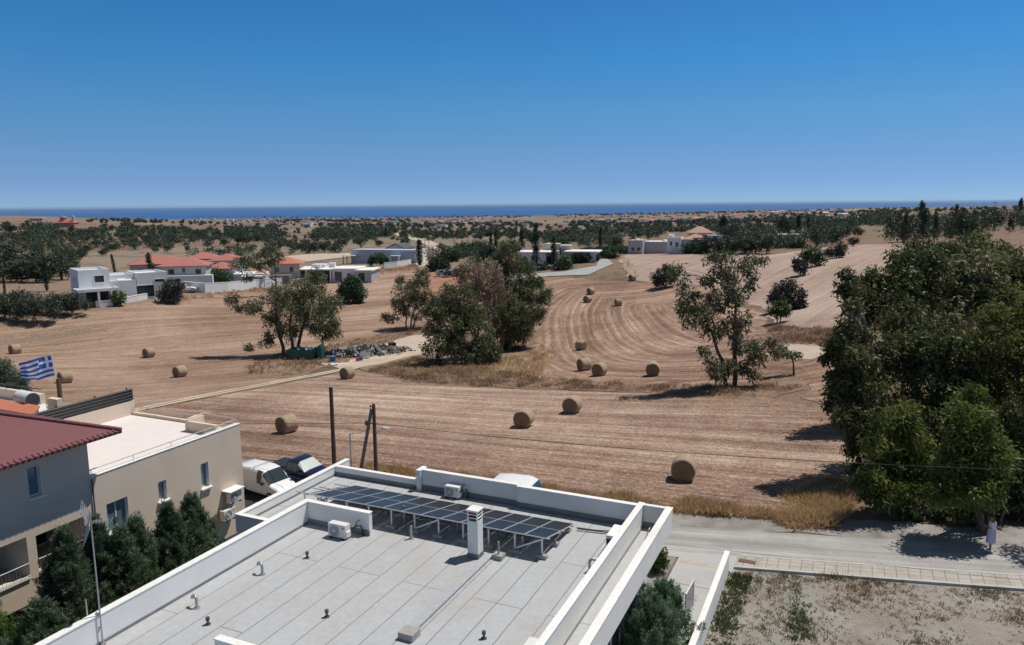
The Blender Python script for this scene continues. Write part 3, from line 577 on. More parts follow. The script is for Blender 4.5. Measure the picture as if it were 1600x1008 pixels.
for a in (22.75, 23.75, 24.15, 25.15):
    m = MB(AO); m.bar(on_slope(-19.95, a, -.06), on_slope(-9.0, a, -.06), .04, .045); m.build('rail', MAT['aluminium'], arr)
for k in range(11):
    b = -9.26-1.02*k
    m = MB(AO); m.bar((b, 22.66, ZR+.1), on_slope(b, 22.66, -.08), .05, .05); m.build('post', MAT['white_metal'], arr)
    m = MB(AO); m.bar((b, 25.05, ZR+.05), on_slope(b, 25.05, -.08), .05, .05); m.build('post', MAT['white_metal'], arr)
    m = MB(AO); m.bar(on_slope(b, 22.6, -.1), on_slope(b, 25.25, -.1), .045, .045); m.build('rafter', MAT['aluminium'], arr)
    m = MB(AO); m.bar((b, 22.7, ZR+.14), (b, 25.05, ZR+.12), .04, .04); m.build('base_rail', MAT['aluminium'], arr)
    for aa in (22.62, 23.7, 24.95):
        m = MB(AO); m.box(b-.2, b+.2, aa-.1, aa+.1, ZR+.003, ZR+.14, .015); m.build('ballast_block', MAT['concrete_block'], arr)
for b0, b1 in ((-10.28, -9.26), (-14.36, -13.34)):
    m = MB(AO); m.bar((b0, 22.66, ZR+.16), on_slope(b1, 22.66, -.1), .05, .05); m.build('brace', MAT['white_metal'], arr)
# air conditioners
def ac_unit(p, rz, label, wide=.78, dep=.30, h=.56, group=None, feet=True):
    o = empty('air_conditioner', p, rz, label, 'air conditioner', group)
    m = MB(); m.box(-wide/2, wide/2, -dep/2, dep/2, .05, h, .025); m.box(wide/2-.14, wide/2+.045, -dep/2+.03, dep/2-.03, .08, h*.55, .02); m.build('casing', MAT['ac_white'], o)
    m = MB(); cx, cz = -wide*.14, .05+(h-.05)/2; rr_ = (h-.05)*.43
    m.tube([(cx, -dep/2-.012, cz), (cx, -dep/2+.01, cz)], rr_, 28); f = m.build('fan_grille', MAT['ac_grille'], o)
    m = MB(); m.tube([(cx, -dep/2-.03, cz), (cx, -dep/2-.01, cz)], rr_*.24, 14); m.build('fan_hub', MAT['ac_white'], f)
    m = MB()
    for k in range(3): 
        rk = rr_*(.45+.25*k); m.tube([(cx+rk*math.cos(q), -dep/2-.018, cz+rk*math.sin(q)) for q in np.linspace(0, 2*math.pi, 25)], .006, 4, cap=False)
    m.build('guard_ring', MAT['ac_white'], f)
    m = MB(); m.box(wide*.30, wide*.42, -dep/2-.006, -dep/2+.004, h*.72, h*.84); m.build('badge', MAT['ac_grille'], o)
    if feet:
        for sx in (-1, 1): m = MB(); m.box(sx*wide*.33-.05, sx*wide*.33+.05, -dep/2-.03, dep/2+.03, 0, .055); m.build('foot', MAT['rubber'], o)
    return o
ac_unit(W(21.2, -16.7, ZR), RZ, 'white air conditioner standing on the flat roof beside the short inner wall')
ac_unit(W(26.2, -14.7, ZR), RZ, 'small white air conditioner behind the solar panels, against the roof edge wall', .66, .27, .52)
ac_unit(W(16.75, -7.22, ZR+.03), RZ+R(90), 'white air conditioner top cut off by the bottom edge of the photo', .8, .3, .6)
for (b, a, zz) in ((-16.05, 21.68, ZR), (-14.15, 26.38, ZR)):
    m = MB(HO); m.tube([(b-.25, a-.25, zz+.3), (b-.08, a-.18, zz+.42), (b+.03, a-.08, zz+.40), (b+.07, a-.04, zz+.2), (b+.07, a-.04, zz)], .03, 8); m.tube([(b-.2, a-.2, zz+.25), (b-.12, a-.1, zz+.55), (b-.05, a-.02, zz+.6)], .018, 6); m.build('refrigerant_pipe', MAT['black_plastic'], house)
# television aerial clamped to the parapet
an = empty('tv_aerial', W(12.92, -18.50, ZR), RZ, 'tall galvanised mast with a television aerial clamped to the white parapet', 'aerial')
m = MB(); m.tube([(0, 0, 0), (0, 0, 3.92)], .021, 8); m.build('mast', MAT['galvanised'], an)
m = MB(); m.tube([(0, .02, 3.62), (.55, .35, 3.62)], .016, 6); bo = m.build('boom', MAT['galvanised'], an)
m = MB(); m.tube([(.50, .32, 3.62), (.56, .36, 3.62)], .10, 14); m.tube([(.40, .26, 3.62), (.42, .27, 3.62)], .05, 10); m.build('director', MAT['black_plastic'], bo)
for sgn in (1, -1):
    m = MB(); A0, A1 = Vector((-.42, .30, 0)), Vector((.34, -.30, 0))
    for k in range(7):
        q = k/6; c_ = Vector((-.10*q, -.14*q, 3.62+sgn*(.05+.42*q))); m.tube([A0+c_, A1+c_], .009, 5)
    for q in (.02, .5, .98): c0_ = A0.lerp(A1, q); m.tube([c0_+Vector((0, 0, 3.62+sgn*.05)), c0_+Vector((-.10, -.14, 3.62+sgn*.47))], .010, 5)
    m.build('reflector', MAT['galvanised'], an)
for k in range(7):
    q = .15+.75*k/6; c_ = Vector((.55*q, .35*q, 3.62)); m = MB(); m.tube([c_+Vector((-.09, .14, 0)), c_-Vector((-.09, .14, 0))], .010, 4); m.build('element', MAT['galvanised'], bo)
m = MB(); m.tube([(-.32, -.15, .45), (-.32, -.15, 1.35)], .022, 6); m.tube([(-.38, -.17, .6), (-.26, -.12, .6)], .016, 6); m.tube([(-.38, -.17, .75), (-.26, -.12, .75)], .016, 6); m.box(-.06, .06, -.06, .06, .0, .06); m.box(-.16, -.03, -.03, .03, .5, .54); m.box(-.16, -.03, -.03, .03, .9, .94); m.build('bracket', MAT['galvanised'], an)
# boundary wall, gate, driveway details
bw = MB((-4.2, 20, 0)); bw.box(-4.32, -4.14, 8, 31.0, -.2, .95, .012); o = bw.build('boundary_wall', MAT['white_wall']); o.location = W(20, -4.2); o.rotation_euler = (0, 0, RZ); tag(o, 'low white rendered boundary wall between the driveway and the vacant lot', 'wall')
mc = MB((-4.2, 20, 0)); mc.box(-4.34, -4.12, 8, 31.02, .945, .985, .01); mc.build('coping', MAT['white_coping'], o)
gt = empty('garden_gate', W(26.3, -5.0), RZ, 'narrow metal garden gate standing open between bush and boundary wall', 'gate')
m = MB(); m.bar((0, 0, 0), (0, 0, 1.25), .07, .07); m.bar((.05, 1.2, 0), (.05, 1.2, 1.25), .05, .05); m.bar((0, 0, 1.22), (.05, 1.2, 1.22), .04, .04); m.bar((0, 0, .12), (.05, 1.2, .12), .04, .04); m.build('gate_frame', MAT['white_metal'], gt)
m = MB()
for k in range(1, 10): m.bar((.005*k, .12*k, .12), (.005*k, .12*k, 1.22), .018, .018)
m.build('bars', MAT['galvanised'], gt)
m = MB(); m.box(-.25, .25, -.2, .2, 0, .012); mh = m.build('manhole_cover', MAT['concrete_block']); p = W(28.4, -5.2); mh.location = (p.x, p.y, gz(p.x, p.y)+.05); mh.rotation_euler = (0, 0, RZ); tag(mh, 'square concrete inspection cover in the driveway', 'manhole cover')
m = MB(); m.box(-.36, .36, -.15, .15, 0, .012); mh = m.build('drain_grate', MAT['rust']); p = W(32.25, -3.55); mh.location = (p.x, p.y, gz(p.x, p.y)+.14); mh.rotation_euler = (0, 0, RZ); tag(mh, 'rusty brown cover set in the pavement beside the boundary wall', 'drain cover')
# ------------------------------------------------------------------ the beige apartment building
BO = (-30., 18., 0)
apt = empty('apartment_building', W(18, -30), RZ, 'beige rendered apartment building with dark red tiled roof and white roof terrace', 'building')
BF = -26.5
# front wall with real openings for the recessed balconies
wins = [(16.28, 16.78, 5.2, 6.3), (19.2, 20.2, 2.6, 3.85), (21.65, 22.12, 3.05, 3.9), (23.97, 24.45, 2.8, 3.95)]
opens = [(16.35, 18.25, 2.32, 3.75), (12.6, 16.02, 2.28, 3.85), (12.6, 16.05, -.4, 1.33)]
def wall_with_holes(a_lo, a_hi, z_lo, z_hi, holes, thick=.25):
    As = sorted({a_lo, a_hi, *[h[0] for h in holes], *[h[1] for h in holes]}); Zs = sorted({z_lo, z_hi, *[h[2] for h in holes], *[h[3] for h in holes]})
    As = [q for q in As if a_lo <= q <= a_hi]; Zs = [q for q in Zs if z_lo <= q <= z_hi]; m = MB(BO)
    solid = lambda i, j: 0 <= i < len(As)-1 and 0 <= j < len(Zs)-1 and not any(h[0]-1e-6 <= As[i] and As[i+1] <= h[1]+1e-6 and h[2]-1e-6 <= Zs[j] and Zs[j+1] <= h[3]+1e-6 for h in holes)
    X0, X1 = BF-thick, BF
    for i in range(len(As)-1):
        for j in range(len(Zs)-1):
            if not solid(i, j): continue
            y0, y1, z0_, z1_ = As[i], As[i+1], Zs[j], Zs[j+1]
            m.add([(X1, y0, z0_), (X1, y1, z0_), (X1, y1, z1_), (X1, y0, z1_)], [(0, 1, 2, 3)]); m.add([(X0, y0, z0_), (X0, y1, z0_), (X0, y1, z1_), (X0, y0, z1_)], [(3, 2, 1, 0)])
            if not solid(i-1, j): m.add([(X0, y0, z0_), (X1, y0, z0_), (X1, y0, z1_), (X0, y0, z1_)], [(0, 1, 2, 3)])
            if not solid(i+1, j): m.add([(X0, y1, z0_), (X1, y1, z0_), (X1, y1, z1_), (X0, y1, z1_)], [(3, 2, 1, 0)])
            if not solid(i, j-1): m.add([(X0, y0, z0_), (X1, y0, z0_), (X1, y1, z0_), (X0, y1, z0_)], [(3, 2, 1, 0)])
            if not solid(i, j+1): m.add([(X0, y0, z1_), (X1, y0, z1_), (X1, y1, z1_), (X0, y1, z1_)], [(0, 1, 2, 3)])
    return m
m = wall_with_holes(4, 18.66, -1, 6.86, [wins[0]]+opens); m.build('wall', MAT['beige_wall'], apt)
m = wall_with_holes(18.665, 26.5, -1, 5.16, wins[1:]); m.build('wall', MAT['beige_wall'], apt)
m = MB(BO); m.box(-41, BF-.26, 18.42, 18.66, -1, 6.85); m.box(-41, -40.75, 4, 18.4, -1, 6.85); m.box(-33.6, BF-.26, 26.26, 26.5, -1, 4.87); m.box(-33.85, -33.61, 18.7, 26.5, -1, 5.62)
m.box(-28.7, -28.5, 25.25, 26.24, 4.9, 5.45); m.box(-28.49, BF-.255, 25.25, 25.42, 4.9, 5.40); m.box(-33.6, -28.72, 26.27, 26.49, 4.875, 5.02)
m.build('wall', MAT['beige_wall'], apt)
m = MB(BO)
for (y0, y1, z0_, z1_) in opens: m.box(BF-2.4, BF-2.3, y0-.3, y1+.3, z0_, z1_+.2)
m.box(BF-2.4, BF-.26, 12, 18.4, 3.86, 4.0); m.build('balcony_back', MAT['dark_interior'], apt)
m = MB(BO); m.box(BF-2.3, BF-.02, 12.3, 18.30, 2.1, 2.27); m.box(BF-2.3, BF-.26, 16.05, 16.3, 2.28, 3.85); m.box(BF-2.3, BF-.26, 18.2, 18.41, 2.28, 3.85); m.build('balcony_slab', MAT['beige_wall'], apt)
for y0, y1 in ((16.36, 18.24), (12.6, 16.01)):
    m = MB(BO); m.tube([(BF+.03, y0, 2.86), (BF+.03, y1, 2.86)], .020, 6); m.tube([(BF+.03, y0, 2.40), (BF+.03, y1, 2.40)], .018, 6)
    y = y0+.05
    while y < y1: m.tube([(BF+.03, y, 2.40), (BF+.03, y, 2.86)], .008, 4); y += .125
    m.build('balcony_railing', MAT['galvanised'], apt)
    m = MB(BO); m.box(BF-.2, BF+.06, y0, y1, 2.275, 2.335, .01); m.build('ledge', MAT['sill'], apt)
for i, (y0, y1, z0_, z1_) in enumerate(wins):
    m = MB(BO); x = BF-.16; f_ = .045
    m.box(x-.03, x+.03, y0, y1, z0_, z0_+f_); m.box(x-.03, x+.03, y0, y1, z1_-f_, z1_); m.box(x-.03, x+.03, y0, y0+f_, z0_+f_, z1_-f_); m.box(x-.03, x+.03, y1-f_, y1, z0_+f_, z1_-f_)
    if y1-y0 > .8: m.box(x-.03, x+.03, (y0+y1)/2-f_/2, (y0+y1)/2+f_/2, z0_+f_, z1_-f_)
    m.box(x+.031, BF+.004, y1-.022, y1-.001, z0_+.001, z1_-.001); m.box(x+.031, BF+.004, y0+.001, y0+.022, z0_+.001, z1_-.001)
    wn = m.build('window', MAT['white_metal'], apt)
    m = MB(BO); m.box(x-.012, x+.006, y0+f_, y1-f_, z0_+f_, z1_-f_); m.build('pane', MAT['glass_blue'], wn)
    m = MB(BO); m.box(BF-.19, BF+.12, y0-.06, y1+.06, z0_-.075, z0_-.002, .01); m.build('window_sill', MAT['white_coping'], wn)
    if i: m = MB(BO); m.box(x-.35, x-.3, y0-.1, y1+.1, z0_, z1_); m.build('curtain', MAT['beige_wall'], wn)
def terrace_mat():
    m, t, b, o = newmat('terrace_tiles'); ob = N(t, 'ShaderNodeTexCoord').outputs['Object']
    br = N(t, 'ShaderNodeTexBrick'); br.offset = 0; br.inputs['Scale'].default_value = 1; br.inputs['Brick Width'].default_value = .33; br.inputs['Row Height'].default_value = .33; br.inputs['Mortar Size'].default_value = .008; br.inputs['Mortar Smooth'].default_value = .3
    br.inputs['Color1'].default_value = (.78, .715, .69, 1); br.inputs['Color2'].default_value = (.81, .75, .73, 1); br.inputs['Mortar'].default_value = (.62, .55, .52, 1); t.links.new(ob, br.inputs['Vector'])
    c = mixc(t, mathn(t, 'MULTIPLY', noise(t, ob, .6, 6, .7), .25), br.outputs['Color'], (.62, .55, .51)); t.links.new(c, b.inputs['Base Color']); b.inputs['Roughness'].default_value = .7; return m
terrace_mat()
m = MB(BO); m.box(-33.6, BF-.255, 18.665, 26.255, 4.7, 4.9); m.build('roof_terrace', MAT['terrace_tiles'], apt)
m = MB(BO); m.box(BF-.27, BF+.02, 18.67, 26.52, 5.165, 5.20, .008); m.build('coping', MAT['white_coping'], apt)
m = MB(BO); zt = 5.42
m.tube([(BF-.12, 18.7, zt), (BF-.12, 26.4, zt), (-28.6, 26.4, zt+.1), (-28.6, 25.3, zt+.1)], .022, 6)
m.tube([(-28.75, 26.4, zt-.1), (-33.6, 26.4, zt-.1)], .022, 6)
for y in (18.8, 20.7, 22.6, 24.5, 26.38): m.tube([(BF-.12, y, 5.18), (BF-.12, y, zt)], .016, 5)
for x in (-30.3, -32, -33.5): m.tube([(x, 26.4, 5.0), (x, 26.4, zt-.1)], .016, 5)
m.build('terrace_railing', MAT['aluminium'], apt)
# dark pipe screen along the far side of the terrace
m = MB(BO)
for k in range(4): m.tube([(-33.75, 19.2, 5.72+.15*k), (-33.68, 26.45, 5.72+.15*k)], .078, 10)
m.build('pipe_screen', MAT['black_pipe'], apt)
m = MB(BO)
for y in (20.5, 22.5, 24.5, 26.3): m.bar((-33.87, y, 5.6), (-33.87, y, 6.3), .05, .05)
m.build('screen_post', MAT['steel_dark'], apt)
# hip roof
hx, hy, hz = -25.68, 19.58, 6.90; k_ = .385; t1 = 8.2
def roofsheet(o_):
    A, B_, C_ = (hx, hy, hz+o_), (hx-2*t1, hy, hz+o_), (hx, 2., hz+o_); D = (hx-t1, hy-t1, hz+k_*t1+o_); Eq = (hx-t1, 2., hz+k_*t1+o_); F_ = (hx-2*t1, 2., hz+o_); return A, B_, C_, D, Eq, F_
A, B_, C_, D, Eq, F_ = roofsheet(0)
me = bpy.data.meshes.new('roof'); vs = [tuple(np.subtract(p, BO)) for p in (A, C_, Eq, D, A, D, B_, B_, D, Eq, F_)]
me.from_pydata(vs, [], [(1, 0, 3, 2), (4, 6, 5), (7, 10, 9, 8)]); U = me.uv_layers.new(name='UVMap')
for poly in me.polygons:
    for li, vi in zip(poly.loop_indices, poly.vertices): v = vs[vi]; U.data[li].uv = (v[1], v[0]) if poly.index == 0 else (v[0], v[1])
for mm in ('red_tile',): me.materials.append(MAT[mm])
roof = link('roof', me, apt)
m = MB(BO); A2, B2, C2, D2, E2_, F2 = roofsheet(-.10); m.add([A2, C2, E2_, D2], [(0, 1, 2, 3)]); m.add([A2, D2, B2], [(0, 1, 2)])
m.add([A, C_, C2, A2], [(0, 1, 2, 3)]); m.add([A, A2, B2, B_], [(0, 1, 2, 3)]); m.build('eave', MAT['red_tile'], roof)
m = MB(BO)
nT = 46
for i in range(nT):
    t0_, t1_ = i/nT, (i+1)/nT+.006; p = Vector(A).lerp(Vector(D), t0_); q = Vector(A).lerp(Vector(D), t1_); m.tube([p+Vector((0, 0, .03)), q+Vector((0, 0, .055))], .085, 8, .07)
m.build('hip_ridge', MAT['red_tile'], roof)
m = MB(BO); y = hy-.08
while y > 3.: m.tube([(hx-.16, y, hz+.055), (hx+.03, y, hz-.015)], .055, 8); y -= .21
x = hx-.1
while x > hx-15: m.tube([(x, hy-.16, hz+.055), (x, hy+.03, hz-.015)], .055, 8); x -= .21
m.build('eave_tile', MAT['red_tile'], roof)
m = MB(BO); m.box(-26.47, -26.43, 18.67, 18.71, 3.6, 5.1); m.build('downpipe', MAT['steel_dark'], apt)
for a, z, dz in ((25.55, 1.62, 0), (25.1, .92, 0)):
    ac_unit(W(a, BF+.30, z), RZ+R(90), 'white air conditioner on the beige wall, '+('upper of the two on brackets under a hood' if z > 1.2 else 'lower of the two below the hooded one'), .72, .28, .56)
m = MB(BO); m.box(BF+.001, BF+.55, 25.1, 26.02, 2.25, 2.29); m.build('wall_hood', MAT['white_coping'], apt)
# ------------------------------------------------------------------ neighbour with the orange canopy, tank, palm, flag
NO = (-41., 23., 0)
nb = empty('neighbour_house', W(23, -41), RZ, 'beige neighbouring house with orange tiled canopy behind the red roof', 'house')
m = MB(NO); m.box(-52, -36.6, 21.0, 26.3, -2, 4.78); m.build('wall', MAT['beige_wall'], nb)
m = MB(NO); m.box(-51.9, -36.7, 21.1, 26.2, 4.78, 4.83); m.build('roof_terrace', MAT['terrace_tiles'], nb)
m = MB(NO); m.box(-52, -40.4, 26.0, 26.3, 4.835, 5.35); m.box(-37.35, -36.6, 24.4, 24.7, 4.835, 5.85); m.box(-37.2, -36.6, 24.72, 26.3, 4.835, 5.15); m.build('parapet', MAT['beige_wall'], nb)
m = MB(NO); m.add([(-45, 20.9, 5.75), (-35.5, 22.4, 5.62), (-36.3, 23.3, 5.85), (-45, 22.9, 6.05)], [(0, 1, 2, 3)]); m.add([(-45, 20.9, 5.65), (-35.5, 22.4, 5.52), (-36.3, 23.3, 5.75), (-45, 22.9, 5.95)], [(3, 2, 1, 0)]); m.add([(-45, 20.9, 5.65), (-35.5, 22.4, 5.52), (-35.5, 22.4, 5.62), (-45, 20.9, 5.75)], [(0, 1, 2, 3)]); m.add([(-35.5, 22.4, 5.52), (-36.3, 23.3, 5.75), (-36.3, 23.3, 5.85), (-35.5, 22.4, 5.62)], [(0, 1, 2, 3)])
cn = m.build('canopy', MAT['orange_tile'], nb)
m = MB(NO)
for x, y, z in ((-35.9, 22.5, 5.55), (-36.5, 23.2, 5.75)): m.bar((x, y, 4.8), (x, y, z), .12, .12)
m.build('canopy_post', MAT['pole_wood'], cn)
m = MB(NO); m.tube([(-52, 26.15, 5.62), (-40.5, 26.15, 5.62)], .03, 6)
for x in np.arange(-51.5, -40.5, 1.6): m.tube([(x, 26.15, 5.3), (x, 26.15, 5.62)], .02, 5)
m.build('handrail', MAT['steel_dark'], nb)
wt = empty('water_tank', W(23.6, -37.75, 5.62), RZ-R(8), 'rounded white metal water tank lying on its side behind the orange canopy', 'water tank')
m = MB(); m.tube([(-.6, 0, .38), (-.5, 0, .38), (.5, 0, .38), (.6, 0, .38)], .36, 22); m.build('barrel', MAT['white_metal'], wt)
m = MB(); m.tube([(-.64, 0, .38), (-.585, 0, .38)], .34, 22); m.tube([(.585, 0, .38), (.64, 0, .38)], .34, 22); m.build('end_cap', MAT['steel_dark'], wt)
m = MB(); m.box(-.45, -.37, -.3, .3, -.8, .12); m.box(.37, .45, -.3, .3, -.8, .12); m.build('stand', MAT['steel_dark'], wt)
FPp = atdepth(96, 640, depth_of(W(26.65, -39.9, 5))); fz = 4.83
fp = empty('flagpole', (FPp[0], FPp[1], fz), R(0), 'thin white flagpole flying a blue and white striped flag with a cross', 'flagpole')
m = MB(); m.tube([(0, 0, 0), (-.26, 0, 2.72)], .028, 8, .018); m.ball((-.26, 0, 2.74), .04); m.build('pole', MAT['white_metal'], fp)
m = MB(); m.box(-.09, .09, -.09, .09, 0, 1.35, .01); m.build('pole_base', MAT['pole_wood'], fp)
nu, nv = 54, 36; LF, HF = 1.95, 1.12; vs = []; fs = []; mi = []
for j in range(nv+1):
    for i in range(nu+1):
        u, v = i/nu, j/nv
        x = -LF*u*(.95-.05*v); wv = .22*u**.6*math.sin(8*u+2.2*v)+.11*u**.7*math.sin(17*u-4*v); z = 2.66-HF*v-.42*u*(1-.25*v)+.06*math.sin(6*u+1.5)*u+.10*u*math.sin(3.1*v+4*u)
        vs.append((x-.255+.095*v, wv-.12*u, z))
for j in range(nv):
    for i in range(nu):
        fs.append((j*(nu+1)+i, j*(nu+1)+i+1, (j+1)*(nu+1)+i+1, (j+1)*(nu+1)+i)); cu, cv = i/4, j/4      # in stripe units; nine stripes
        if cu < 5 and cv < 5: c = 1 if (2 <= cu < 3 or 2 <= cv < 3) else 0
        else: c = int(cv) % 2
        mi.append(c)
me = bpy.data.meshes.new('flag'); me.from_pydata(vs, [], fs); me.materials.append(MAT['flag_blue']); me.materials.append(MAT['flag_white']); me.polygons.foreach_set('material_index', mi); me.polygons.foreach_set('use_smooth', [True]*len(fs)); me.update(); link('flag', me, fp)
# mesh fence along the field behind the neighbour
fc = empty('wire_fence', W(29, -38), RZ, 'rusty wire mesh fence between the neighbouring house and the stubble field', 'fence'); m = MB((-38, 29, 0))
for k in range(5):
    p = W(29.3, -44+2.4*k); m.tube([(-44+2.4*k, 29.3, -2), (-44+2.4*k, 29.3, 3.15)], .03, 6)
m.build('fence_post', MAT['rust'], fc); m = MB((-38, 29, 0))
for z in (3.1, 2.7, 2.3, 1.9, 1.4): m.tube([(-44, 29.3, z), (-34.4, 29.3, z)], .012, 4)
for x in np.arange(-44, -34.4, .3): m.tube([(x, 29.3, 1.2), (x, 29.3, 3.1)], .006, 3)
m.build('wire_mesh', MAT['rust'], fc)
# ------------------------------------------------------------------ vehicles
def shell(stations):
    rings = []
    for (x, hb, zb, hm, zm, hr, zr) in stations:
        half = [(hb*.86, zb), (hb, zb+.10), (hm, (zb+zm)/2), (hm, zm), ((hm*.35+hr*.65), zm+(zr-zm)*.72), (hr-.10, zr-.015), (hr*.5, zr)]
        ring = [(x, y, z) for y, z in half]+[(x, -y, z) for y, z in half[::-1]]; rings.append(ring)
    return rings
def vehicle(name, label, loc, rz, stations, paint, glass, wheels, roof_bars=False, windows=(), shield=None):
    o = empty(name, loc, rz, label, 'van' if 'van' in name else 'pickup'); rg = shell(stations); n = len(rg[0])
    bm = bmesh.new(); V = [[bm.verts.new(p) for p in r_] for r_ in rg]
    for i in range(len(V)-1):
        for k in range(n): bm.faces.new((V[i][k], V[i][(k+1) % n], V[i+1][(k+1) % n], V[i+1][k]))
    bm.faces.new(V[0][::-1]); bm.faces.new(V[-1]); bmesh.ops.recalc_face_normals(bm, faces=bm.faces)
    m = MB(); m.bm(bm, True); bo = m.build('body', MAT[paint], o); bo.data.polygons.foreach_set('use_smooth', [True]*len(bo.data.polygons))
    md = bo.modifiers.new('bevel', 'BEVEL'); md.width = .03; md.segments = 2; md.limit_method = 'ANGLE'; md.angle_limit = R(28)
    def patch(nm, i, k0, k1, mat, par, s0=.04, s1=.96, e=.012, wrap=False):
        m = MB()
        A_, B_ = rg[i], rg[i+1]; ks = list(range(k0, k1+1)); nq = len(ks)-1
        ctr = Vector(((A_[0][0]+B_[0][0])/2, 0, .9)); vs = []
        for s_ in (s0, s1):
            for q in ks:
                v = Vector(A_[q]).lerp(Vector(B_[q]), s_)
                vs.append(v+(v-ctr).normalized()*e)
        m.add(vs, [(j, j+1, nq+1+j+1, nq+1+j) for j in range(nq)]); return m.build(nm, MAT[mat], par)
    for (nm, i, k0, k1, s0, s1) in windows: patch(nm, i, k0, k1, glass, o, s0, s1)
    if shield: patch('sunshade', *shield, 'sunshade', o, .1, .92, .018)
    for (x, y) in wheels:
        m = MB(); m.tube([(x, y-.1, .32), (x, y-.085, .32), (x, y+.085, .32), (x, y+.1, .32)], .32, 22); wl = m.build('wheel', MAT['rubber'], o)
        s_ = 1 if y > 0 else -1; m = MB(); m.tube([(x, y+s_*.09, .32), (x, y+s_*.112, .32)], .20, 18); m.build('rim', MAT['aluminium'], wl)
    L0, L1 = stations[0][0], stations[-1][0]; hwf = stations[-1][3]
    for s_ in (-1, 1):
        m = MB(); m.box(L1-.16, L1-.02, s_*hwf*.72-.13, s_*hwf*.72+.13, stations[-1][4]-.14, stations[-1][4]-.01, .02); m.build('headlight', MAT['glass_blue'], o)
        m = MB(); m.box(L0-.01, L0+.05, s_*stations[0][3]*.85-.07, s_*stations[0][3]*.85+.07, .75, 1.05, .01); m.build('tail_light', MAT['red_plastic'], o)
    m = MB(); m.box(L1-.05, L1+.05, -hwf*.9, hwf*.9, .30, .52, .03); m.build('bumper', MAT['black_plastic'], o)
    m = MB(); m.box(L1-.03, L1+.035, -hwf*.45, hwf*.45, .55, .68, .02); m.build('grille', MAT['black_plastic'], o)
    return o
VAN = [(-2.15, .80, .38, .84, 1.05, .72, 1.72), (-2.05, .86, .32, .88, 1.08, .78, 1.86), (-.6, .88, .30, .90, 1.08, .80, 1.90), (.1, .88, .30, .90, 1.06, .80, 1.90), (.62, .88, .30, .90, 1.04, .76, 1.84), (1.38, .86, .30, .88, 1.00, .80, 1.09), (1.85, .82, .32, .84, .84, .70, .98), (2.12, .74, .36, .74, .66, .55, .80)]
p = W(30.7, -29.0); vz = gz(p.x, p.y)+.03
v1 = vehicle('parked_van', 'white parked van with roof bars beside the navy pickup', (p.x, p.y, vz), RZ-R(9), VAN, 'white_paint', 'glass_dark', [(-1.35, .80), (-1.35, -.80), (1.35, .80), (1.35, -.80)],
  windows=[('windscreen', 4, 4, 9, .05, .94), ('side_window', 3, 3, 5, .1, .95), ('side_window', 3, 8, 10, .1, .95), ('rear_window', 0, 4, 9, .2, .8)])
v1.scale = (.84, .84, .84)
for x in (-1.6, -.3):
    m = MB(); m.tube([(x, -.74, 1.9), (x, -.70, 1.99), (x, .70, 1.99), (x, .74, 1.9)], .018, 6); m.build('roof_bar', MAT['steel_dark'], v1)
for s_ in (-1, 1): m = MB(); m.box(.72, .84, s_*.99-.09, s_*.99+.09, 1.06, 1.24, .02); m.build('wing_mirror', MAT['black_plastic'], v1)
PICK = [(-2.55, .78, .46, .80, .90, .74, 1.00), (-2.45, .86, .42, .87, 1.0, .82, 1.08), (-.75, .88, .40, .89, 1.0, .84, 1.09), (-.55, .88, .40, .89, 1.02, .72, 1.66), (-.1, .88, .40, .89, 1.02, .70, 1.74), (.35, .88, .40, .89, 1.02, .70, 1.70), (1.10, .88, .40, .89, .98, .82, 1.08), (2.0, .86, .42, .87, .90, .74, 1.02), (2.4, .78, .46, .80, .72, .62, .88)]
p = W(33.2, -28.6); vz = gz(p.x, p.y)+.03
v2 = vehicle('parked_pickup', 'dark navy blue pickup with a silver sunshade behind its windscreen', (p.x, p.y, vz), RZ-R(5), PICK, 'navy_paint', 'glass_dark', [(-1.5, .80), (-1.5, -.80), (1.55, .80), (1.55, -.80)],
  windows=[('windscreen', 5, 4, 9, .05, .94), ('side_window', 3, 3, 5, .1, .95), ('side_window', 3, 8, 10, .1, .95), ('side_window', 4, 3, 5, .05, .95), ('side_window', 4, 8, 10, .05, .95), ('rear_window', 2, 4, 9, .3, .9)], shield=(5, 4, 9))
v2.scale = (.85, .85, .85)
m = MB(); m.box(-2.38, -.85, -.72, .72, 1.085, 1.12); m.build('cargo_bed', MAT['black_plastic'], v2)
for s_ in (-1, 1): m = MB(); m.box(.55, .67, s_*1.0-.1, s_*1.0+.1, 1.06, 1.22, .02); m.build('wing_mirror', MAT['black_plastic'], v2)
VAN2 = [(-1.5, .80, .38, .84, 1.05, .70, 1.75), (-1.4, .86, .32, .88, 1.10, .80, 2.02), (-.6, .88, .30, .90, 1.10, .84, 2.10), (.5, .88, .30, .90, 1.08, .84, 2.10), (.82, .88, .30, .90, 1.06, .80, 2.00), (1.35, .86, .30, .88, 1.02, .80, 1.12), (1.7, .82, .32, .84, .86, .70, .98), (1.9, .74, .36, .74, .66, .55, .80)]
p = W(33.55, -14.95); vz = gz(p.x, p.y)+.03
v3 = vehicle('parked_van', 'white van of which only the rounded roof shows over the house parapet', (p.x, p.y, vz), RZ+R(2), VAN2, 'white_paint', 'glass_dark', [(-1.0, .80), (-1.0, -.80), (1.2, .80), (1.2, -.80)],
  windows=[('windscreen', 4, 4, 9, .08, .94), ('side_window', 3, 3, 5, .0, .95), ('side_window', 3, 8, 10, .0, .95)])
v3.scale = (.95, .92, .88)
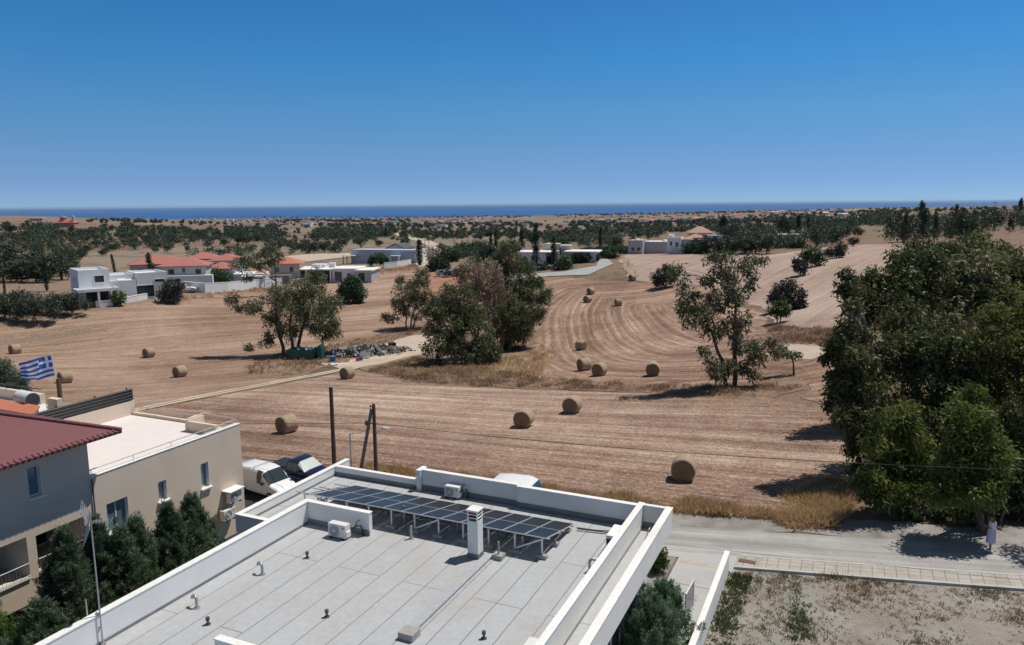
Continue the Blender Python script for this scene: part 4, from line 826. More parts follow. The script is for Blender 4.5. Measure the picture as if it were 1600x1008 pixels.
# ------------------------------------------------------------------ poles and cables
def zground(p): return gz(p.x, p.y)
p = W(33, -26.12); z0 = zground(p)
pl = empty('wooden_pole', (p.x, p.y, z0), 0, 'tall bare dark wooden pole standing alone beside the navy pickup', 'utility pole', 'utility poles by the lane')
m = MB(); m.tube([(0, 0, -.3), (0, 0, 5.56-z0)], .135, 12, .105); m.build('shaft', MAT['pole_wood'], pl)
m = MB(); m.tube([(0, 0, 5.55-z0), (0, 0, 5.60-z0)], .115, 12, .09); m.build('pole_cap', MAT['galvanised'], pl)
p = W(32, -22.6); z0 = zground(p); PZ = 5.2
pl2 = empty('utility_pole', (p.x, p.y, z0), RZ, 'wooden utility pole with a slanted brace pole, insulators and a street lamp arm', 'utility pole', 'utility poles by the lane')
m = MB(); m.tube([(0, 0, -.3), (0, 0, PZ-z0)], .12, 12, .09); m.build('shaft', MAT['pole_wood'], pl2)
m = MB(); m.tube([(-1.45, 0, -.3), (-.13, -.05, PZ-.35-z0)], .11, 12, .085); m.build('brace_pole', MAT['pole_grey'], pl2)
for k in range(4):
    m = MB(); z = PZ-.15-.19*k-z0; m.tube([(-.1, -.02, z), (-.19, -.02, z)], .02, 6); m.tube([(-.19, -.02, z-.03), (-.19, -.02, z+.07)], .045, 8); m.build('insulator', MAT['steel_dark'], pl2)
m = MB(); m.bar((-.55, 0, 4.12-z0), (.15, 0, 4.12-z0), .05, .05); m.box(-.55, -.35, -.08, .08, 3.98-z0, 4.24-z0, .02); m.build('cross_arm', MAT['steel_dark'], pl2)
m = MB(); m.tube([(.08, 0, 3.62-z0), (.35, .05, 3.80-z0), (.52, .08, 3.90-z0)], .025, 6); la = m.build('lamp_arm', MAT['galvanised'], pl2)
m = MB(); m.box(.42, .80, .0, .18, 3.88-z0, 3.97-z0, .03); m.build('lamp_head', MAT['white_plastic'], la)
p3 = W(31.2, -23.6); z3 = zground(p3)
sp = empty('service_pole', (p3.x, p3.y, z3), 0, 'thin grey metal pole taking a cable down beside the utility pole', 'pole')
m = MB(); m.tube([(0, 0, -.2), (0, 0, 3.68-z3)], .035, 8); m.build('shaft', MAT['galvanised'], sp); m = MB(); m.ball((0, 0, 3.7-z3), .05); m.box(-.06, .06, -.05, .05, 1.2, 1.6); m.build('cable_bracket', MAT['galvanised'], sp)
def cable(name, p, q, sag, label, r=.013, n=40):
    p, q = Vector(p), Vector(q); m = MB(); c0 = p.lerp(q, .5); pts = [p.lerp(q, t)-Vector((0, 0, sag*4*t*(1-t)))-c0 for t in np.linspace(0, 1, n)]
    m.tube(pts, r, 5); o = m.build(name, MAT['cable']); o.location = c0; tag(o, label, 'cable')
top2 = W(32, -22.68, 4.15)
q = atdepth(1040, 690, depth_of(W(32.4, -7.2, 5))); far_end = atdepth(2300, 745, depth_of(W(36, 16, 5)))
cable('power_cable', top2, far_end, .75, 'long black cable running right from the utility pole across the field', .015, 60)
cable('power_cable', W(32, -22.8, 4.15), atdepth(-300, 628, 52), .55, 'black cable running left from the utility pole past the lone pole')
cable('service_cable', W(32, -22.75, 3.95), (p3.x, p3.y, 3.7), .12, 'short drooping cable between utility pole and thin metal pole', .012, 16)
cable('guy_wire', W(32, -22.6, 2.2), W(31.9, -24.2, .9), .0, 'thin pale wire low between utility pole and its brace', .010, 4)
# ------------------------------------------------------------------ the person by the lane
def skin_obj(name, verts, edges, radii, mat, parent, sub=2, root=0):
    bm = bmesh.new(); ly = bm.verts.layers.skin.verify(); vs = []
    for v, r_ in zip(verts, radii): q = bm.verts.new(v); q[ly].radius = (r_, r_) if isinstance(r_, float) else r_; vs.append(q)
    vs[root][ly].use_root = True
    for a, b in edges: bm.edges.new((vs[a], vs[b]))
    me = bpy.data.meshes.new(name); bm.to_mesh(me); bm.free(); me.materials.append(mat); o = link(name, me, parent)
    k = o.modifiers.new('skin', 'SKIN'); k.use_smooth_shade = True; s_ = o.modifiers.new('sub', 'SUBSURF'); s_.levels = s_.render_levels = sub; return o
pg = g(1547, 862)
pe = empty('person', (pg.x, pg.y, pg.z+.03), R(-28), 'person in a white blouse and long lilac skirt looking down at a phone', 'person')
# local axes: faces -x; y is the person's right
V_ = [(0, 0, .92), (0, 0, 1.10), (.01, 0, 1.28), (.015, 0, 1.40), (-.005, 0, 1.47), (-.045, 0, 1.545), (-.07, 0, 1.60), (-.055, 0, 1.655),
      (.01, .165, 1.365), (-.015, .215, 1.13), (-.20, .12, 1.10), (.01, -.165, 1.365), (-.015, -.215, 1.13), (-.20, -.12, 1.13),
      (0, .085, .88), (-.01, .095, .50), (.015, .095, .09), (-.10, .10, .035), (0, -.085, .88), (-.05, -.095, .50), (-.01, -.095, .09), (-.125, -.10, .035)]
E_ = [(0, 1), (1, 2), (2, 3), (3, 4), (4, 5), (5, 6), (6, 7), (3, 8), (8, 9), (9, 10), (3, 11), (11, 12), (12, 13), (0, 14), (14, 15), (15, 16), (16, 17), (0, 18), (18, 19), (19, 20), (20, 21)]
Rd = [(.13, .11), (.115, .095), (.135, .10), (.11, .08), .052, (.075, .085), (.085, .095), .07, .055, .042, .030, .055, .042, .030, .085, .055, .038, .032, .085, .055, .038, .032]
bd = skin_obj('body', V_, E_, Rd, MAT['skin'], pe)
for sy in (1, -1):                                                        # five-fingered hands curled round the phone
    w0 = Vector((-.20, sy*.12, 1.10 if sy > 0 else 1.13)); d = Vector((-.86, -sy*.45, .25)).normalized(); s_ = Vector((-.25, 0, -1)).normalized() if sy < 0 else Vector((.2, -.1, -1)).normalized()
    v = [w0, w0+d*.075]; e = [(0, 1)]; r_ = [.026, .030]
    for k, (o_, ln) in enumerate(((-.028, .07), (-.009, .078), (.010, .073), (.029, .058))):
        b0 = w0+d*.085+s_*o_; i = len(v); v += [b0, b0+d*ln*.5, b0+d*ln*.75+Vector((.0, -sy*ln*.4, 0))]; e += [(1, i), (i, i+1), (i+1, i+2)]; r_ += [.0095, .0085, .0075]
    b0 = w0+d*.03-s_*.035; i = len(v); v += [b0, b0+d*.035-s_*.012, b0+d*.06-s_*.004]; e += [(0, i), (i, i+1), (i+1, i+2)]; r_ += [.011, .010, .008]
    skin_obj('hand', v, e, r_, MAT['skin'], pe, 1)
m = MB(); m.ball((-.05, 0, 1.635), .112, 1.05, .92, 1.02); m.tube([(.035, 0, 1.62), (.055, 0, 1.50), (.05, 0, 1.40)], .07, 10, .04); hr = m.build('hair', MAT['hair'], pe)
m = MB(); m.ball((-.145, 0, 1.60), .018); 
for sy in (1, -1): m.ball((-.145, sy*.035, 1.625), .010)
m.build('face', MAT['skin'], pe)
def loft(m, rings, n=20):
    vs = []
    for (x, z, rx, ry) in rings: vs += [(x+rx*math.cos(q), ry*math.sin(q), z) for q in np.linspace(0, 2*math.pi, n, endpoint=False)]
    fs = [(i*n+k, i*n+(k+1) % n, (i+1)*n+(k+1) % n, (i+1)*n+k) for i in range(len(rings)-1) for k in range(n)]; m.add(vs, fs, True)
m = MB(); loft(m, [(0, .88, .155, .185), (0, 1.0, .15, .175), (0, 1.12, .14, .165), (.005, 1.27, .155, .185), (.012, 1.37, .125, .175), (.012, 1.43, .075, .085)])
for sy in (1, -1): m.tube([(.01, sy*.15, 1.37), (.0, sy*.19, 1.25), (-.012, sy*.215, 1.16)], .078, 12, .07)
m.build('blouse', MAT['blouse'], pe)
m = MB(); loft(m, [(0, 1.04, .158, .183), (0, .92, .175, .205), (-.01, .75, .18, .205), (-.015, .55, .185, .20), (-.02, .42, .19, .205)]); m.build('skirt', MAT['skirt'], pe)
m = MB()
for sy, dx in ((1, 0), (-1, -.028)): m.ball((-.05+dx, sy*.098, .045), .055, 2.2, .9, .8)
m.build('shoes', MAT['shoe'], pe)
ph_ = MB(); ph_.box(-.035, .035, -.004, .004, -.07, .07, .004); po = ph_.build('mobile_phone', MAT['black_plastic']); M_ = Matrix.Translation(pe.location) @ Matrix.Rotation(R(-28), 4, 'Z') @ Matrix.Translation((-.30, 0, 1.16)) @ Matrix.Rotation(R(90), 4, 'Z') @ Matrix.Rotation(R(-35), 4, 'X'); po.matrix_world = M_; tag(po, 'dark phone held in both hands by the person', 'phone')
# ------------------------------------------------------------------ hay bales
def bale_mats():
    m, t, b, o = newmat('bale_end'); ob = N(t, 'ShaderNodeTexCoord').outputs['Object']
    wv = N(t, 'ShaderNodeTexWave', wave_type='RINGS', rings_direction='Y'); wv.inputs['Scale'].default_value = 5.; wv.inputs['Distortion'].default_value = 4.; wv.inputs['Detail'].default_value = 3; t.links.new(ob, wv.inputs['Vector'])
    f = mathn(t, 'MULTIPLY_ADD', noise(t, ob, 14., 5, .75), .6, mathn(t, 'MULTIPLY', wv.outputs['Fac'], .3)); t.links.new(ramp(t, f, [(.25, (.17, .105, .065)), (.55, (.30, .205, .13)), (.8, (.42, .31, .21))]), b.inputs['Base Color']); b.inputs['Roughness'].default_value = .95; bump(t, b, f, .8, .05)
    m, t, b, o = newmat('bale_side'); ob = N(t, 'ShaderNodeTexCoord').outputs['Object']; mp = N(t, 'ShaderNodeMapping'); mp.inputs['Scale'].default_value = (1, 9, 1); t.links.new(ob, mp.inputs['Vector'])
    f = mathn(t, 'MULTIPLY_ADD', noise(t, mp.outputs[0], 3., 5, .7), .55, mathn(t, 'MULTIPLY', noise(t, ob, 22., 4, .7), .45)); t.links.new(ramp(t, f, [(.28, (.24, .165, .105)), (.5, (.38, .285, .20)), (.72, (.52, .42, .32))]), b.inputs['Base Color']); b.inputs['Roughness'].default_value = .95; bump(t, b, f, .8, .05)
bale_mats()
def bale_mesh(seed):
    rg = np.random.default_rng(seed); n = 40; prof = [(-.60, .0), (-.60, .35), (-.595, .62), (-.56, .685), (-.3, .705), (0, .70), (.3, .705), (.56, .685), (.595, .62), (.60, .35), (.60, .0)]
    vs = []; fs = []; mi = []
    ph = rg.uniform(0, 6.28, 4)
    for i, (y, r_) in enumerate(prof):
        for k in range(n):
            q = 2*math.pi*k/n; rr_ = r_*(1+.012*math.sin(3*q+ph[0]+y*2)+.012*math.sin(5*q+ph[1])+rg.normal(0, .008)); z = rr_*math.sin(q); z = max(z, -.655); vs.append((rr_*math.cos(q), y+rg.normal(0, .008)*(r_ < .6), z+.655))
    for i in range(len(prof)-1):
        for k in range(n): fs.append((i*n+k, i*n+(k+1) % n, (i+1)*n+(k+1) % n, (i+1)*n+k)); mi.append(0 if i in (0, 1, 8, 9) else 1)
    me = bpy.data.meshes.new('hay_bale'); me.from_pydata(vs, [], fs); me.materials.append(MAT['bale_end']); me.materials.append(MAT['bale_side']); me.polygons.foreach_set('material_index', mi); me.polygons.foreach_set('use_smooth', [True]*len(fs)); me.update()
    bm = bmesh.new(); bm.from_mesh(me); bmesh.ops.remove_doubles(bm, verts=bm.verts, dist=1e-4); bmesh.ops.recalc_face_normals(bm, faces=bm.faces); bm.to_mesh(me); bm.free(); return me
BMS = [bale_mesh(k) for k in range(4)]
bales = [(1068, 749, 18, 'largest and nearest round straw bale, dark end facing the camera, above the gravel lane'), (894, 645, 24, 'round straw bale in the lower field, right of a similar one a little nearer'), (818.5, 667, 18, 'round straw bale in the lower field straight behind the solar panels'), (1020, 587, 14, 'round straw bale standing alone left of the sparse eucalyptus shadow'), (936.5, 587, 32, 'round straw bale, right of two that almost touch in the middle field'), (912.5, 579, 62, 'round straw bale, left of two that almost touch in the middle field'), (908, 547, -52, 'round straw bale with its end turned right, behind the two touching bales'), (449, 676, 36, 'round straw bale behind the parked van, under the power cable'), (543, 592, 30, 'round straw bale at the bend of the dirt track near the rubble'), (102.5, 598.5, 38, 'round straw bale right beside the striped flag'), (281.5, 589, 32, 'round straw bale in the left field, the one nearest the dirt track'), (233, 558.5, 30, 'round straw bale in the left field, farther than the one near the track'), (24, 553, 30, 'round straw bale near the left edge of the photo, above the flag'), (988, 438.5, 58, 'farthest straw bale at the edge of the pale hillside field'), (923, 460, 52, 'far straw bale, upper of a close pair near the street'), (918, 472.5, 48, 'far straw bale, lower of a close pair near the street'), (966, 478, 82, 'far straw bale right of and below the close pair'), (840, 500, 78, 'straw bale peeping out right of the large clump of trees')]
for i, (px, py, hd, lb) in enumerate(bales):
    p = g(px, py); o = link('hay_bale', BMS[i % 4], None, (p.x, p.y, p.z+.02)); o.rotation_euler = (0, 0, -R(hd)); s_ = 1. ; tag(o, lb, 'hay bale', 'round straw bales on the stubble')
# ------------------------------------------------------------------ skip, rubble and rubbish
p = g(475, 561); sk = empty('rubbish_skip', (p.x, p.y, p.z), R(-6), 'dark green metal skip full of rubbish under the left eucalyptus', 'skip')
def skip_walls():
    m = MB(); L, Wd, Hh, t_ = 2.1, .95, 1.05, .05
    out_ = [(-L, -Wd), (L, -Wd), (L, Wd), (-L, Wd)]; lo = [(-L*.82, -Wd), (L*.82, -Wd), (L*.82, Wd), (-L*.82, Wd)]
    for i in range(4):
        j = (i+1) % 4; a, b_, c, d = (*lo[i], .12), (*lo[j], .12), (*out_[j], Hh), (*out_[i], Hh); k = .95
        m.add([a, b_, c, d], [(0, 1, 2, 3)]); m.add([(v[0]*k, v[1]*k, v[2]) for v in (a, b_, c, d)], [(3, 2, 1, 0)]); m.add([c, d, (d[0]*k, d[1]*k, Hh), (c[0]*k, c[1]*k, Hh)], [(0, 1, 2, 3)])
    m.add([(*v, .12) for v in lo], [(3, 2, 1, 0)]); m.add([(v[0]*.95, v[1]*.95, .2) for v in lo], [(0, 1, 2, 3)]); return m
sk.scale = (1.02, 1.1, 1.35)
skip_walls().build('container', MAT['skip_green'], sk)
for x in (-1.75, 0, 1.75):
    m = MB(); m.box(x-.04, x+.05, -1.02, -.94, .2, 1.0); m.build('rib', MAT['skip_green'], sk)
m = MB(); m.box(-2.14, 2.14, -.99, -.93, 1.02, 1.10); m.box(-2.14, 2.14, .93, .99, 1.02, 1.10); m.build('rim', MAT['skip_green'], sk)
m = MB(); m.box(2.1, 2.8, -.7, .75, .1, 1.25, .05); m.box(2.2, 2.7, -.6, .6, 1.25, 1.5, .05); m.build('end_frame', MAT['skip_green'], sk)
for i in range(16):
    m = MB(); x, y = rng.uniform(-1.5, 1.5), rng.uniform(-.7, .7); s_ = rng.uniform(.14, .32); m.ball((x, y, .85+rng.uniform(0, .3)), s_, rng.uniform(.8, 1.5), 1, .8, 1); o = m.build('rubbish_bag', MAT[['black_plastic', 'blue_plastic', 'rubble_grey', 'white_plastic', 'black_plastic', 'black_plastic'][i % 6]]); o.parent = sk
rub = g(560, 556)
def debris(center, n, rx, ry, hmax, mats, ang, smin, smax):
    m = MB(); c, s_ = math.cos(ang), math.sin(ang)
    for i in range(n):
        u, v = rng.normal(0, .42, 2); u, v = np.clip(u, -1.1, 1.1), np.clip(v, -1.1, 1.1); x, y = u*rx*c-v*ry*s_, u*rx*s_+v*ry*c; h = hmax*max(0, 1-(u*u+v*v)*.8)*rng.uniform(.2, 1)
        sz = rng.uniform(smin, smax)*(1 if rng.random() < .9 else 1.8); bm = bmesh.new(); bmesh.ops.create_cube(bm, size=1)
        q = Quaternion(rng.normal(0, 1, 4)).normalized(); sc = Vector((sz*rng.uniform(.6, 1.5), sz*rng.uniform(.5, 1), sz*rng.uniform(.3, .8))); zz = gz(center.x+x, center.y+y)-center.z
        for w_ in bm.verts: w_.co = q @ Vector((w_.co.x*sc.x*rng.uniform(.75, 1.2), w_.co.y*sc.y*rng.uniform(.75, 1.2), w_.co.z*sc.z))+Vector((x, y, zz+h+sz*.15))
        m.mi = int(rng.choice([1, 2, 4, 0, 3, 2] if u < .1 else [0, 3, 1, 2, 0, 4]))
        m.bm(bm)
    return m
rc = g(566, 553); o = debris(rc, 1500, 6.8, 3.4, 1.0, 0*[1] or ['rubble_grey', 'rubble_brown', 'rubble_dark', 'rubble_grey', 'rubble_brown'], R(22), .14, .46).build('rubble_heap', [MAT[k] for k in ('rubble_grey', 'rubble_brown', 'rubble_dark', 'rubble_grey', 'rubble_brown')]); o.location = rc
tag(o, 'heap of grey and brown building rubble beside the pale dirt yard', 'rubble', kind='stuff')
p = g(613, 546); bx = MB(); bx.box(-.45, .45, -.5, .5, 0, 1.05, .04); bx.box(-.40, .40, -.52, -.49, .12, .95); o = bx.build('discarded_cabinet', [MAT['rubble_dark']]); o.location = p; o.rotation_euler = (0, 0, .5); tag(o, 'dark discarded cabinet at the right end of the rubble heap', 'cabinet')
def junk(name, px, py, mat, label, cat, parts):
    p = g(px, py); m = MB(); parts(m); o = m.build(name, MAT[mat]); o.location = (p.x, p.y, p.z+.02); o.rotation_euler = (0, 0, rng.uniform(-.4, .4)); tag(o, label, cat)
junk('blue_drum', 520, 565, 'blue_plastic', 'faded blue plastic tub beside the white sheeting near the skip', 'tub', lambda m: (m.tube([(0, 0, 0), (0, 0, .06), (0, 0, .6), (0, 0, .66)], .36, 18, .42), m.tube([(0, 0, .62), (0, 0, .70)], .46, 18)))
def sheeting(m):
    n = 18; vs = [(1.6*(i/n-.5)*2, .34*(j/4-.5)*2*(1+.3*math.sin(i)), .10+.09*math.sin(i*1.3+j*1.7)+.05*math.sin(j*2.2+i*.4)) for j in range(5) for i in range(n+1)]
    m.add(vs, [(j*(n+1)+i, j*(n+1)+i+1, (j+1)*(n+1)+i+1, (j+1)*(n+1)+i) for j in range(4) for i in range(n)], True); m.add([(x, y, 0) for x, y, z in vs[:n+1]]+vs[:n+1], [(i, i+1, n+2+i, n+1+i) for i in range(n)])
junk('plastic_sheeting', 522, 570, 'white_plastic', 'crumpled white plastic sheeting lying on the ground near the skip', 'sheeting', sheeting)
junk('red_ball', 559, 565, 'red_plastic', 'small red plastic tub in front of the rubble heap', 'tub', lambda m: (m.tube([(0, 0, 0), (0, 0, .45)], .2, 14, .27), m.tube([(0, 0, .43), (0, 0, .48)], .29, 14)))
junk('blue_barrel', 564, 564, 'blue_plastic', 'small deep blue barrel beside the red tub at the rubble', 'barrel', lambda m: (m.tube([(0, 0, 0), (0, 0, .12), (0, 0, .5), (0, 0, .62)], .26, 16, .24), m.tube([(0, 0, .2), (0, 0, .24)], .28, 16), m.tube([(0, 0, .4), (0, 0, .44)], .28, 16)))
junk('wooden_pallet', 570, 561, 'white_plastic', 'pale slatted pallet leaning on the front of the rubble heap', 'pallet', lambda m: [m.box(-.6+.2*k, -.48+.2*k, -.04, .0, .05, 1.0) for k in range(7)]+[m.box(-.62, .75, 0.002, .06, z, z+.08) for z in (.1, .5, .9)])
junk('rubble_bag', 503, 560, 'white_plastic', 'torn white bag beside the right end of the green skip', 'bag', lambda m: (m.ball((0, 0, .14), .28, 1.6, .8, .55), m.ball((.3, .1, .1), .2, 1.2, .8, .5)))
# ------------------------------------------------------------------ trees
def leaves(C, rc, per, L, wd, droop, tint_c, seed, spread=1., flat=1.):
    """C clump centres, rc clump radius (array), per leaves each -> verts, quads, tint"""
    rg = np.random.default_rng(seed); k = len(C); n = k*per; Cc = np.repeat(C, per, 0); rr_ = np.repeat(rc, per)[:, None]
    P = rg.normal(0, 1, (n, 3)); P /= np.linalg.norm(P, axis=1)[:, None]+1e-9; P *= rg.random((n, 1))**.45*rr_*np.array([1, 1, flat]); pos = Cc+P
    d = rg.normal(0, 1, (n, 3))*spread; d[:, 2] -= droop; d /= np.linalg.norm(d, axis=1)[:, None]+1e-9
    sd_ = np.cross(d, rg.normal(0, 1, (n, 3))); sd_ /= np.linalg.norm(sd_, axis=1)[:, None]+1e-9
    Ln = ((np.repeat(L, per) if np.ndim(L) else L)*rg.uniform(.6, 1.4, n))[:, None]; Wn = ((np.repeat(wd, per) if np.ndim(wd) else wd)*rg.uniform(.6, 1.4, n))[:, None]
    V = np.stack([pos, pos+d*Ln*.5+sd_*Wn*.5, pos+d*Ln, pos+d*Ln*.5-sd_*Wn*.5], 1).reshape(-1, 3); Q = np.arange(4*n).reshape(-1, 4)
    tn = np.clip(np.repeat(tint_c, per)+rg.normal(0, .13, n), 0, 1); return V, Q, np.repeat(tn, 4)
def limb(m, p, q, r0_, r1_, wob, rg, n=6, sides=7):
    p, q = np.array(p, float), np.array(q, float); L = np.linalg.norm(q-p); pts = []
    o1 = rg.normal(0, wob*L, 3)
    for i in range(n+1):
        t = i/n; b_ = p+(q-p)*t; b_ = b_+o1*math.sin(math.pi*t)+np.array([0, 0, .10*L])*math.sin(math.pi*t)*.6+rg.normal(0, .012*L, 3)*(0 < i < n); pts.append(b_)
    m.tube(pts, r0_, sides, r1_); return pts
def tree(name, label, base, lobes, trunks, leaf='euc_leaf', bark='bark', seed=1, L=.42, wd=.10, droop=.9, per=26, dens=1., clump=.62, r0_=.24, group=None, cat='tree', hollow=.45, twigs=True, dz=0., dark=0.):
    """base: pixel of the foot; lobes: (px, py, rx, ry, away) foliage masses as seen in the photograph, away = metres behind the foot; built at true size"""
    rg = np.random.default_rng(seed); B = np.array(g(*base)); dep = depth_of(B); px2m = dep/FPX
    o = empty(name, B, 0, label, cat, group); Cs = []; Rc = []; Tn = []; LC = []
    for (px, py, rx, ry, aw) in lobes:
        c = atdepth(px, py, dep+aw)-B; s_ = (dep+aw)/FPX; ax, az_ = rx*s_, ry*s_; ay = (ax+az_)/2*.9; LC.append((c, ax, az_))
        n = max(6, int(dens*5.2*(ax*ay*az_)**(2/3)/clump**2)); P = rg.normal(0, 1, (n, 3)); P /= np.linalg.norm(P, axis=1)[:, None]; rad = hollow+(1-hollow)*rg.random((n, 1))**.6
        pc = c+P*rad*np.array([ax, ay, az_])*(1-.35*clump/max(ax, az_, clump)); Cs.append(pc); Rc.append(clump*rg.uniform(.55, 1.25, n)*min(1, max(ax, az_)/clump*.6+.4)); Tn.append(np.clip(rg.normal(.44-dark, .16, n)+rg.normal(0, .14), 0, 1))
    C = np.concatenate(Cs); Rr = np.concatenate(Rc); T_ = np.concatenate(Tn); zmin = .15; C[:, 2] = np.maximum(C[:, 2], zmin)
    Lk = rg.uniform(.7, 1.3, len(C)); Vv, Qq, tt = leaves(C, Rr, per, L*Lk, wd*1.25*Lk, droop, T_, seed+1); link('crown', mesh_np('crown', Vv, Qq, [MAT[leaf]], tt), o)
    m = MB(); foot = []
    for (bx, by, tx, ty) in trunks:
        p = np.array(g(bx, by))-B; q = atdepth(tx, ty, dep)-B; pts = limb(m, p-[0, 0, .3], q, r0_, r0_*.45, .04, rg, 8, 9); foot.append(pts)
    for (c, ax, az_), cc in zip(LC, Cs):
        best = min((np.linalg.norm(np.array(p)-c)+max(0, p[2]-c[2])*1.5, i, j) for i, pts in enumerate(foot) for j, p in enumerate(pts[2:]))
        p = foot[best[1]][best[2]+2]; d0 = np.linalg.norm(c-p); rb = max(.035, min(r0_*.5, r0_*.10*d0**.6)); pts = limb(m, p, c, rb, rb*.45, .05, rg, 6, 6)
        if twigs:
            for q in cc[rg.permutation(len(cc))[:max(5, int(len(cc)*.35))]]: limb(m, pts[int(rg.integers(2, 6))], q, max(.022, rb*.35), .010, .06, rg, 3, 4)
    m.build('trunk', MAT[bark], o); return o
tree('eucalyptus_tree', 'eucalyptus with two trunks leaning over the green skip', (455, 557),
 [(452, 485, 34, 40, 0), (490, 480, 34, 42, 1), (470, 450, 30, 24, 0), (505, 505, 26, 30, -1), (430, 465, 22, 24, 0), (400, 405, 28, 16, 0), (375, 412, 18, 11, 0), (425, 400, 20, 14, .5), (418, 390, 16, 8, 0), (492, 440, 20, 18, 1), (500, 425, 12, 9, 1), (362, 468, 15, 11, -1), (395, 478, 18, 16, -1), (420, 500, 18, 12, 0), (415, 530, 13, 15, -1.5), (390, 542, 8, 5, -2), (520, 515, 16, 14, -1), (528, 470, 10, 12, 1), (372, 480, 7, 7, -1), (448, 520, 20, 16, 0), (515, 480, 16, 16, 1.5), (385, 435, 10, 6, 0)],
 [(443, 557, 432, 440), (466, 548, 488, 470), (458, 548, 455, 490)], 'euc_leaf', seed=11, dens=1.25, r0_=.26, clump=.70)
tree('eucalyptus_tree', 'small multi-stemmed eucalyptus behind the rubble heap and dirt yard', (640, 516),
 [(632, 462, 22, 26, 0), (655, 455, 22, 30, 1), (648, 485, 22, 16, 0), (627, 440, 10, 14, 0), (612, 498, 14, 8, -1), (660, 430, 14, 14, 1), (622, 480, 12, 16, 0), (668, 470, 14, 20, 1), (600, 494, 6, 4, -1)],
 [(637, 516, 628, 470), (641, 516, 652, 470), (645, 516, 662, 480)], 'euc_leaf', seed=23, dens=.8, r0_=.15, clump=.6)
tree('broad_tree', 'leafy green eucalyptus at the left of the large clump', (735, 568),
 [(705, 500, 34, 42, 0), (690, 480, 24, 28, -1), (735, 520, 38, 40, -1), (720, 470, 30, 30, 0), (690, 535, 18, 26, -2), (760, 545, 26, 24, -2), (672, 515, 12, 18, -2), (745, 555, 40, 18, -2), (710, 548, 22, 18, -2.5), (770, 560, 18, 14, -2), (668, 545, 10, 12, -3), (680, 560, 14, 10, -3), (700, 452, 14, 10, 0), (740, 490, 22, 22, -1), (665, 490, 8, 10, -2)],
 [(728, 570, 712, 500), (742, 570, 748, 500)], 'euc_green_leaf', seed=31, dens=1.15, r0_=.25)
tree('dying_tree', 'half dead eucalyptus with pale brown dry leaves amid the large clump', (752, 562),
 [(735, 440, 28, 26, 1), (760, 430, 30, 28, 1), (745, 470, 26, 28, 1), (720, 425, 16, 14, 1), (775, 455, 22, 26, 1), (735, 415, 20, 10, 1), (758, 490, 22, 18, 0), (768, 420, 14, 10, 1)],
 [(750, 564, 748, 450), (757, 564, 768, 460)], 'euc_dry_leaf', 'pale_bark', seed=41, dens=.75, r0_=.2)
tree('broad_tree', 'tall dense dark green eucalyptus at the right of the large clump', (786, 548),
 [(795, 400, 26, 26, 3), (805, 440, 38, 36, 3), (815, 485, 36, 40, 1), (790, 500, 34, 40, 0), (835, 455, 24, 22, 2), (850, 465, 14, 12, 1), (780, 420, 20, 20, 3), (800, 525, 28, 26, 0), (815, 510, 22, 20, -1), (798, 382, 14, 9, 3), (770, 410, 10, 12, 3), (775, 470, 24, 30, 2), (830, 490, 20, 18, 0), (785, 545, 20, 12, 0), (858, 455, 8, 8, 1), (842, 440, 12, 9, 2), (822, 415, 16, 12, 3), (850, 485, 10, 8, 0), (745, 405, 12, 8, 2)],
 [(782, 552, 795, 470), (792, 550, 815, 480)], 'euc_green_leaf', seed=53, dens=1.2, r0_=.27)
tree('eucalyptus_tree', 'tall sparse eucalyptus with forked trunk standing in its shadow, right middle field', (1142, 604),
 [(1130, 425, 22, 22, 1), (1165, 415, 22, 18, 1), (1150, 455, 26, 24, 0), (1175, 440, 14, 20, 1), (1120, 470, 24, 22, 0), (1095, 490, 26, 20, -1), (1080, 500, 18, 12, -1), (1070, 480, 18, 16, -1), (1060, 430, 12, 22, 0), (1150, 500, 24, 30, 0), (1115, 515, 20, 18, -1), (1180, 545, 20, 18, -1), (1205, 540, 16, 14, -1), (1180, 560, 26, 10, -1), (1110, 570, 16, 16, -2), (1120, 585, 14, 14, -2), (1100, 545, 12, 14, -2), (1178, 585, 9, 9, -2), (1155, 535, 16, 22, 0), (1110, 400, 14, 12, 0), (1140, 400, 14, 9, 1), (1190, 405, 12, 7, 1), (1065, 455, 10, 14, 0), (1140, 570, 12, 18, -1), (1085, 460, 12, 12, 0), (1105, 435, 12, 14, 0), (1122, 398, 20, 8, 0), (1160, 575, 12, 8, -1)],
 [(1137, 604, 1112, 520), (1147, 606, 1150, 470)], 'euc_leaf', seed=67, dens=1.0, r0_=.22, clump=.62)
tree('sapling_tree', 'little leaning tree with bare dark trunk right of the sparse eucalyptus', (1241, 586), [(1228, 548, 16, 9, 0), (1240, 553, 14, 6, 0), (1215, 552, 10, 7, 0)], [(1241, 586, 1236, 555)], 'euc_leaf', seed=71, dens=.45, r0_=.11, clump=.4)
bg_ = 'trees of the tall grove at the right edge'
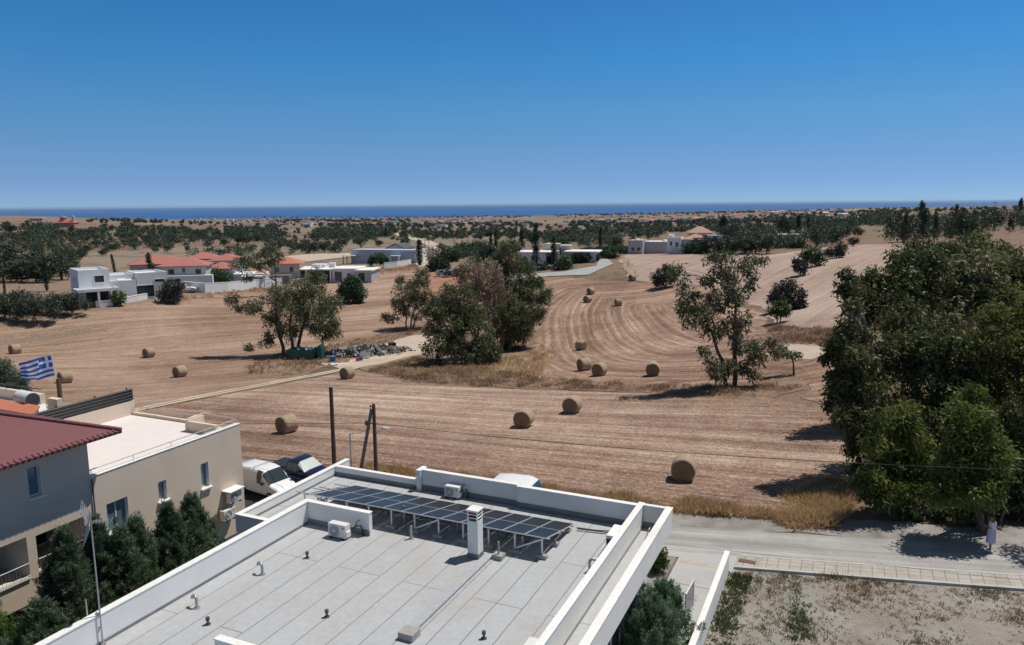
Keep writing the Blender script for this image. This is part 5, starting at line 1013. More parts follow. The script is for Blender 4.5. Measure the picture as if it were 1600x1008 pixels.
# the big grove on the right, nearest trees last
tree('grove_tree', 'rear tree of the right grove, its rounded crown highest on the left side', (1450, 655), [(1430, 420, 50, 36, 0), (1385, 445, 44, 34, 0), (1450, 395, 40, 22, 2), (1360, 440, 30, 22, 0), (1470, 440, 50, 40, 1), (1400, 480, 54, 46, -1), (1450, 500, 60, 50, 0), (1410, 400, 24, 14, 1), (1350, 470, 24, 26, -1), (1340, 500, 20, 18, -1), (1330, 445, 14, 12, -1)], [(1440, 655, 1420, 480), (1460, 655, 1470, 480)], 'big_leaf', 'pale_bark', seed=81, dens=1.21, clump=.62, r0_=.3, per=44, L=.32, wd=.10, group=bg_)
tree('grove_tree', 'rear tree of the right grove reaching highest towards the far pines', (1520, 640), [(1505, 395, 40, 26, 2), (1550, 400, 36, 24, 2), (1530, 430, 56, 40, 0), (1500, 460, 50, 40, 0), (1480, 390, 22, 16, 2), (1520, 375, 30, 12, 2), (1575, 430, 26, 24, 1), (1560, 470, 40, 40, 0)], [(1515, 640, 1510, 450), (1528, 640, 1545, 450)], 'big_leaf', 'pale_bark', seed=83, dens=1.21, clump=.62, r0_=.3, per=44, L=.32, wd=.10, group=bg_)
tree('grove_tree', 'left front tree of the right grove whose foliage hangs over the stubble', (1395, 735), [(1360, 560, 44, 46, -1), (1330, 560, 36, 34, -2), (1320, 605, 32, 32, -2), (1365, 620, 46, 44, -2), (1400, 560, 46, 46, 0), (1330, 520, 28, 24, -1), (1305, 540, 18, 16, -2), (1300, 610, 16, 20, -2), (1345, 660, 32, 30, -3), (1390, 680, 44, 40, -2), (1350, 700, 26, 26, -3), (1312, 650, 16, 18, -3), (1322, 428, 9, 9, -1), (1316, 452, 10, 8, -1), (1330, 458, 12, 10, -1), (1303, 590, 9, 9, -2), (1292, 560, 8, 9, -2), (1296, 632, 8, 8, -2), (1328, 700, 10, 12, -3), (1410, 500, 40, 30, 1), (1330, 480, 14, 12, -2), (1380, 740, 36, 24, -3), (1340, 735, 18, 14, -3)], [(1390, 738, 1370, 600), (1405, 738, 1410, 600)], 'big_leaf', 'pale_bark', seed=87, dens=1.55, clump=.55, r0_=.28, per=44, L=.28, wd=.085, group=bg_, dark=.05)
tree('grove_tree', 'yellow green tree of the right grove at the right photo edge', (1590, 730), [(1570, 500, 50, 34, 0), (1600, 540, 50, 50, 0), (1550, 540, 50, 40, -1), (1590, 600, 50, 60, -1), (1630, 500, 50, 50, 0), (1640, 600, 60, 70, 0), (1530, 570, 36, 36, -1), (1590, 660, 50, 50, -1)], [(1585, 735, 1580, 560), (1610, 735, 1620, 560)], 'yellow_leaf', 'pale_bark', seed=89, dens=1.47, clump=.55, r0_=.28, per=44, L=.26, wd=.075, group=bg_)
tree('grove_tree', 'middle tree of the right grove, deep dark green between the yellow green tops', (1490, 745), [(1480, 560, 46, 44, 0), (1450, 600, 44, 44, 0), (1510, 610, 40, 44, 0), (1470, 650, 46, 50, -1), (1520, 660, 44, 50, -1), (1440, 540, 40, 30, 0), (1500, 700, 50, 44, -1), (1440, 710, 50, 44, -1), (1470, 520, 40, 24, 1)], [(1480, 748, 1470, 600), (1500, 748, 1505, 600)], 'big_leaf', 'pale_bark', seed=91, dens=1.55, clump=.55, r0_=.28, per=44, L=.27, wd=.085, group=bg_, dark=.12)
tree('grove_tree', 'lower front tree of the right grove with pointed yellow green top, left of two', (1420, 790), [(1415, 645, 22, 26, -1), (1400, 665, 30, 30, -1), (1425, 690, 36, 40, -1), (1390, 720, 34, 36, -1), (1430, 745, 40, 36, -1), (1372, 655, 14, 16, -2), (1365, 690, 16, 22, -2), (1400, 770, 34, 22, -2), (1365, 745, 22, 26, -2)], [(1415, 795, 1412, 690), (1428, 795, 1435, 700)], 'yellow_leaf', 'bark', seed=93, dens=1.55, clump=.45, r0_=.2, per=42, L=.24, wd=.065, group=bg_)
tree('grove_tree', 'lower front tree of the right grove with rounded yellow green top, right of two', (1545, 832), [(1515, 625, 24, 28, 0), (1515, 790, 30, 22, .5), (1550, 795, 28, 18, 1.5), (1500, 660, 32, 34, -1), (1530, 665, 28, 36, -1), (1510, 705, 42, 40, -1), (1540, 730, 40, 42, -1), (1490, 740, 36, 36, -1), (1525, 770, 44, 26, -1.5), (1470, 770, 30, 20, -1.5), (1560, 700, 24, 28, -1)], [(1540, 832, 1515, 680), (1550, 832, 1545, 700)], 'yellow_leaf', 'bark', seed=95, dens=1.55, clump=.45, r0_=.2, per=42, L=.24, wd=.065, group=bg_)
tree('grove_tree', 'dark front tree of the right grove behind the person', (1590, 800), [(1585, 660, 34, 44, 0), (1610, 700, 44, 50, 0), (1575, 720, 34, 40, -.5), (1600, 760, 44, 34, -.5), (1560, 770, 30, 24, -.5), (1640, 660, 44, 60, 0), (1650, 740, 44, 50, 0)], [(1590, 803, 1588, 690), (1612, 803, 1620, 700)], 'big_leaf', 'bark', seed=97, dens=1.55, clump=.45, r0_=.2, per=42, L=.24, wd=.065, group=bg_, dark=.12)
tree('grove_tree', 'overhanging tree right of the photo edge that shades the lane', (1780, 840), [(1740, 560, 60, 60, -1), (1800, 540, 70, 60, 0), (1790, 620, 70, 60, -1), (1730, 620, 40, 40, -1.5)], [(1780, 840, 1790, 640), (1792, 840, 1820, 640)], 'big_leaf', 'bark', seed=99, dens=1.24, clump=.55, r0_=.26, per=26, L=.32, wd=.08, group=bg_)
tree('grove_tree', 'rear tree of the right grove at the right photo edge under the skyline pines', (1610, 620), [(1590, 440, 44, 34, 0), (1640, 430, 50, 44, 0), (1600, 480, 50, 40, 0), (1570, 400, 26, 16, 1), (1660, 490, 60, 50, 0), (1615, 410, 30, 20, 0)], [(1605, 620, 1600, 470), (1620, 620, 1630, 470)], 'big_leaf', 'pale_bark', seed=103, dens=1.27, clump=.6, r0_=.28, per=40, L=.32, wd=.10, group=bg_)
tree('grove_bush', 'low dark undergrowth at the foot of the right grove beside the golden grass', (1420, 812), [(1370, 770, 26, 22, 0), (1410, 785, 32, 22, 0), (1450, 795, 32, 22, 0), (1345, 755, 16, 16, 0), (1390, 750, 30, 24, 1), (1480, 800, 26, 20, 0)], [(1410, 812, 1405, 780), (1430, 812, 1445, 785)], 'big_leaf', 'bark', seed=105, dens=1.1, clump=.4, r0_=.1, per=36, L=.22, wd=.06, group=bg_, cat='bush', dark=.1)
tree('grove_bush', 'low dark undergrowth at the foot of the right grove left of the person', (1540, 822), [(1500, 790, 24, 22, 0), (1530, 780, 26, 26, 0), (1565, 790, 24, 24, 1), (1600, 795, 30, 26, .5), (1520, 800, 22, 14, 0)], [(1530, 822, 1525, 790), (1560, 822, 1570, 790)], 'big_leaf', 'bark', seed=107, dens=1.1, clump=.4, r0_=.1, per=36, L=.22, wd=.06, group=bg_, cat='bush', dark=.1)
# ------------------------------------------------------------------ conifers and garden bushes near the house
def conifer(name, label, foot, h, rad, seed, leaf='conifer_leaf', lean=(0, 0), dens=1., L=.13, wd=.011, bushy=.0, group=None, cat='conifer'):
    rg = np.random.default_rng(seed); fx, fy, fz_ = foot; o = empty(name, (fx, fy, fz_), 0, label, cat, group); Vs = []; Qs = []; Ts = []; nb_ = 0
    nf = int(120*dens*h*max(.6, rad)); 
    t = rg.random(nf)**.85; th = rg.random(nf)*2*math.pi; lump = 1+.30*np.sin(3*th+t*9+seed)+.24*np.sin(5*th-t*14)+.12*np.sin(9*th+t*30); prof = rad*np.clip((1-t), 0, 1)**(1.2-.8*bushy)*np.clip(.35+t*6, 0, 1)*lump+.05
    rr_ = prof*rg.uniform(.25, 1.0, nf)**.5; base = np.c_[rr_*np.cos(th)+lean[0]*t*h, rr_*np.sin(th)+lean[1]*t*h, .15+t*h*.98]
    d = np.c_[np.cos(th), np.sin(th), rg.uniform(.15, .9, nf)]; d[:, :2] *= (1.0-t*.75)[:, None]; d[:, 2] += t*1.2; d /= np.linalg.norm(d, axis=1)[:, None]
    fl = rg.uniform(.25, .62, nf)*min(1.2, .55+rad*.5); per = 100
    B = np.repeat(base, per, 0); D = np.repeat(d, per, 0); u = rg.random(nf*per); n = nf*per
    s1 = np.cross(D, rg.normal(0, 1, (n, 3))); s1 /= np.linalg.norm(s1, axis=1)[:, None]
    pos = B+D*(u*np.repeat(fl, per))[:, None]+s1*(.015+.075*(1-u)*np.repeat(fl, per)*1.6)[:, None]*rg.uniform(.1, 1.3, n)[:, None]
    dd = D*.8+s1*.7+rg.normal(0, .25, (n, 3)); dd /= np.linalg.norm(dd, axis=1)[:, None]; sd_ = np.cross(dd, rg.normal(0, 1, (n, 3))); sd_ /= np.linalg.norm(sd_, axis=1)[:, None]
    Ln = (L*rg.uniform(.5, 1.3, n))[:, None]; Wn = (wd*rg.uniform(.7, 1.4, n))[:, None]
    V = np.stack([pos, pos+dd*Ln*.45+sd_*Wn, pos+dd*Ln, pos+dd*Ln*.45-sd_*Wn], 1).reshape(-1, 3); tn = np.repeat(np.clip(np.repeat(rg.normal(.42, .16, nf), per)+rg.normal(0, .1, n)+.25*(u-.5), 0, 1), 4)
    link('crown', mesh_np('crown', V, np.arange(4*n).reshape(-1, 4), [MAT[leaf]], tn), o)
    m = MB(); m.tube([(0, 0, -.3), (lean[0]*h*.5, lean[1]*h*.5, h*.5), (lean[0]*h*.92, lean[1]*h*.92, h*.92)], .09, 8, .015)
    for i in rg.permutation(nf)[:40]: m.tube([(lean[0]*t[i]*h, lean[1]*t[i]*h, .15+t[i]*h*.8), tuple(base[i])], .014, 4, .006)
    m.build('trunk', MAT['bark'], o); return o
cg = 'dark conifers between the beige building and the white house'
def WG(a, b): p = W(a, b); return (p.x, p.y, gz(p.x, p.y))
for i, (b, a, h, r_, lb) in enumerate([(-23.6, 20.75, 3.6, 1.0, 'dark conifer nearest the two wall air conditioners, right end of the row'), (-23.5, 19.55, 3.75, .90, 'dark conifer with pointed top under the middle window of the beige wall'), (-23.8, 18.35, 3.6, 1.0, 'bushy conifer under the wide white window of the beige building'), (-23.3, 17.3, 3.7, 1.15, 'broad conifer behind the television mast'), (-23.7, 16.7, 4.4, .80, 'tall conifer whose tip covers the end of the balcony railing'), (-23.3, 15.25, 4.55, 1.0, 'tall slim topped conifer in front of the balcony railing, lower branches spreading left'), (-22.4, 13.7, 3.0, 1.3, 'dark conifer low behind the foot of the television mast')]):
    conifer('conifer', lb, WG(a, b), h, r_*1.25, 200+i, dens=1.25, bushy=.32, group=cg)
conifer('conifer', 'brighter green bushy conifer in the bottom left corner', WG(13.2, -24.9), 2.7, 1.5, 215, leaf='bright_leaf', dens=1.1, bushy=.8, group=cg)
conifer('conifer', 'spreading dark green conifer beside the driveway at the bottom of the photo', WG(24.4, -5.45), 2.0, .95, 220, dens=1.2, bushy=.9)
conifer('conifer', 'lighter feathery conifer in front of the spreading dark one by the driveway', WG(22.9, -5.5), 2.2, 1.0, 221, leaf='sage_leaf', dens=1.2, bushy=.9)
def bush(name, label, base, lobes, leaf, seed, L=.3, wd=.11, per=30, dens=1.3, clump=.5, cat='bush', group=None, hollow=.55):
    return tree(name, label, base, lobes, [(base[0]-2, base[1], lobes[0][0]-2, lobes[0][1]), (base[0]+2, base[1], lobes[0][0]+3, lobes[0][1]+2)], leaf, 'bark', seed, L, wd, .1, per, dens, clump, .09, group, cat, hollow)
bush('garden_bush', 'rounded bright green bush at the rear right corner of the white house', (1029, 897), [(1029, 869, 13, 13, 0), (1024, 885, 11, 12, 0), (1034, 880, 9, 10, 0)], 'bright_leaf', 231, .10, .06, 40, 1.6, .16)
bush('garden_shrub', 'tall feathery green shrub at the left edge of the photo beside the flag', (15, 640), [(12, 600, 30, 26, 0), (-10, 590, 30, 34, 0), (30, 612, 18, 16, 0), (10, 575, 14, 14, 0)], 'olive_leaf', 233, .35, .05, 34, 1.2, .4)
# potted palm
pm = W(25.2, -38.1); pl_ = empty('potted_palm', (pm.x, pm.y, 4.83), 0, 'small spiky palm in a white planter beside the flagpole', 'palm')
m = MB(); m.tube([(0, 0, 0), (0, 0, .35)], .28, 14, .36); m.build('planter', MAT['white_coping'], pl_)
m = MB()
for i in range(26):
    q = rng.uniform(0, 6.28); e = rng.uniform(.1, 1.2); L_ = rng.uniform(.5, .8); c_ = Vector((math.cos(q)*math.cos(e), math.sin(q)*math.cos(e), math.sin(e))); p0 = Vector((0, 0, .42)); p1 = p0+c_*L_*.6; p2 = p0+c_*L_+Vector((0, 0, -.18)); s_ = Vector((-math.sin(q), math.cos(q), 0))*.035
    m.add([p0-s_*.6, p0+s_*.6, p1+s_, p2, p1-s_], [(0, 1, 2, 4), (2, 3, 4)])
m.build('fronds', MAT['rubber'] and MAT['dark_leaf'], pl_)
# ------------------------------------------------------------------ mid distance bushes and trees, each its own shape
bush('round_bush', 'dense dark green round bush alone in the left field', (549, 474), [(549, 452, 20, 20, 0), (538, 460, 13, 13, 0), (560, 458, 13, 16, 0), (552, 440, 13, 9, 0)], 'dark_leaf', 241, .5, .2, 30, 1.5, .8)
bush('grey_bush', 'dark greyish bush left of the top of the sparse eucalyptus', (1040, 450), [(1036, 432, 16, 16, 0), (1048, 430, 11, 14, 0), (1028, 437, 12, 11, 0), (1042, 420, 10, 7, 0)], 'grey_bush_leaf', 243, .5, .16, 28, 1.2, .8)
bush('grey_bush', 'wide dark grey green bush behind the small bright green tree', (1228, 486), [(1222, 460, 18, 18, 0), (1242, 466, 18, 17, 0), (1232, 448, 16, 12, 0), (1212, 468, 12, 14, 0), (1250, 476, 12, 10, 0)], 'grey_bush_leaf', 245, .35, .14, 30, 1.3, .6)
bush('small_tree', 'small bright green tree in front of the wide grey green bush', (1217, 505), [(1217, 482, 16, 13, 0), (1205, 487, 9, 8, 0), (1228, 488, 9, 8, 0)], 'bright_leaf', 247, .3, .12, 30, 1.2, .5, 'tree')
bush('hill_bush', 'dark round bush on the pale hillside, lowest and leftmost of three', (1253, 431), [(1253, 418, 14, 12, 0), (1246, 412, 8, 8, 0)], 'grey_bush_leaf', 249, .5, .2, 30, 1.4, .8, group='bushes on the pale hillside')
bush('hill_bush', 'tall green bush on the pale hillside, middle of three', (1272, 417), [(1268, 400, 14, 14, 0), (1278, 404, 10, 12, 0), (1258, 398, 10, 8, 0)], 'dark_leaf', 251, .5, .2, 30, 1.3, .8, group='bushes on the pale hillside')
bush('hill_bush', 'spiky dark bush on the pale hillside, farthest right of three', (1306, 404), [(1303, 393, 14, 9, 0), (1314, 390, 12, 10, 0), (1295, 396, 8, 7, 0)], 'grey_bush_leaf', 253, .5, .2, 26, 1.2, .8, group='bushes on the pale hillside')
og = 'olive trees at the left edge of the field'
for i, (bx, by, s_, lb) in enumerate([(57, 506, 1.0, 'large olive tree with its own dark shadow at the edge of the left field'), (112, 494, .8, 'olive tree at the field edge just left of the white modern house'), (10, 500, .9, 'olive tree cut by the left edge of the photo above the stubble'), (85, 490, .7, 'olive tree between the large olive and the white modern house'), (30, 488, .75, 'olive tree behind the large olive with the shadow')]):
    bush('olive_tree', lb, (bx, by), [(bx-12*s_, by-24*s_, 20*s_, 17*s_, 0), (bx+14*s_, by-25*s_, 22*s_, 17*s_, 0), (bx, by-34*s_, 20*s_, 12*s_, 0), (bx+28*s_, by-18*s_, 11*s_, 10*s_, 0), (bx-28*s_, by-18*s_, 10*s_, 10*s_, 0)], 'olive_leaf', 260+i, .45, .13, 26, 1.1, .75, 'olive tree', og)
bush('garden_bush', 'round green bush against the front wall of the white modern house', (184, 478), [(184, 465, 12, 11, 0), (178, 470, 8, 8, 0), (191, 470, 8, 8, 0)], 'bright_leaf', 271, .4, .16, 28, 1.3, .7)
bush('thorn_bush', 'big dark bush at the right end of the white modern house', (264, 474), [(266, 452, 15, 20, 0), (256, 462, 11, 12, 0), (276, 462, 12, 12, 0), (282, 452, 8, 10, 0)], 'grey_bush_leaf', 273, .5, .17, 28, 1.2, .8)
bush('garden_tree', 'rounded dark green tree behind the long white garden wall', (338, 448), [(335, 432, 18, 14, 0), (350, 436, 12, 11, 0), (322, 437, 10, 10, 0)], 'dark_leaf', 275, .55, .2, 28, 1.3, .9, 'tree')
bush('garden_tree', 'shade tree standing before the long blue grey building', (591, 419), [(591, 404, 13, 8, 0), (583, 408, 9, 6, 0), (600, 406, 9, 7, 0)], 'dark_leaf', 277, .6, .25, 28, 1.3, .9, 'tree')
for k, (bx, by) in enumerate(((685, 424), (700, 410), (722, 402), (745, 400), (762, 408))): bush('hedge_tree', ['dark green tree over the parked cars left of the large clump', 'green tree behind the parked cars, left of the pale dead crown', 'green tree below the double cypress', 'leafy tree directly under the double cypress', 'leafy tree behind the tall right part of the large clump'][k], (bx, by), [(bx, by-12, 16, 11, 0), (bx-10, by-8, 10, 8, 0), (bx+10, by-9, 10, 8, 0)], 'dark_leaf' if k % 2 else 'far_leaf', 280+k, .6, .24, 26, 1.2, .9, 'tree')
for k, (bx, by, w_, h_, lb) in enumerate([(1020, 397, 20, 10, 'rounded green bush between the dark grey cube house and the white villa'), (1084, 397, 20, 11, 'broad dark bush in front of the pale brown tiled villa roof'), (1102, 397, 14, 9, 'dark bush left of the white cube house on the hilltop'), (970, 398, 14, 9, 'green bush left of the dark grey cube house'), (1136, 396, 16, 10, 'leafy bush right of the white cube house on the hilltop'), (1226, 388, 16, 8, 'dark tree in front of the left half of the stone house'), (1246, 388, 14, 7, 'dark tree in front of the right half of the stone house'), (905, 411, 14, 8, 'green bush in front of the low villa wing'), (925, 408, 12, 6, 'hedge shrub at the upper end of the street'), (880, 421, 13, 11, 'leafy shrub between the pale villa and its low wing'), (846, 422, 9, 7, 'shrub before the entrance of the pale villa'), (952, 404, 15, 10, 'dense green shrub where the street meets the hillside field'), (820, 424, 10, 12, 'tall shrub at the left end of the pale villa')]): bush('hedge_bush', lb, (bx, by), [(bx, by-h_*.9, w_, h_, 0), (bx-w_*.5, by-h_*.6, w_*.6, h_*.6, 0), (bx+w_*.5, by-h_*.6, w_*.6, h_*.6, 0)], 'dark_leaf', 500+k, .6, .25, 26, 1.2, .9)
# ------------------------------------------------------------------ far trees: a few shapes, copied
def far_shape(kind, seed):
    rg = np.random.default_rng(seed)
    if kind == 'cypress':
        n = 46; t = np.linspace(.03, .97, n); C = np.c_[rg.normal(0, .012, n), rg.normal(0, .012, n), t]; rc = .085*np.sin(np.pi*np.clip(t*.9+.08, 0, 1))**.6+.01; V, Q, T = leaves(C, rc, 26, .055, .02, -1.2, rg.normal(.4, .15, n), seed); mat = 'cypress_leaf'; tr_ = .02
    elif kind == 'pine':
        n = 60; t = rg.random(n)**.8; th = rg.random(n)*6.28; r_ = .26*(1-t)**.7*rg.uniform(.3, 1, n); C = np.c_[r_*np.cos(th), r_*np.sin(th), .14+.84*t]; V, Q, T = leaves(C, np.full(n, .085), 26, .075, .022, .1, rg.normal(.4, .2, n), seed); mat = 'far_leaf'; tr_ = .02
    elif kind == 'round':
        n = 60; P = rg.normal(0, 1, (n, 3)); P /= np.linalg.norm(P, axis=1)[:, None]; P[:, 2] = P[:, 2]*.8; lump = 1+.2*rg.normal(0, 1, (n, 1)); C = P*rg.uniform(.55, 1, (n, 1))*lump*np.array([.52, .52, .42])+np.array([0, 0, .52]); C[:, 2] = np.maximum(C[:, 2], .06); V, Q, T = leaves(C, np.full(n, .14), 24, .11, .045, .2, rg.normal(.42, .2, n), seed); mat = 'far_leaf'; tr_ = .03
    else:
        n = 70; P = rg.normal(0, 1, (n, 3)); P /= np.linalg.norm(P, axis=1)[:, None]; C = P*rg.uniform(.5, 1, (n, 1))*(1+.22*rg.normal(0, 1, (n, 1)))*np.array([.46, .46, .36])+np.array([0, 0, .62]); C[:, 2] = np.maximum(C[:, 2], .2); V, Q, T = leaves(C, np.full(n, .12), 24, .10, .04, .4, rg.normal(.42, .2, n), seed); mat = 'olive_leaf' if kind == 'olive' else 'far_leaf'; tr_ = .035
    crown = mesh_np('crown', V, Q, [MAT[mat]], T)
    m = MB(); m.tube([(0, 0, -.05), (rg.normal(0, .01), rg.normal(0, .01), .3), (0, 0, .7)], tr_, 6, tr_*.4); t_ = m.build('trunk', MAT['bark']); tm = t_.data; bpy.data.objects.remove(t_); return crown, tm
SHAPES = {k: [far_shape(k, 300+i*7+len(k)) for i in range(4)] for k in ('cypress', 'pine', 'round', 'olive', 'broad')}
def far_tree(name, kind, p, h, wid, label, cat, group=None, lean=None):
    cm, tm = SHAPES[kind][int(rng.integers(0, 4))]; o = empty(name, (p[0], p[1], p[2]), rng.uniform(0, 6.28), label, cat, group)
    link('crown', cm, o); link('trunk', tm, o); o.scale = (wid, wid, h)
    if lean: o.rotation_euler = (0, lean, 0)
    return o
cyg = 'slim dark cypresses'
for (bx, by, ty, wd_, lb, ln) in [(8, 462, 432, 1, 'slim dark cypress cut close to the left edge of the photo', 0), (73, 455, 408, 1, 'slim dark cypress left of the white modern house', 0), (181, 432, 398, 1, 'leaning dark cypress rising behind the white modern house roof', -.12), (244, 458, 397, 1.25, 'tall leaning cypress in front of the red roofed houses', -.13), (656, 415, 376, 1.9, 'dark cypress at the right end of the long blue grey building', 0), (767, 398, 364, 1.1, 'cypress, left one of the close double pair above the large clump', 0), (775, 398, 362, 1.1, 'cypress, right one of the close double pair above the large clump', 0), (837, 421, 353, 1.2, 'tallest dark cypress before the pale villa with flat roof', 0), (865, 419, 372, 1.2, 'cypress at the right side of the pale villa entrance', 0), (938, 396, 357, 1.1, 'single cypress near the top of the street', 0), (716, 393, 383, .9, 'small cypress far right of the white dirt road', 0), (1385, 372, 346, 1., 'single narrow cypress left of the far pine wood', 0)]:
    p = g(bx, by); h = (by-ty)*depth_of(p)/FPX*1.02; far_tree('cypress_tree', 'cypress', p, h, h*wd_*.8, lb, 'cypress', cyg, ln or None)
# the pine wood on the right skyline
pg_ = 'pines of the dark wood on the right skyline'
pl_lab = 'dark pine in the wood along the right skyline beyond the grove'
pr = np.random.default_rng(5)
for i in range(46):
    px = pr.uniform(1385, 1690); by = pr.uniform(352, 384) if px < 1520 else pr.uniform(345, 366); p = g(px, by); top = pr.uniform(326, 345) if px < 1560 else pr.uniform(332, 342); h = max(3, (by-top)*depth_of(p)/FPX); far_tree('pine_tree', 'pine' if pr.random() < .7 else 'broad', p, h, h*pr.uniform(.8, 1.15), pl_lab, 'pine', pg_)
for (px, by, ty, lb) in ((1437, 372, 316, 'tall open crowned pine rising highest above the far wood'), (1492, 368, 321, 'broad pine with pale trunk rising above the far wood'), (1592, 352, 311, 'tall thin pine at the right edge of the skyline'), (1460, 380, 336, 'bright pine in front of the far wood near the hillside field')):
    p = g(px, by); h = (by-ty)*depth_of(p)/FPX; far_tree('pine_tree', 'pine', p, h, h*.62, lb, 'pine')
# scattered trees by zone: pixel region, count, kind, height range, label
CLEAR = [(1036, 1122, 364, 394), (1212, 1266, 364, 386), (838, 905, 382, 418), (1290, 1352, 339, 352), (535, 662, 394, 412), (195, 462, 416, 452), (98, 255, 425, 478), (972, 1008, 378, 394), (70, 125, 344, 362)]
def poly_sample(poly, n, rg):
    xs, ys = [p[0] for p in poly], [p[1] for p in poly]; out_ = []
    while len(out_) < n:
        x, y = rg.uniform(min(xs), max(xs)), rg.uniform(min(ys), max(ys)); ins = False; j = len(poly)-1
        for i in range(len(poly)):
            if (poly[i][1] > y) != (poly[j][1] > y) and x < (poly[j][0]-poly[i][0])*(y-poly[i][1])/(poly[j][1]-poly[i][1])+poly[i][0]: ins = not ins
            j = i
        if ins and not any(a < x < b_ and c < y < d_ for a, b_, c, d_ in CLEAR): out_.append((x, y))
    return out_
zr = np.random.default_rng(12)
for (poly, n, kinds, h0, h1, name, cat, label) in [
  ([(-60, 400), (100, 398), (130, 372), (300, 372), (330, 392), (250, 402), (130, 405), (100, 440), (-60, 450)], 62, ('broad', 'round', 'olive'), 4, 8, 'valley_tree', 'tree', 'dark bushy tree in the wooded valley behind the white modern house'),
  ([(-60, 398), (-60, 365), (60, 350), (190, 352), (330, 366), (440, 372), (430, 388), (330, 385), (130, 376)], 70, ('broad', 'round'), 5, 10, 'valley_tree', 'tree', 'dark tree of the dense wood in the left valley below the pink church'),
  ([(485, 378), (620, 372), (620, 362), (500, 364)], 30, ('broad', 'pine', 'broad'), 6, 10, 'shelter_tree', 'tree', 'dark tree in the dense row beyond the reddish field behind the long blue grey building'),
  ([(400, 404), (545, 392), (535, 382), (430, 384)], 22, ('round', 'broad'), 3.5, 6, 'field_tree', 'tree', 'rounded green tree in the row behind the orange roofed house and the earth heaps'),
  ([(620, 372), (830, 372), (830, 355), (620, 360)], 34, ('round', 'broad'), 4, 7, 'plain_tree', 'tree', 'small dark tree on the plain beyond the white dirt road'),
  ([(845, 392), (970, 384), (1000, 372), (1080, 358), (1190, 372), (1190, 350), (1000, 352), (830, 352), (820, 385)], 62, ('broad', 'round', 'broad'), 4, 9, 'village_tree', 'tree', 'dark leafy tree among the villas beyond the hillside field'),
  ([(952, 397), (1200, 398), (1200, 390), (952, 388)], 26, ('round', 'broad'), 3, 5.5, 'hedge_tree', 'tree', 'low green tree in the hedge along the top of the pale hillside field'),
  ([(1150, 392), (1290, 388), (1330, 372), (1330, 356), (1200, 352), (1150, 370)], 40, ('broad', 'pine', 'round'), 3.5, 7, 'village_tree', 'tree', 'dark tree around the flat roofed stone house right of the villas'),
  ([(860, 425), (950, 402), (960, 390), (930, 392), (870, 405)], 14, ('round', 'round'), 2, 3.6, 'garden_bush', 'bush', 'garden shrub along the street by the pale villas')]:
    for (x, y) in poly_sample(poly, n, zr):
        p = g(x, y); h = zr.uniform(h0, h1); far_tree(name, kinds[int(zr.integers(0, len(kinds)))], p, h, h*zr.uniform(.85, 1.4), label, cat, label.replace('dark tree', 'dark trees'))
for (bx, by, ty, lb) in ((1130, 378, 338, 'big dark twin topped tree behind the hip roofed villa'), (1143, 380, 350, 'broad dark tree right of the hip roofed villa'), (1172, 372, 350, 'palm like dark tree right of the villas'), (1225, 376, 338, 'tall dark tree left of the flat roofed stone house'), (1247, 374, 336, 'tallest dark tree behind the flat roofed stone house'), (1262, 374, 340, 'narrow dark tree right behind the flat roofed stone house'), (690, 392, 380, 'round topped roadside tree by the white dirt road'), (563, 388, 370, 'dark spreading tree on the reddish field behind the long building'), (592, 386, 374, 'small upright tree on the reddish field behind the long building'), (632, 386, 372, 'grey green tree beside the white dirt road'), (815, 398, 358, 'broad tree behind the tallest cypress'), (880, 392, 368, 'leafy tree behind the pale villa'), (1340, 372, 355, 'rounded bush on the slope below the white sheds'), (1332, 386, 370, 'small dark tree on the hillside field crest')):
    p = g(bx, by); h = (by-ty)*depth_of(p)/FPX; far_tree('single_tree', 'pine' if 'narrow' in lb or 'twin' in lb or 'tallest' in lb else 'broad', p, h, h*(.7 if 'narrow' in lb or 'tall' in lb else 1.15), lb, 'tree')
# the wooded plain running to the coast: too many to count
Cs, Rs, Ts = [], [], []
wr_ = np.random.default_rng(77)
Ls = []
def belt(poly, n, h0, h1, k=9):
    for (x, y) in poly_sample(poly, n, wr_):
        p = g(x, y); h = wr_.uniform(h0, h1); d = depth_of(p)
        for _ in range(k):
            q = wr_.uniform(0, 6.28); r_ = wr_.uniform(0, .55)*h*1.2; Cs.append((p.x+r_*math.cos(q), p.y+r_*math.sin(q), p.z+h*wr_.uniform(.15, .85))); Rs.append(h*wr_.uniform(.2, .34)); Ts.append(np.clip(wr_.normal(.42, .2), 0, 1)); Ls.append(min(3., max(.55, d*.0019)))
# dense scrub woods of the left valley, then belts between the pale fields of the plain
belt([(-80, 398), (60, 398), (110, 392), (330, 388), (340, 372), (240, 368), (100, 366), (-80, 372)], 210, 4, 8)
belt([(-80, 445), (90, 442), (100, 428), (100, 410), (-80, 406)], 50, 4, 7)
belt([(50, 372), (92, 352), (98, 366), (60, 390)], 40, 7, 11)
belt([(150, 368), (450, 380), (450, 364), (300, 358), (160, 356)], 130, 4, 8)
belt([(350, 366), (440, 366), (430, 358), (355, 358)], 50, 6, 9)
belt([(300, 406), (540, 396), (530, 388), (420, 386), (310, 396)], 45, 3, 6)
belt([(485, 378), (605, 374), (618, 365), (500, 365)], 130, 7, 11)
belt([(620, 375), (830, 374), (830, 364), (630, 364)], 75, 4, 7)
belt([(660, 415), (780, 405), (820, 392), (760, 392), (690, 402)], 50, 4, 6)
belt([(845, 386), (970, 392), (1000, 376), (1080, 362), (1190, 378), (1190, 358), (1000, 358), (845, 366)], 190, 4, 8)
belt([(1140, 392), (1290, 388), (1330, 372), (1330, 358), (1200, 358)], 130, 4, 7)
belt([(140, 347), (330, 350), (440, 356), (440, 352), (180, 345)], 45, 4, 6)
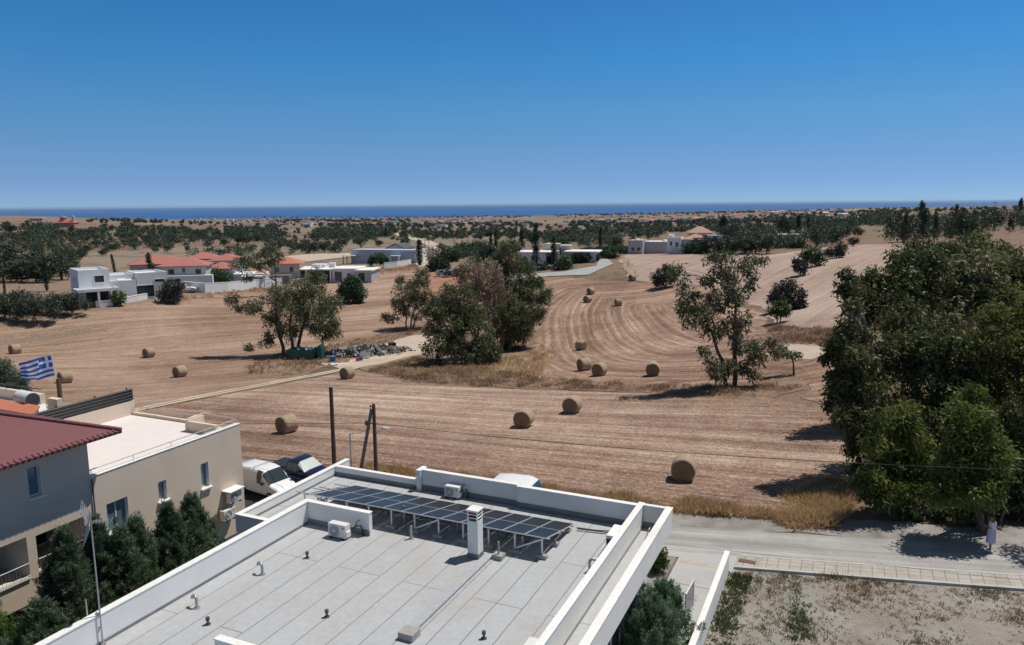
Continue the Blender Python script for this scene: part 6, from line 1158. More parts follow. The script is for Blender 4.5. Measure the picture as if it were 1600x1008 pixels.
belt([(260, 338.5), (830, 337.3), (830, 340.5), (300, 341.5)], 420, 5, 11)
belt([(430, 343.5), (640, 342.5), (640, 347), (430, 349)], 170, 4, 9)
belt([(500, 352), (840, 350), (840, 354), (500, 357)], 110, 4, 8)
belt([(860, 336), (1180, 330.3), (1180, 333), (870, 338.5)], 260, 5, 10)
belt([(870, 350), (1190, 346), (1190, 351), (900, 356)], 110, 4, 8)
belt([(1180, 329), (1420, 325), (1420, 327.5), (1180, 331.5)], 90, 4, 8)
belt([(1200, 334), (1420, 331), (1420, 334), (1200, 337.5)], 70, 4, 8)
belt([(1200, 345), (1390, 342), (1390, 353), (1230, 358)], 210, 5, 10)
belt([(1420, 324.5), (1700, 322), (1700, 328), (1420, 331)], 90, 4, 8)
belt([(1390, 384), (1500, 372), (1560, 362), (1700, 358), (1700, 344), (1400, 352)], 170, 5, 9)
belt([(100, 343), (800, 341), (840, 372), (480, 384), (330, 372)], 330, 2.5, 5, 5)
belt([(850, 337), (1190, 332), (1190, 360), (850, 362)], 200, 2.5, 5, 5)
belt([(1190, 331), (1400, 327), (1400, 345), (1190, 350)], 130, 3, 6, 5)
belt([(-60, 352), (60, 348), (90, 372), (-60, 372)], 40, 3, 6, 6)
Cs, Rs, Ts = np.array(Cs), np.array(Rs), np.array(Ts)
Ls = np.array(Ls); V, Q, T = leaves(Cs, Rs, 17, Ls, Ls*.6, .2, Ts, 78); tag(link('distant_wood', mesh_np('distant_wood', V, Q, [MAT['far_leaf']], T)), 'belts of dark trees and scrub on the plain running to the coast', 'wood', kind='stuff')
# ------------------------------------------------------------------ houses beyond the field
class Far:
    def __init__(s, name, label, px, by, yaw, cat='house', group=None, zs=1.):
        p = g(px, by); s.o = empty(name, p, R(yaw), label, cat, group); s.sc = depth_of(p)/FPX; s.o.scale = (1, 1, zs)
    def wall(s, x0, x1, y0, y1, z1, mat='far_white_wall', z0=-.6):
        m = MB(); m.box(x0, x1, y0, y1, z0, z1); return m.build('wall', MAT[mat], s.o)
    def flat(s, x0, x1, y0, y1, z, mat='white_coping', t=.22, over=.0):
        m = MB(); m.box(x0-over, x1+over, y0-over, y1+over, z+.003, z+t); r_ = m.build('roof', MAT[mat], s.o); return r_
    def parapet(s, x0, x1, y0, y1, z, h=.5, mat='far_white_wall'):
        m = MB(); t = .25; z += .004
        m.box(x0, x1, y0, y0+t, z, z+h); m.box(x0, x1, y1-t, y1, z, z+h); m.box(x0, x0+t, y0+t, y1-t, z, z+h); m.box(x1-t, x1, y0+t, y1-t, z, z+h); return m.build('parapet', MAT[mat], s.o)
    def hip(s, x0, x1, y0, y1, z, h, mat='far_red_tile', over=.5):
        x0 -= over; x1 += over; y0 -= over; y1 += over; d = min(x1-x0, y1-y0)/2
        if x1-x0 >= y1-y0: r1, r2 = (x0+d, (y0+y1)/2), (x1-d+.01, (y0+y1)/2)
        else: r1, r2 = ((x0+x1)/2, y0+d), ((x0+x1)/2, y1-d+.01)
        m = MB(); vs = [(x0, y0, z), (x1, y0, z), (x1, y1, z), (x0, y1, z), (*r1, z+h), (*r2, z+h)]
        fs = [(0, 1, 5, 4), (1, 2, 5), (2, 3, 4, 5), (3, 0, 4)] if x1-x0 >= y1-y0 else [(0, 1, 4), (1, 2, 5, 4), (2, 3, 5), (3, 0, 4, 5)]
        m.add(vs, fs); m.add([(v[0], v[1], z-.18) for v in vs[:4]]+vs[:4], [(0, 1, 5, 4), (1, 2, 6, 5), (2, 3, 7, 6), (3, 0, 4, 7), (3, 2, 1, 0)]); o = m.build('roof', MAT[mat], s.o)
        me = o.data; U = me.uv_layers.new(name='UVMap')
        for poly in me.polygons:
            n_ = poly.normal
            for li, vi in zip(poly.loop_indices, poly.vertices): v = me.vertices[vi].co; U.data[li].uv = (v.x, v.y) if abs(n_.y) > abs(n_.x) else (v.y, v.x)
        return o
    def win(s, x, z, w_, h, face='front', at=0., mat='glass_dark', name='window', frame=True):
        m = MB(); e = .035
        def bx(a0, a1, z0, z1, d):
            if face == 'front': m.box(a0, a1, at-d, at+.02, z0, z1)
            elif face == 'right': m.box(at-.02, at+d, a0, a1, z0, z1)
            else: m.box(at-d, at+.02, a0, a1, z0, z1)
        bx(x-w_/2, x+w_/2, z, z+h, e); wn = m.build(name, MAT[mat], s.o)
        if frame:
            m = MB(); q = .07
            for a0, a1, z0, z1 in ((x-w_/2-q, x+w_/2+q, z-q, z), (x-w_/2-q, x+w_/2+q, z+h, z+h+q), (x-w_/2-q, x-w_/2, z, z+h), (x+w_/2, x+w_/2+q, z, z+h)): bx(a0, a1, z0, z1, e+.05)
            m.build('frame', MAT['white_metal'], wn)
        return wn
    def porch(s, x0, x1, y0, y1, z, cols=2, mat='far_white_wall', open_mat='dark_interior'):
        m = MB(); m.box(x0, x1, y0, y1, z-.3, z); r_ = m.build('porch_roof', MAT[mat], s.o)
        for i in range(cols):
            x = x0+.2+(x1-x0-.4)*i/max(1, cols-1); m = MB(); m.box(x-.18, x+.18, y0+.02, y0+.38, -.5, z-.302); m.build('column', MAT[mat], r_)
    def tank(s, x, y, z, r_=.5):
        m = MB(); m.tube([(x-r_*1.2, y, z+r_), (x+r_*1.2, y, z+r_)], r_, 14); m.build('water_tank', MAT['white_plastic'], s.o)
# white modern house
h = Far('modern_white_house', 'white modern two storey cube house with flat roofs at the left field edge', 126, 475, 40, zs=0.84)
h.wall(0, 5.0, 0, 7.2, 6.6); h.parapet(0, 5.0, 0, 7.2, 6.6, .45); h.wall(5.0, 9.6, 1.2, 8, 3.5); h.wall(5.6, 9.8, 3.2, 9, 5.0); h.parapet(5.6, 9.8, 3.2, 9, 5.0, .35); h.parapet(5.0, 9.6, 1.2, 3.2, 3.5, .7)
h.wall(9.85, 15.2, 1.6, 9, 5.2); h.parapet(9.85, 15.2, 1.6, 9, 5.2, .4); h.wall(15.2, 16.4, 2.2, 6, 3.2)
h.porch(-1.0, 5.6, -3.6, -.02, 3.05, 3); h.parapet(-1.0, 5.6, -3.6, -.02, 3.05, .3)
for x, z in ((3.3, 4.3),): h.win(x, z, 1.5, 1.4)
for y, z in ((2, 4.4), (4, 4.3), (1.8, 1.2), (2.8, 1.2)): h.win(y, z, .5, 1.1, 'left', 0)
h.win(2.8, .2, 3.6, 2.2, mat='dark_interior', name='door'); h.win(6.0, .2, 1.0, 2.2, at=1.2, mat='dark_interior', name='door'); h.win(11.1, .2, 3.2, 2.6, at=1.6); h.win(13.8, 3.4, 1.7, .6, at=1.6); h.win(13.8, .9, 1.8, .5, at=1.6); h.win(13.8, 2.2, 1.8, .5, at=1.6, mat='ac_white'); h.win(4, .2, 1.6, 2.5, 'right', 16.4)
h.tank(7.3, 2.2, 3.5, .55); h.tank(8.6, 2.4, 3.5, .4)
def wall_line(name, label, pts, h_, mat='far_white_wall', t=.3, cope=True, cat='wall'):
    P = [g(*p) for p in pts]; o = empty(name, P[0], 0, label, cat)
    m = MB(); mc = MB()
    for p, q in zip(P, P[1:]):
        d = Vector((q.x-p.x, q.y-p.y, 0)).normalized(); n = Vector((-d.y, d.x, 0))*t/2
        for mm, lo, hi, k in ((m, -.5, h_, 1), (mc, h_+.003, h_+.09, 1.25)):
            vs = [w_-P[0]+s_*n*k+Vector((0, 0, z)) for w_ in (p, q) for s_ in (-1, 1) for z in (lo, hi)]
            mm.add(vs, [(0, 1, 3, 2), (4, 6, 7, 5), (0, 4, 5, 1), (2, 3, 7, 6), (1, 5, 7, 3), (0, 2, 6, 4)])
    m.build('wall_body', MAT[mat], o)
    if cope: mc.build('coping', MAT['white_coping'], o)
    return o
wall_line('garden_wall', 'low white garden wall in front of the white modern house', [(150, 480), (176, 478), (215, 470), (252, 463)], 1.0)
wall_line('garden_wall', 'long white garden wall below the red roofed houses', [(287, 455), (320, 458), (356, 456), (400, 451), (440, 448)], 2.0)
wall_line('garden_wall', 'white boundary wall stepping up along the field before the low white house', [(455, 446), (500, 438), (545, 433), (570, 429), (592, 424)], 1.3)
wall_line('garden_wall', 'white panel wall in front of the long blue grey building', [(600, 420), (620, 418), (642, 414)], 1.7)
wall_line('garden_wall', 'low stone faced wall along the street before the pale villa', [(826, 424), (850, 422), (872, 420)], .9, 'stone_wall')
# red roofed houses
h = Far('red_roofed_house', 'beige house with red hip roof directly behind the leaning cypress', 205, 446, 22, zs=0.82); h.wall(0, 11.5, 0, 9, 5.4, 'far_beige_wall'); h.hip(0, 11.5, 0, 9, 5.4, 2.1)
for x, z in ((2, 3), (7.2, 3.1), (3, .5), (8.5, .4)): h.win(x, z, 1.3, 1.3)
for y in (2.5, 6): h.win(y, 3.1, .8, 1.3, 'left', 0)
h = Far('red_roofed_house', 'pale green walled house with red hip roof right of the leaning cypress', 249, 449, 14, zs=0.82); h.wall(0, 9.6, 0, 8.5, 5.4, 'pale_green_wall'); h.hip(0, 9.6, 0, 8.5, 5.4, 2.0); h.wall(1.5, 11, -1.6, -.02, 2.8); h.flat(1.5, 11, -1.6, -.02, 2.8)
for x, z in ((2.6, 3.3), (5.1, 3.6), (8, 3.2)): h.win(x, z, 1.2 if x != 5.1 else .7, 1.3)
h.win(4, .3, 1.2, 2.0, at=-1.6, name='door', mat='dark_interior')
h = Far('red_roofed_house', 'white house with red hip roof, farther back and left of two', 291, 432, 16, zs=0.82); h.wall(0, 8.4, 0, 8, 5.6); h.hip(0, 8.4, 0, 8, 5.6, 2.0)
for x, z in ((4, 3.6), (6.4, 3.5), (3, .8)): h.win(x, z, 1.1, 1.3)
h = Far('red_roofed_house', 'white house with red hip roof, farther back and right of two', 328, 434, 10, zs=0.82); h.wall(0, 7.6, 0, 8, 5.4); h.hip(0, 7.6, 0, 8, 5.4, 1.9)
for x, z in ((2, 3.4), (5, 3.4)): h.win(x, z, 1.1, 1.2)
h = Far('red_roofed_house', 'lower red roofed house with white arched porch behind the long garden wall', 322, 446, 12, zs=0.82); h.wall(0, 6.2, 0, 7, 4.6); h.hip(0, 6.2, 0, 7, 4.6, 1.6); h.wall(6.25, 13.5, -1.5, 5, 2.9); h.flat(6.25, 13.5, -1.5, 5, 2.9); h.porch(8.2, 13.4, -3.4, -1.52, 2.6, 3); h.win(10, .1, 2.0, 2.0, at=-1.5, mat='dark_interior', name='door'); h.win(2, 2.6, 1, 1.2); h.hip(11, 13.2, 0, 3, 3.15, .8, over=.2)
h = Far('orange_roofed_house', 'beige two storey house with orange hip roof above the left eucalyptus', 424, 443, 6, zs=0.86); h.wall(0, 7.0, 0, 7.5, 5.6, 'far_beige_wall'); h.hip(0, 7.0, 0, 7.5, 5.6, 1.7, 'orange_tile')
for x, z in ((1.6, 3.2), (5, 3.2), (5, .6), (2, .4)): h.win(x, z, 1.0, 1.5)
h.porch(.6, 5.2, -1.8, -.02, 2.6, 3, 'far_beige_wall')
# low white house
h = Far('low_white_house', 'low white single storey house with broad flat roofs behind the left eucalyptus', 459, 443, -4)
h.wall(0, 9.5, 3.2, 9, 3.3); h.flat(-.3, 9.8, -.2, 9.2, 3.3); h.wall(9.5, 15.5, 1, 9, 3.4); h.flat(9.4, 15.8, .5, 9.4, 3.4, over=.1); h.wall(15.55, 19.6, -.3, 8, 3.1, 'grey_wall'); h.flat(15.5, 20, -.6, 8.2, 3.1)
for x in (.1, 3.2, 6.3, 9.3): m = MB(); m.box(x-.15, x+.15, .0, .3, -.5, 3.3); m.build('column', MAT['far_white_wall'], h.o)
h.win(4.8, .1, 7.6, 2.7, at=3.2, mat='dark_interior', name='door', frame=False); h.win(11, .5, 1.8, 2.3, at=1.0); h.win(13.7, 1.0, 1.0, 1.4, at=1); h.win(17.2, .3, 1.6, 2.3, at=-.3, mat='dark_interior', name='door'); h.wall(3, 6.5, 5, 8, 4.3); h.tank(5, 4.4, 3.55, .45); h.tank(8.1, 6, 3.55, .6); h.wall(7, 8.2, 6.6, 8, 4.5)
# long white building, shade of its front put into the blue grey colour
h = Far('long_hall', 'long white flat roofed building, its shaded front coloured blue grey', 549, 412, -17)
L_ = 20.5*h.sc/.19; h.wall(0, L_, 0, 6.2, 4.7, 'shaded_hall_wall'); h.flat(0, L_, 0, 6.2, 4.7, 'shaded_hall_wall', .12)
m = MB(); m.box(L_+.004, L_+1.6, -.02, 6.3, -.6, 5.0); m.build('wall', MAT['far_white_wall'], h.o)
h.win(L_*.56, .1, 1.6, 2.4, mat='glass_dark', name='door'); h.win(L_*.62, .1, 1.0, 2.4, mat='white_plastic'); h.win(L_*.95, 0, .4, 1.6, mat='dark_interior', name='door')
h.porch(L_*.66, L_*.80, -2.2, -.05, 3.1, 2)
h = Far('gabled_house', 'small white gable with a black roof showing over the long blue grey building', 604, 404, -17); h.wall(0, 7.5, 0, 9, 4.2)
m = MB(); m.add([(-.4, -.4, 4.0), (3.75, -.4, 5.9), (7.9, -.4, 4.0), (-.4, 9.4, 4.0), (3.75, 9.4, 5.9), (7.9, 9.4, 4.0), (-.4, -.4, 4.25), (3.75, -.4, 6.2), (7.9, -.4, 4.25), (-.4, 9.4, 4.25), (3.75, 9.4, 6.2), (7.9, 9.4, 4.25)], [(6, 7, 10, 9), (7, 8, 11, 10), (0, 3, 4, 1), (1, 4, 5, 2), (0, 1, 7, 6), (1, 2, 8, 7), (3, 9, 10, 4), (4, 10, 11, 5), (0, 6, 9, 3), (2, 5, 11, 8)]); m.build('roof', MAT['steel_dark'], h.o); h.o.scale = (1., 1., .93); m = MB(); m.add([(.1, -.01, 4.2), (7.4, -.01, 4.2), (3.75, -.01, 5.8)], [(0, 1, 2)]); m.build('gable', MAT['far_white_wall'], h.o); h.win(3.7, 1, 1, 1.2)
h = Far('carport', 'small white roofed open shed left of the long blue grey building', 536, 413, -10, 'shed'); h.flat(0, 4, 0, 3.5, 2.8)
for x in (.1, 3.9):
    for y in (.1, 3.4): m = MB(); m.box(x-.1, x+.1, y-.1, y+.1, -.5, 2.8); m.build('post', MAT['rust'], h.o)
h = Far('field_hut', 'tiny white hut on the reddish field beyond the earth heaps', 511, 392, -20, 'hut'); h.wall(0, 3.4, 0, 3, 2.6); h.flat(0, 3.4, 0, 3, 2.6, over=.3); h.win(1.2, .8, .8, .9)
# pale villa group by the street
h = Far('pale_villa', 'pale flat roofed villa behind the tallest cypress', 812, 417, -6); k = h.sc/.157
h.wall(0, 6.4*k, 0, 8, 3.6); h.flat(-.4, 8.4*k, -.4, 8, 3.6, t=.3); h.win(3.1*k, .5, .5, 2.3); h.win(1.2*k, .5, .5, 2.3); h.wall(8*k, 9.5*k, .3, 7, 4.0, 'stone_wall'); h.win(7.1*k, .0, 1.3, 2.6, at=2.0, mat='dark_interior', name='door'); h.wall(6.4*k, 8*k, 2.0, 7, 3.55, 'grey_wall'); h.wall(6*k, 9.6*k, 7.2, 12, 5.6, 'far_beige_wall'); h.wall(9.8*k, 12.5*k, 6, 12, 5.2, 'far_beige_wall'); h.win(7.6*k, 4.2, .9, .9, at=7.2)
h = Far('pale_villa', 'low villa wing with thin white roof slab beside the single cypress', 884, 412, -14); k = h.sc/.16; h.wall(0, 7.2*k, 1.2, 8, 2.9, 'pale_green_wall'); h.flat(-.6, 8.2*k, 0, 8.4, 2.9, t=.28); h.win(6.3*k, .3, 1.0, 2.3, at=1.2, mat='white_plastic'); h.win(3*k, .5, 3, 2.0, at=1.2)
# villas beyond the hillside field
h = Far('grey_villa', 'dark grey cube house with white roof domes behind the hedge', 981, 398, -24, zs=0.82); k = h.sc/.2; h.wall(0, 4.6*k, 0, 6, 5.2, 'grey_wall'); h.flat(0, 4.6*k, 0, 6, 5.2, 'grey_wall', .15); h.wall(4.6*k, 12*k, 3, 9, 4.6, 'grey_wall'); h.flat(4.6*k, 12*k, 3, 9, 4.6)
for x, y, z, r_ in ((2.4*k, 2, 5.35, .8), (3.9*k, 1.5, 5.3, .5), (10.5*k, 5, 4.8, .9)): m = MB(); m.ball((x, y, z), r_, 1, 1, .8); m.tube([(x, y, z-.2), (x, y, z+.1)], r_*1.2, 14); m.build('dome', MAT['white_plastic'], h.o)
h.win(1.5, 1.5, 1, 1.3); h.win(3.4*k, 1.5, 1, 1.3)
h = Far('white_villa', 'white villa with pale brown tiled roof and balcony, centre of the hilltop group', 1042, 398, -20, zs=0.8); k = h.sc/.2; h.wall(0, 4.2*k, 0, 6, 5.8); h.parapet(0, 4.2*k, 0, 6, 5.8, .3); h.wall(4.2*k, 13*k, 1.5, 9, 5.4); h.hip(4.3*k, 12*k, 1.5, 9, 5.4, 1.9, 'brown_tile'); h.win(1.2*k, 3.2, .6, 1.5); h.win(3.0*k, 2.6, .8, 1.8); h.win(1.2, 3, .8, 1.4, 'right', 4.2*k); h.wall(2.2*k, 5.5*k, -1.4, -.05, 2.6, 'grey_wall'); h.tank(.8*k, 3, 5.9, .6)
for x in np.linspace(2.3*k, 5.4*k, 9): m = MB(); m.bar((x, -1.35, 2.6), (x, -1.35, 3.5), .04, .04); m.build('baluster', MAT['white_metal'], h.o)
h = Far('white_villa', 'white cube house with two dark slit windows at the right of the hilltop group', 1113, 396, 8, zs=0.84); k = h.sc/.2; h.wall(0, 3.2*k, 0, 6, 5.6); h.parapet(0, 3.2*k, 0, 6, 5.6, .3); h.win(2.2*k, 2.8, .5, 1.6); h.win(2.5, 2.8, .6, 1.5, 'left', 0); h.wall(-4.5*k, 0, 3, 8, 4.9, 'pink_wall'); h.flat(-4.5*k, -.01, 3, 8, 4.9, 'brown_tile'); h.win(-2*k, 2, 1, 1.2, at=3)
h = Far('hip_roofed_villa', 'white villa with brown red pyramid roof highest of the hilltop group', 1076, 384, -8); k = h.sc/.26; h.wall(0, 9.2*k, 0, 9, 6.2); h.hip(0, 9.2*k, 0, 9, 6.2, 3.0, 'brown_tile', .7)
for x in (1.3, 3.3, 5.2, 6.1, 8.2): h.win(x*k, 3.8, .9 if x < 8 else .4, 1.4)
h = Far('stone_house', 'flat roofed stone house with white roof slab and chimney among dark trees', 1219, 385, 4); k = h.sc/.25; h.wall(0, 9*k, 0, 8, 4.2, 'stone_wall'); h.flat(-.5, 9.6*k, -.6, 8.5, 4.2, t=.5)
m = MB(); m.box(5*k, 5.8*k, 2, 3, 4.7, 6.2); m.build('chimney', MAT['far_white_wall'], h.o); h.win(1.8*k, 2.0, 1.6, 1.3); h.win(6.2*k, 1.5, .5, 2.2, mat='white_plastic'); h.win(7.6*k, 1.5, .5, 2.2, mat='white_plastic')
for i, (px, by, wpx, lb) in enumerate([(1297, 349, 26, 'long open shed with white roof, left of two before the far wood'), (1330, 348, 17, 'long open shed with white roof, right of two before the far wood')]):
    h = Far('long_shed', lb, px, by, 3, 'shed'); s_ = h.sc*wpx; h.flat(0, s_, 0, 8, 3.8*h.sc/.55, t=1.0, over=.4); h.wall(.3, s_-.3, 4, 7.6, 3.7*h.sc/.55, 'steel_dark')
    for x in np.linspace(.4, s_-.4, 6): m = MB(); m.box(x-.2, x+.2, .2, .6, -.6, 3.8*h.sc/.55); m.build('post', MAT['steel_dark'], h.o)
gg = 'white greenhouses on the far coastal plain'
for i, (px, by, wpx) in enumerate([(1253, 334.5, 14), (1281, 334, 15), (1319, 330, 23), (1317, 337.5, 8), (1355, 337.5, 10), (1204, 332, 14), (1218, 330, 14), (755, 340.5, 16), (1235, 346, 8)]):
    p = g(px, by); s_ = depth_of(p)/FPX*wpx; o = empty('greenhouse', p, 0, 'long white plastic greenhouse on the plain near the coast', 'greenhouse', gg); m = MB(); n_ = 4
    for k in range(n_):
        y0 = k*7; ar = [(y0+3.5-3.5*math.cos(q), 2.5+2.6*math.sin(q)) for q in np.linspace(0, math.pi, 9)]; ar = [(y0, 0)]+ar+[(y0+7, 0)]
        m.add([(x, y, z) for x in (0, s_) for y, z in ar], [(i_, i_+1, len(ar)+i_+1, len(ar)+i_) for i_ in range(len(ar)-1)]+[tuple(range(len(ar))), tuple(range(2*len(ar)-1, len(ar)-1, -1))])
    m.build('tunnel', MAT['greenhouse'], o)
# church on the left hill
h = Far('hill_church', 'pink domed church with red roofs on the brown hill near the sea', 86, 354, 0, 'church'); k = h.sc
h.wall(0, 30*k, 0, 14*k, 6*k, 'pink_wall'); h.hip(0, 30*k, 0, 14*k, 6*k, 4.5*k, over=1.); h.wall(-6*k, 0, 2*k, 12*k, 4.5*k, 'grey_wall'); h.flat(-6*k, 0, 2*k, 12*k, 4.5*k, t=.6)
m = MB(); m.tube([(10*k, 7*k, 6*k), (10*k, 7*k, 13*k)], 4.6*k, 20); m.build('drum', MAT['pink_wall'], h.o); m = MB(); m.ball((10*k, 7*k, 12.8*k), 4.9*k, 1, 1, .75, 3); m.build('dome', MAT['far_red_tile'], h.o)
m = MB(); m.box(26*k, 29*k, 2*k, 5*k, 0, 15*k); m.ball((27.5*k, 3.5*k, 15*k), 1.7*k); m.build('bell_tower', MAT['far_beige_wall'], h.o)
for x in (4, 12, 17, 22): h.win(x*k, 2*k, 1.6*k, 2.5*k, frame=False)
h = Far('hill_terrace', 'long low building with flat pale roof left of the pink church', 46, 345, 0, 'building'); h.wall(0, 20*h.sc, 0, 9, 3.4*h.sc, 'far_beige_wall'); h.flat(0, 20*h.sc, 0, 9, 3.4*h.sc, t=.8, over=1)
for x in (2, 6, 10, 14, 18): h.win(x*h.sc, .6*h.sc, 1.6*h.sc, 2*h.sc, frame=False)
# villages on the plain
vg = 'tiny houses of the villages on the coastal plain'; hr_ = np.random.default_rng(31)
def mini(roof, wallm):
    m = MB(); m.box(-5, 5, -4, 4, -1, 4.6); wa = m.build('wall', MAT[wallm]); d = wa.data; bpy.data.objects.remove(wa); m = MB()
    if roof == 'flat': m.box(-5.2, 5.2, -4.2, 4.2, 4.603, 5.1)
    else: m.add([(-5.6, -4.6, 4.6), (5.6, -4.6, 4.6), (5.6, 4.6, 4.6), (-5.6, 4.6, 4.6), (-1.2, 0, 6.6), (1.2, 0, 6.6)], [(0, 1, 5, 4), (1, 2, 5), (2, 3, 4, 5), (3, 0, 4), (3, 2, 1, 0)])
    ro = m.build('roof', MAT['white_coping' if roof == 'flat' else 'far_red_tile']); r_ = ro.data; bpy.data.objects.remove(ro); w_ = []
    for q in ((-3.6, -2.2, 1), (1.5, 3.5, .2)): m = MB(); m.box(q[0], q[1], -4.04, -3.98, q[2], 2.6); wn = m.build('window', MAT['glass_dark']); w_.append(wn.data); bpy.data.objects.remove(wn)
    return d, r_, w_
MINI = [mini('flat', 'far_white_wall'), mini('hip', 'far_white_wall'), mini('hip', 'far_beige_wall'), mini('flat', 'far_beige_wall')]
for (poly, n) in (([(400, 341), (520, 340), (520, 356), (400, 352)], 30), ([(520, 346), (640, 345), (640, 352), (520, 354)], 12), ([(620, 357), (830, 354), (830, 344), (640, 345)], 26), ([(860, 360), (1040, 350), (1180, 343), (1180, 338), (880, 344)], 20), ([(1180, 340), (1380, 332), (1380, 328), (1180, 333)], 26), ([(300, 341), (420, 343), (420, 348), (300, 347)], 16), ([(420, 340), (830, 339), (830, 346), (420, 348)], 40), ([(900, 338), (1180, 334), (1180, 345), (900, 350)], 24)):
    for (x, y) in poly_sample(poly, n, hr_):
        t_ = int(hr_.choice(4, p=[.4, .25, .15, .2])); d_, r_, w_ = MINI[t_]
        o = empty('village_house', g(x, y), hr_.uniform(-.7, .7), 'tiny white flat roofed house on the coastal plain' if t_ == 0 else 'tiny beige flat roofed house on the coastal plain' if t_ == 3 else 'tiny red roofed house on the coastal plain', 'house', vg+(', red roofed' if t_ in (1, 2) else ', flat roofed'))
        link('wall', d_, o); link('roof', r_, o); link('window', w_[0], o); link('window', w_[1], o); q = hr_.uniform(.9, 1.5); o.scale = (q*hr_.uniform(.8, 1.6), q, q*hr_.uniform(.8, 1.1))
# far utility poles
for i, (px, by, ty, lb) in enumerate([(671, 414, 372, 'tall thin pole beside the white dirt road'), (664, 388, 374, 'thin far pole at the bend of the white dirt road'), (710, 398, 374, 'thin pole right of the white dirt road'), (558, 430, 398, 'dark pole at the right end of the low white house'), (187, 455, 422, 'thin pole before the white modern house'), (212, 436, 412, 'thin pole left of the red roofed houses'), (265, 446, 413, 'thin pole before the pale green walled house'), (943, 402, 366, 'pale pole beside the single cypress'), (1551, 362, 315, 'tall dark pole against the sea at the right edge'), (836, 426, 395, 'pole in front of the pale villa')]):
    p = g(px, by); d = depth_of(p)/FPX; H_ = (by-ty)*d; r_ = max(.10, .5*d); o = empty('utility_pole', p, 0, lb, 'utility pole', 'thin poles among the far houses'); m = MB(); m.tube([(0, 0, -.3), (0, 0, H_)], r_, 7, r_*.7); m.build('shaft', MAT['pole_grey'], o); m = MB(); m.bar((-.9, 0, H_-.5), (.9, 0, H_-.5), .12, .12); m.build('cross_arm', MAT['pole_grey'], o)
# parked cars by the houses
CARS = [(-2.0, .74, .35, .78, .78, .60, .92), (-1.85, .84, .28, .86, .86, .66, 1.15), (-1.2, .86, .26, .87, .90, .62, 1.42), (.1, .86, .26, .87, .88, .60, 1.45), (.95, .85, .26, .86, .86, .74, .98), (1.7, .82, .28, .83, .76, .66, .86), (1.98, .70, .34, .72, .6, .5, .70)]
simple('silver_paint', (.50, .51, .52), .25, .04, 3., metal=.3); simple('dark_paint', (.04, .045, .05), .2, .1, 3.)
for (px, by, yaw, paint, lb) in ((291, 457, 20, 'white_paint', 'white car parked by the long white garden wall'), (693, 432, 8, 'silver_paint', 'silver car parked under the dark trees left of the large clump'), (706, 433, 4, 'dark_paint', 'dark car parked beside the silver one under the trees'), (877, 421, -8, 'dark_paint', 'dark car parked on the street before the pale villa'), (722, 430, 10, 'dark_paint', 'dark car half hidden by the pale dead crown')):
    p = g(px, by); o = vehicle('parked_car', lb, (p.x, p.y, p.z+.2), R(yaw), CARS, paint, 'glass_dark', [(-1.25, .78), (-1.25, -.78), (1.25, .78), (1.25, -.78)], windows=[('windscreen', 3, 4, 9, .05, .94), ('side_window', 2, 3, 5, .05, .95), ('side_window', 2, 8, 10, .05, .95), ('rear_window', 1, 4, 9, .1, .9)]); o['category'] = 'car'
# ------------------------------------------------------------------ dry grass and weeds
def grass(name, label, pts_fn, n, L, mat, seed, per=7, rc=.14, cat='grass', wd=.022, clumpy=1.):
    rg = np.random.default_rng(seed); P = pts_fn(n, rg); X, Y = P[:, 0], P[:, 1]
    if clumpy:
        q = np.sin(X*.9+2*np.sin(Y*.7+seed))*np.sin(Y*1.1+1.7*np.sin(X*.5+seed))+.35*np.sin(X*2.7+seed)*np.sin(Y*2.3); keep = rg.random(len(X)) < np.clip(.45+.6*clumpy*q, .05, 1); X, Y = X[keep], Y[keep]; hq = np.clip(.75+.4*q[keep], .4, 1.3)
    else: hq = np.ones(len(X))
    C = np.c_[X, Y, ground(X, Y)+.02]; V, Q, T = leaves(C, np.full(len(C), rc), per, L, wd, -1.5, np.clip(rg.normal(.5, .2, len(C)), 0, 1), seed, flat=.05)
    V = V.reshape(len(C), -1, 3); z0_ = C[:, None, 2]; V[:, :, 2] = z0_+(V[:, :, 2]-z0_)*hq[:, None]; tag(link(name, mesh_np(name, V.reshape(-1, 3), Q, [MAT[mat]], T)), label, cat, kind='stuff')
def in_plot(a0f, a1f, b0, b1):
    def f(n, rg): b = rg.uniform(b0, b1, n); a = np.array([rg.uniform(a0f(q), a1f(q)) for q in b]); return np.outer(a, E1[:2])+np.outer(b, E2[:2])
    return f
def in_px(poly):
    P = [g(*p) for p in poly]; q = [(p.x, p.y) for p in P]
    return lambda n, rg: np.array(poly_sample(q, n, rg))
edge = lambda b: lane_a(b)+lane_w+1.75
grass('dry_grass', 'tall golden dry grass along the verge behind the gravel lane', in_plot(lambda b: edge(b)-.1, lambda b: edge(b)+1.5+.5*math.sin(b*.6), -27, -1), 11000, .46, 'dry_grass', 401, wd=.03)
grass('dry_grass', 'dense golden grass clump at the corner of the field beside the dark grove', in_px([(1205, 812), (1230, 775), (1290, 752), (1335, 762), (1330, 800), (1300, 826), (1240, 828)]), 6000, .55, 'dry_grass', 403, wd=.03, clumpy=.6)
grass('dry_grass', 'dry grass strip along the dirt track and under the large clump', in_px([(575, 580), (650, 560), (700, 566), (840, 590), (1000, 604), (1180, 604), (1255, 604), (1200, 624), (1000, 612), (800, 606), (650, 599)]), 7500, .45, 'brown_grass', 405, wd=.05, rc=.25, clumpy=.7)
grass('dry_grass', 'straw coloured tall grass at the feet of the large clump', in_px([(800, 560), (850, 540), (870, 560), (840, 588), (780, 588), (640, 590), (600, 580), (650, 566), (700, 580)]), 1600, .6, 'dry_grass', 407, wd=.06, rc=.25)
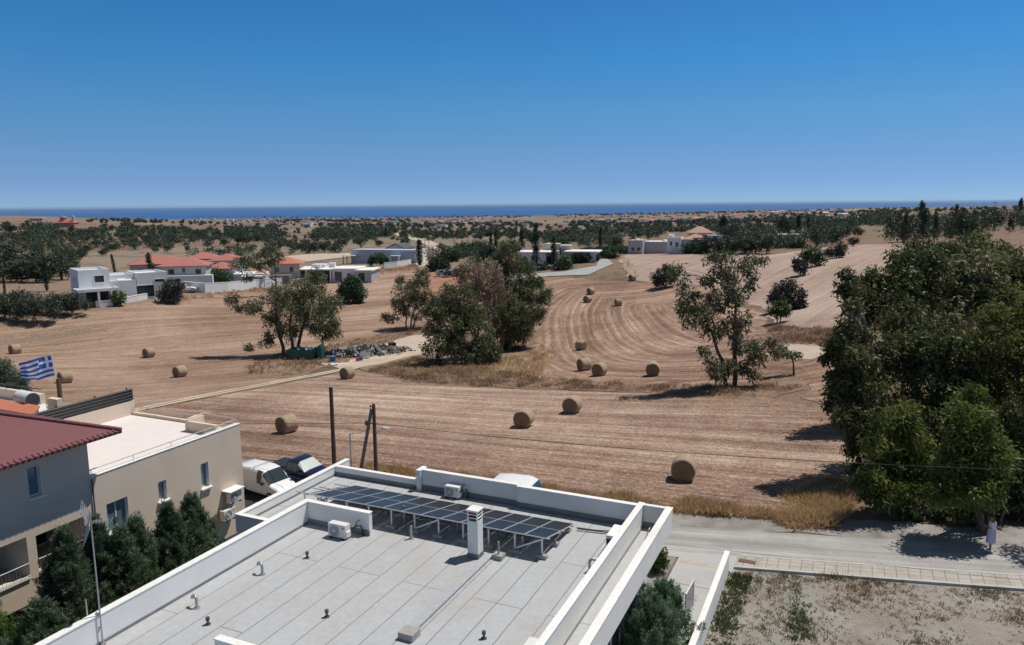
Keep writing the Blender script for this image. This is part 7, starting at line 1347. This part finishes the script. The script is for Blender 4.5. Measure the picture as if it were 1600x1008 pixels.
grass('dry_grass', 'brown scrub grass around the left eucalyptus and skip', in_px([(380, 585), (400, 566), (440, 552), (520, 540), (650, 508), (665, 515), (600, 540), (525, 566), (455, 588)]), 1900, .5, 'brown_grass', 409, wd=.06, rc=.25)
grass('dry_grass', 'brown grass strip between bare ground and hillside field on the right', in_px([(1195, 524), (1215, 510), (1320, 518), (1310, 543), (1225, 538)]), 1500, .6, 'brown_grass', 411, wd=.06, rc=.3)
grass('dry_grass', 'dry grass bank along the left field before the houses', in_px([(240, 478), (300, 463), (420, 450), (560, 428), (650, 414), (660, 420), (560, 434), (420, 456), (300, 470)]), 1800, .7, 'dry_grass', 413, wd=.10, rc=.5)
grass('dry_grass', 'dry grass edge of the pale hillside field by the street', in_px([(985, 440), (936, 397), (950, 396), (1000, 437)]), 500, .6, 'dry_grass', 415, wd=.10, rc=.4)
grass('weeds', 'scattered dry weeds and thistles on the vacant lot', in_plot(lambda b: 20, lambda b: lane_a(b)-1.45, -3.9, 12), 5600, .12, 'weed_leaf', 417, per=9, rc=.12, cat='weeds', wd=.028)
grass('weeds', 'pale dry weeds scattered thickly near the pavement on the vacant lot', in_plot(lambda b: lane_a(b)-4.2, lambda b: lane_a(b)-1.5, -2.5, 14), 1700, .15, 'brown_grass', 431, per=9, rc=.14, cat='weeds', wd=.025, clumpy=.9)
grass('weeds', 'green creeping weeds along the foot of the white boundary wall', in_plot(lambda b: 23, lambda b: 31, -4.05, -3.2), 520, .20, 'lot_green', 419, per=12, rc=.14, cat='weeds', wd=.05, clumpy=.5)
grass('weeds', 'weeds along the outer kerb of the pavement', in_plot(lambda b: lane_a(b)-1.7, lambda b: lane_a(b)-1.3, -3.5, 14), 340, .2, 'weed_leaf', 421, per=10, rc=.14, cat='weeds', wd=.03)
grass('weeds', 'green patch of weeds running down the vacant lot', in_px([(1232, 912), (1258, 915), (1272, 1000), (1235, 1005)]), 230, .16, 'lot_green', 423, per=10, rc=.16, cat='weeds', wd=.04, clumpy=.4)
# stones of the dry stone edge and the rocky slope
# ------------------------------------------------------------------ the air
hm = bpy.data.materials.new('haze'); hm.use_nodes = True; hn = hm.node_tree; hn.nodes.clear(); ho = hn.nodes.new('ShaderNodeOutputMaterial'); hv = hn.nodes.new('ShaderNodeVolumePrincipled')
hv.inputs['Color'].default_value = (.58, .78, 1, 1); hv.inputs['Density'].default_value = 2.0e-5; hv.inputs['Anisotropy'].default_value = 0.; hn.links.new(hv.outputs[0], ho.inputs['Volume'])
m = MB(); m.box(-75000, 75000, -3000, 64000, -92, 26); o = m.build('haze', hm); tag(o, kind='stuff')
print('objects', len(bpy.data.objects))
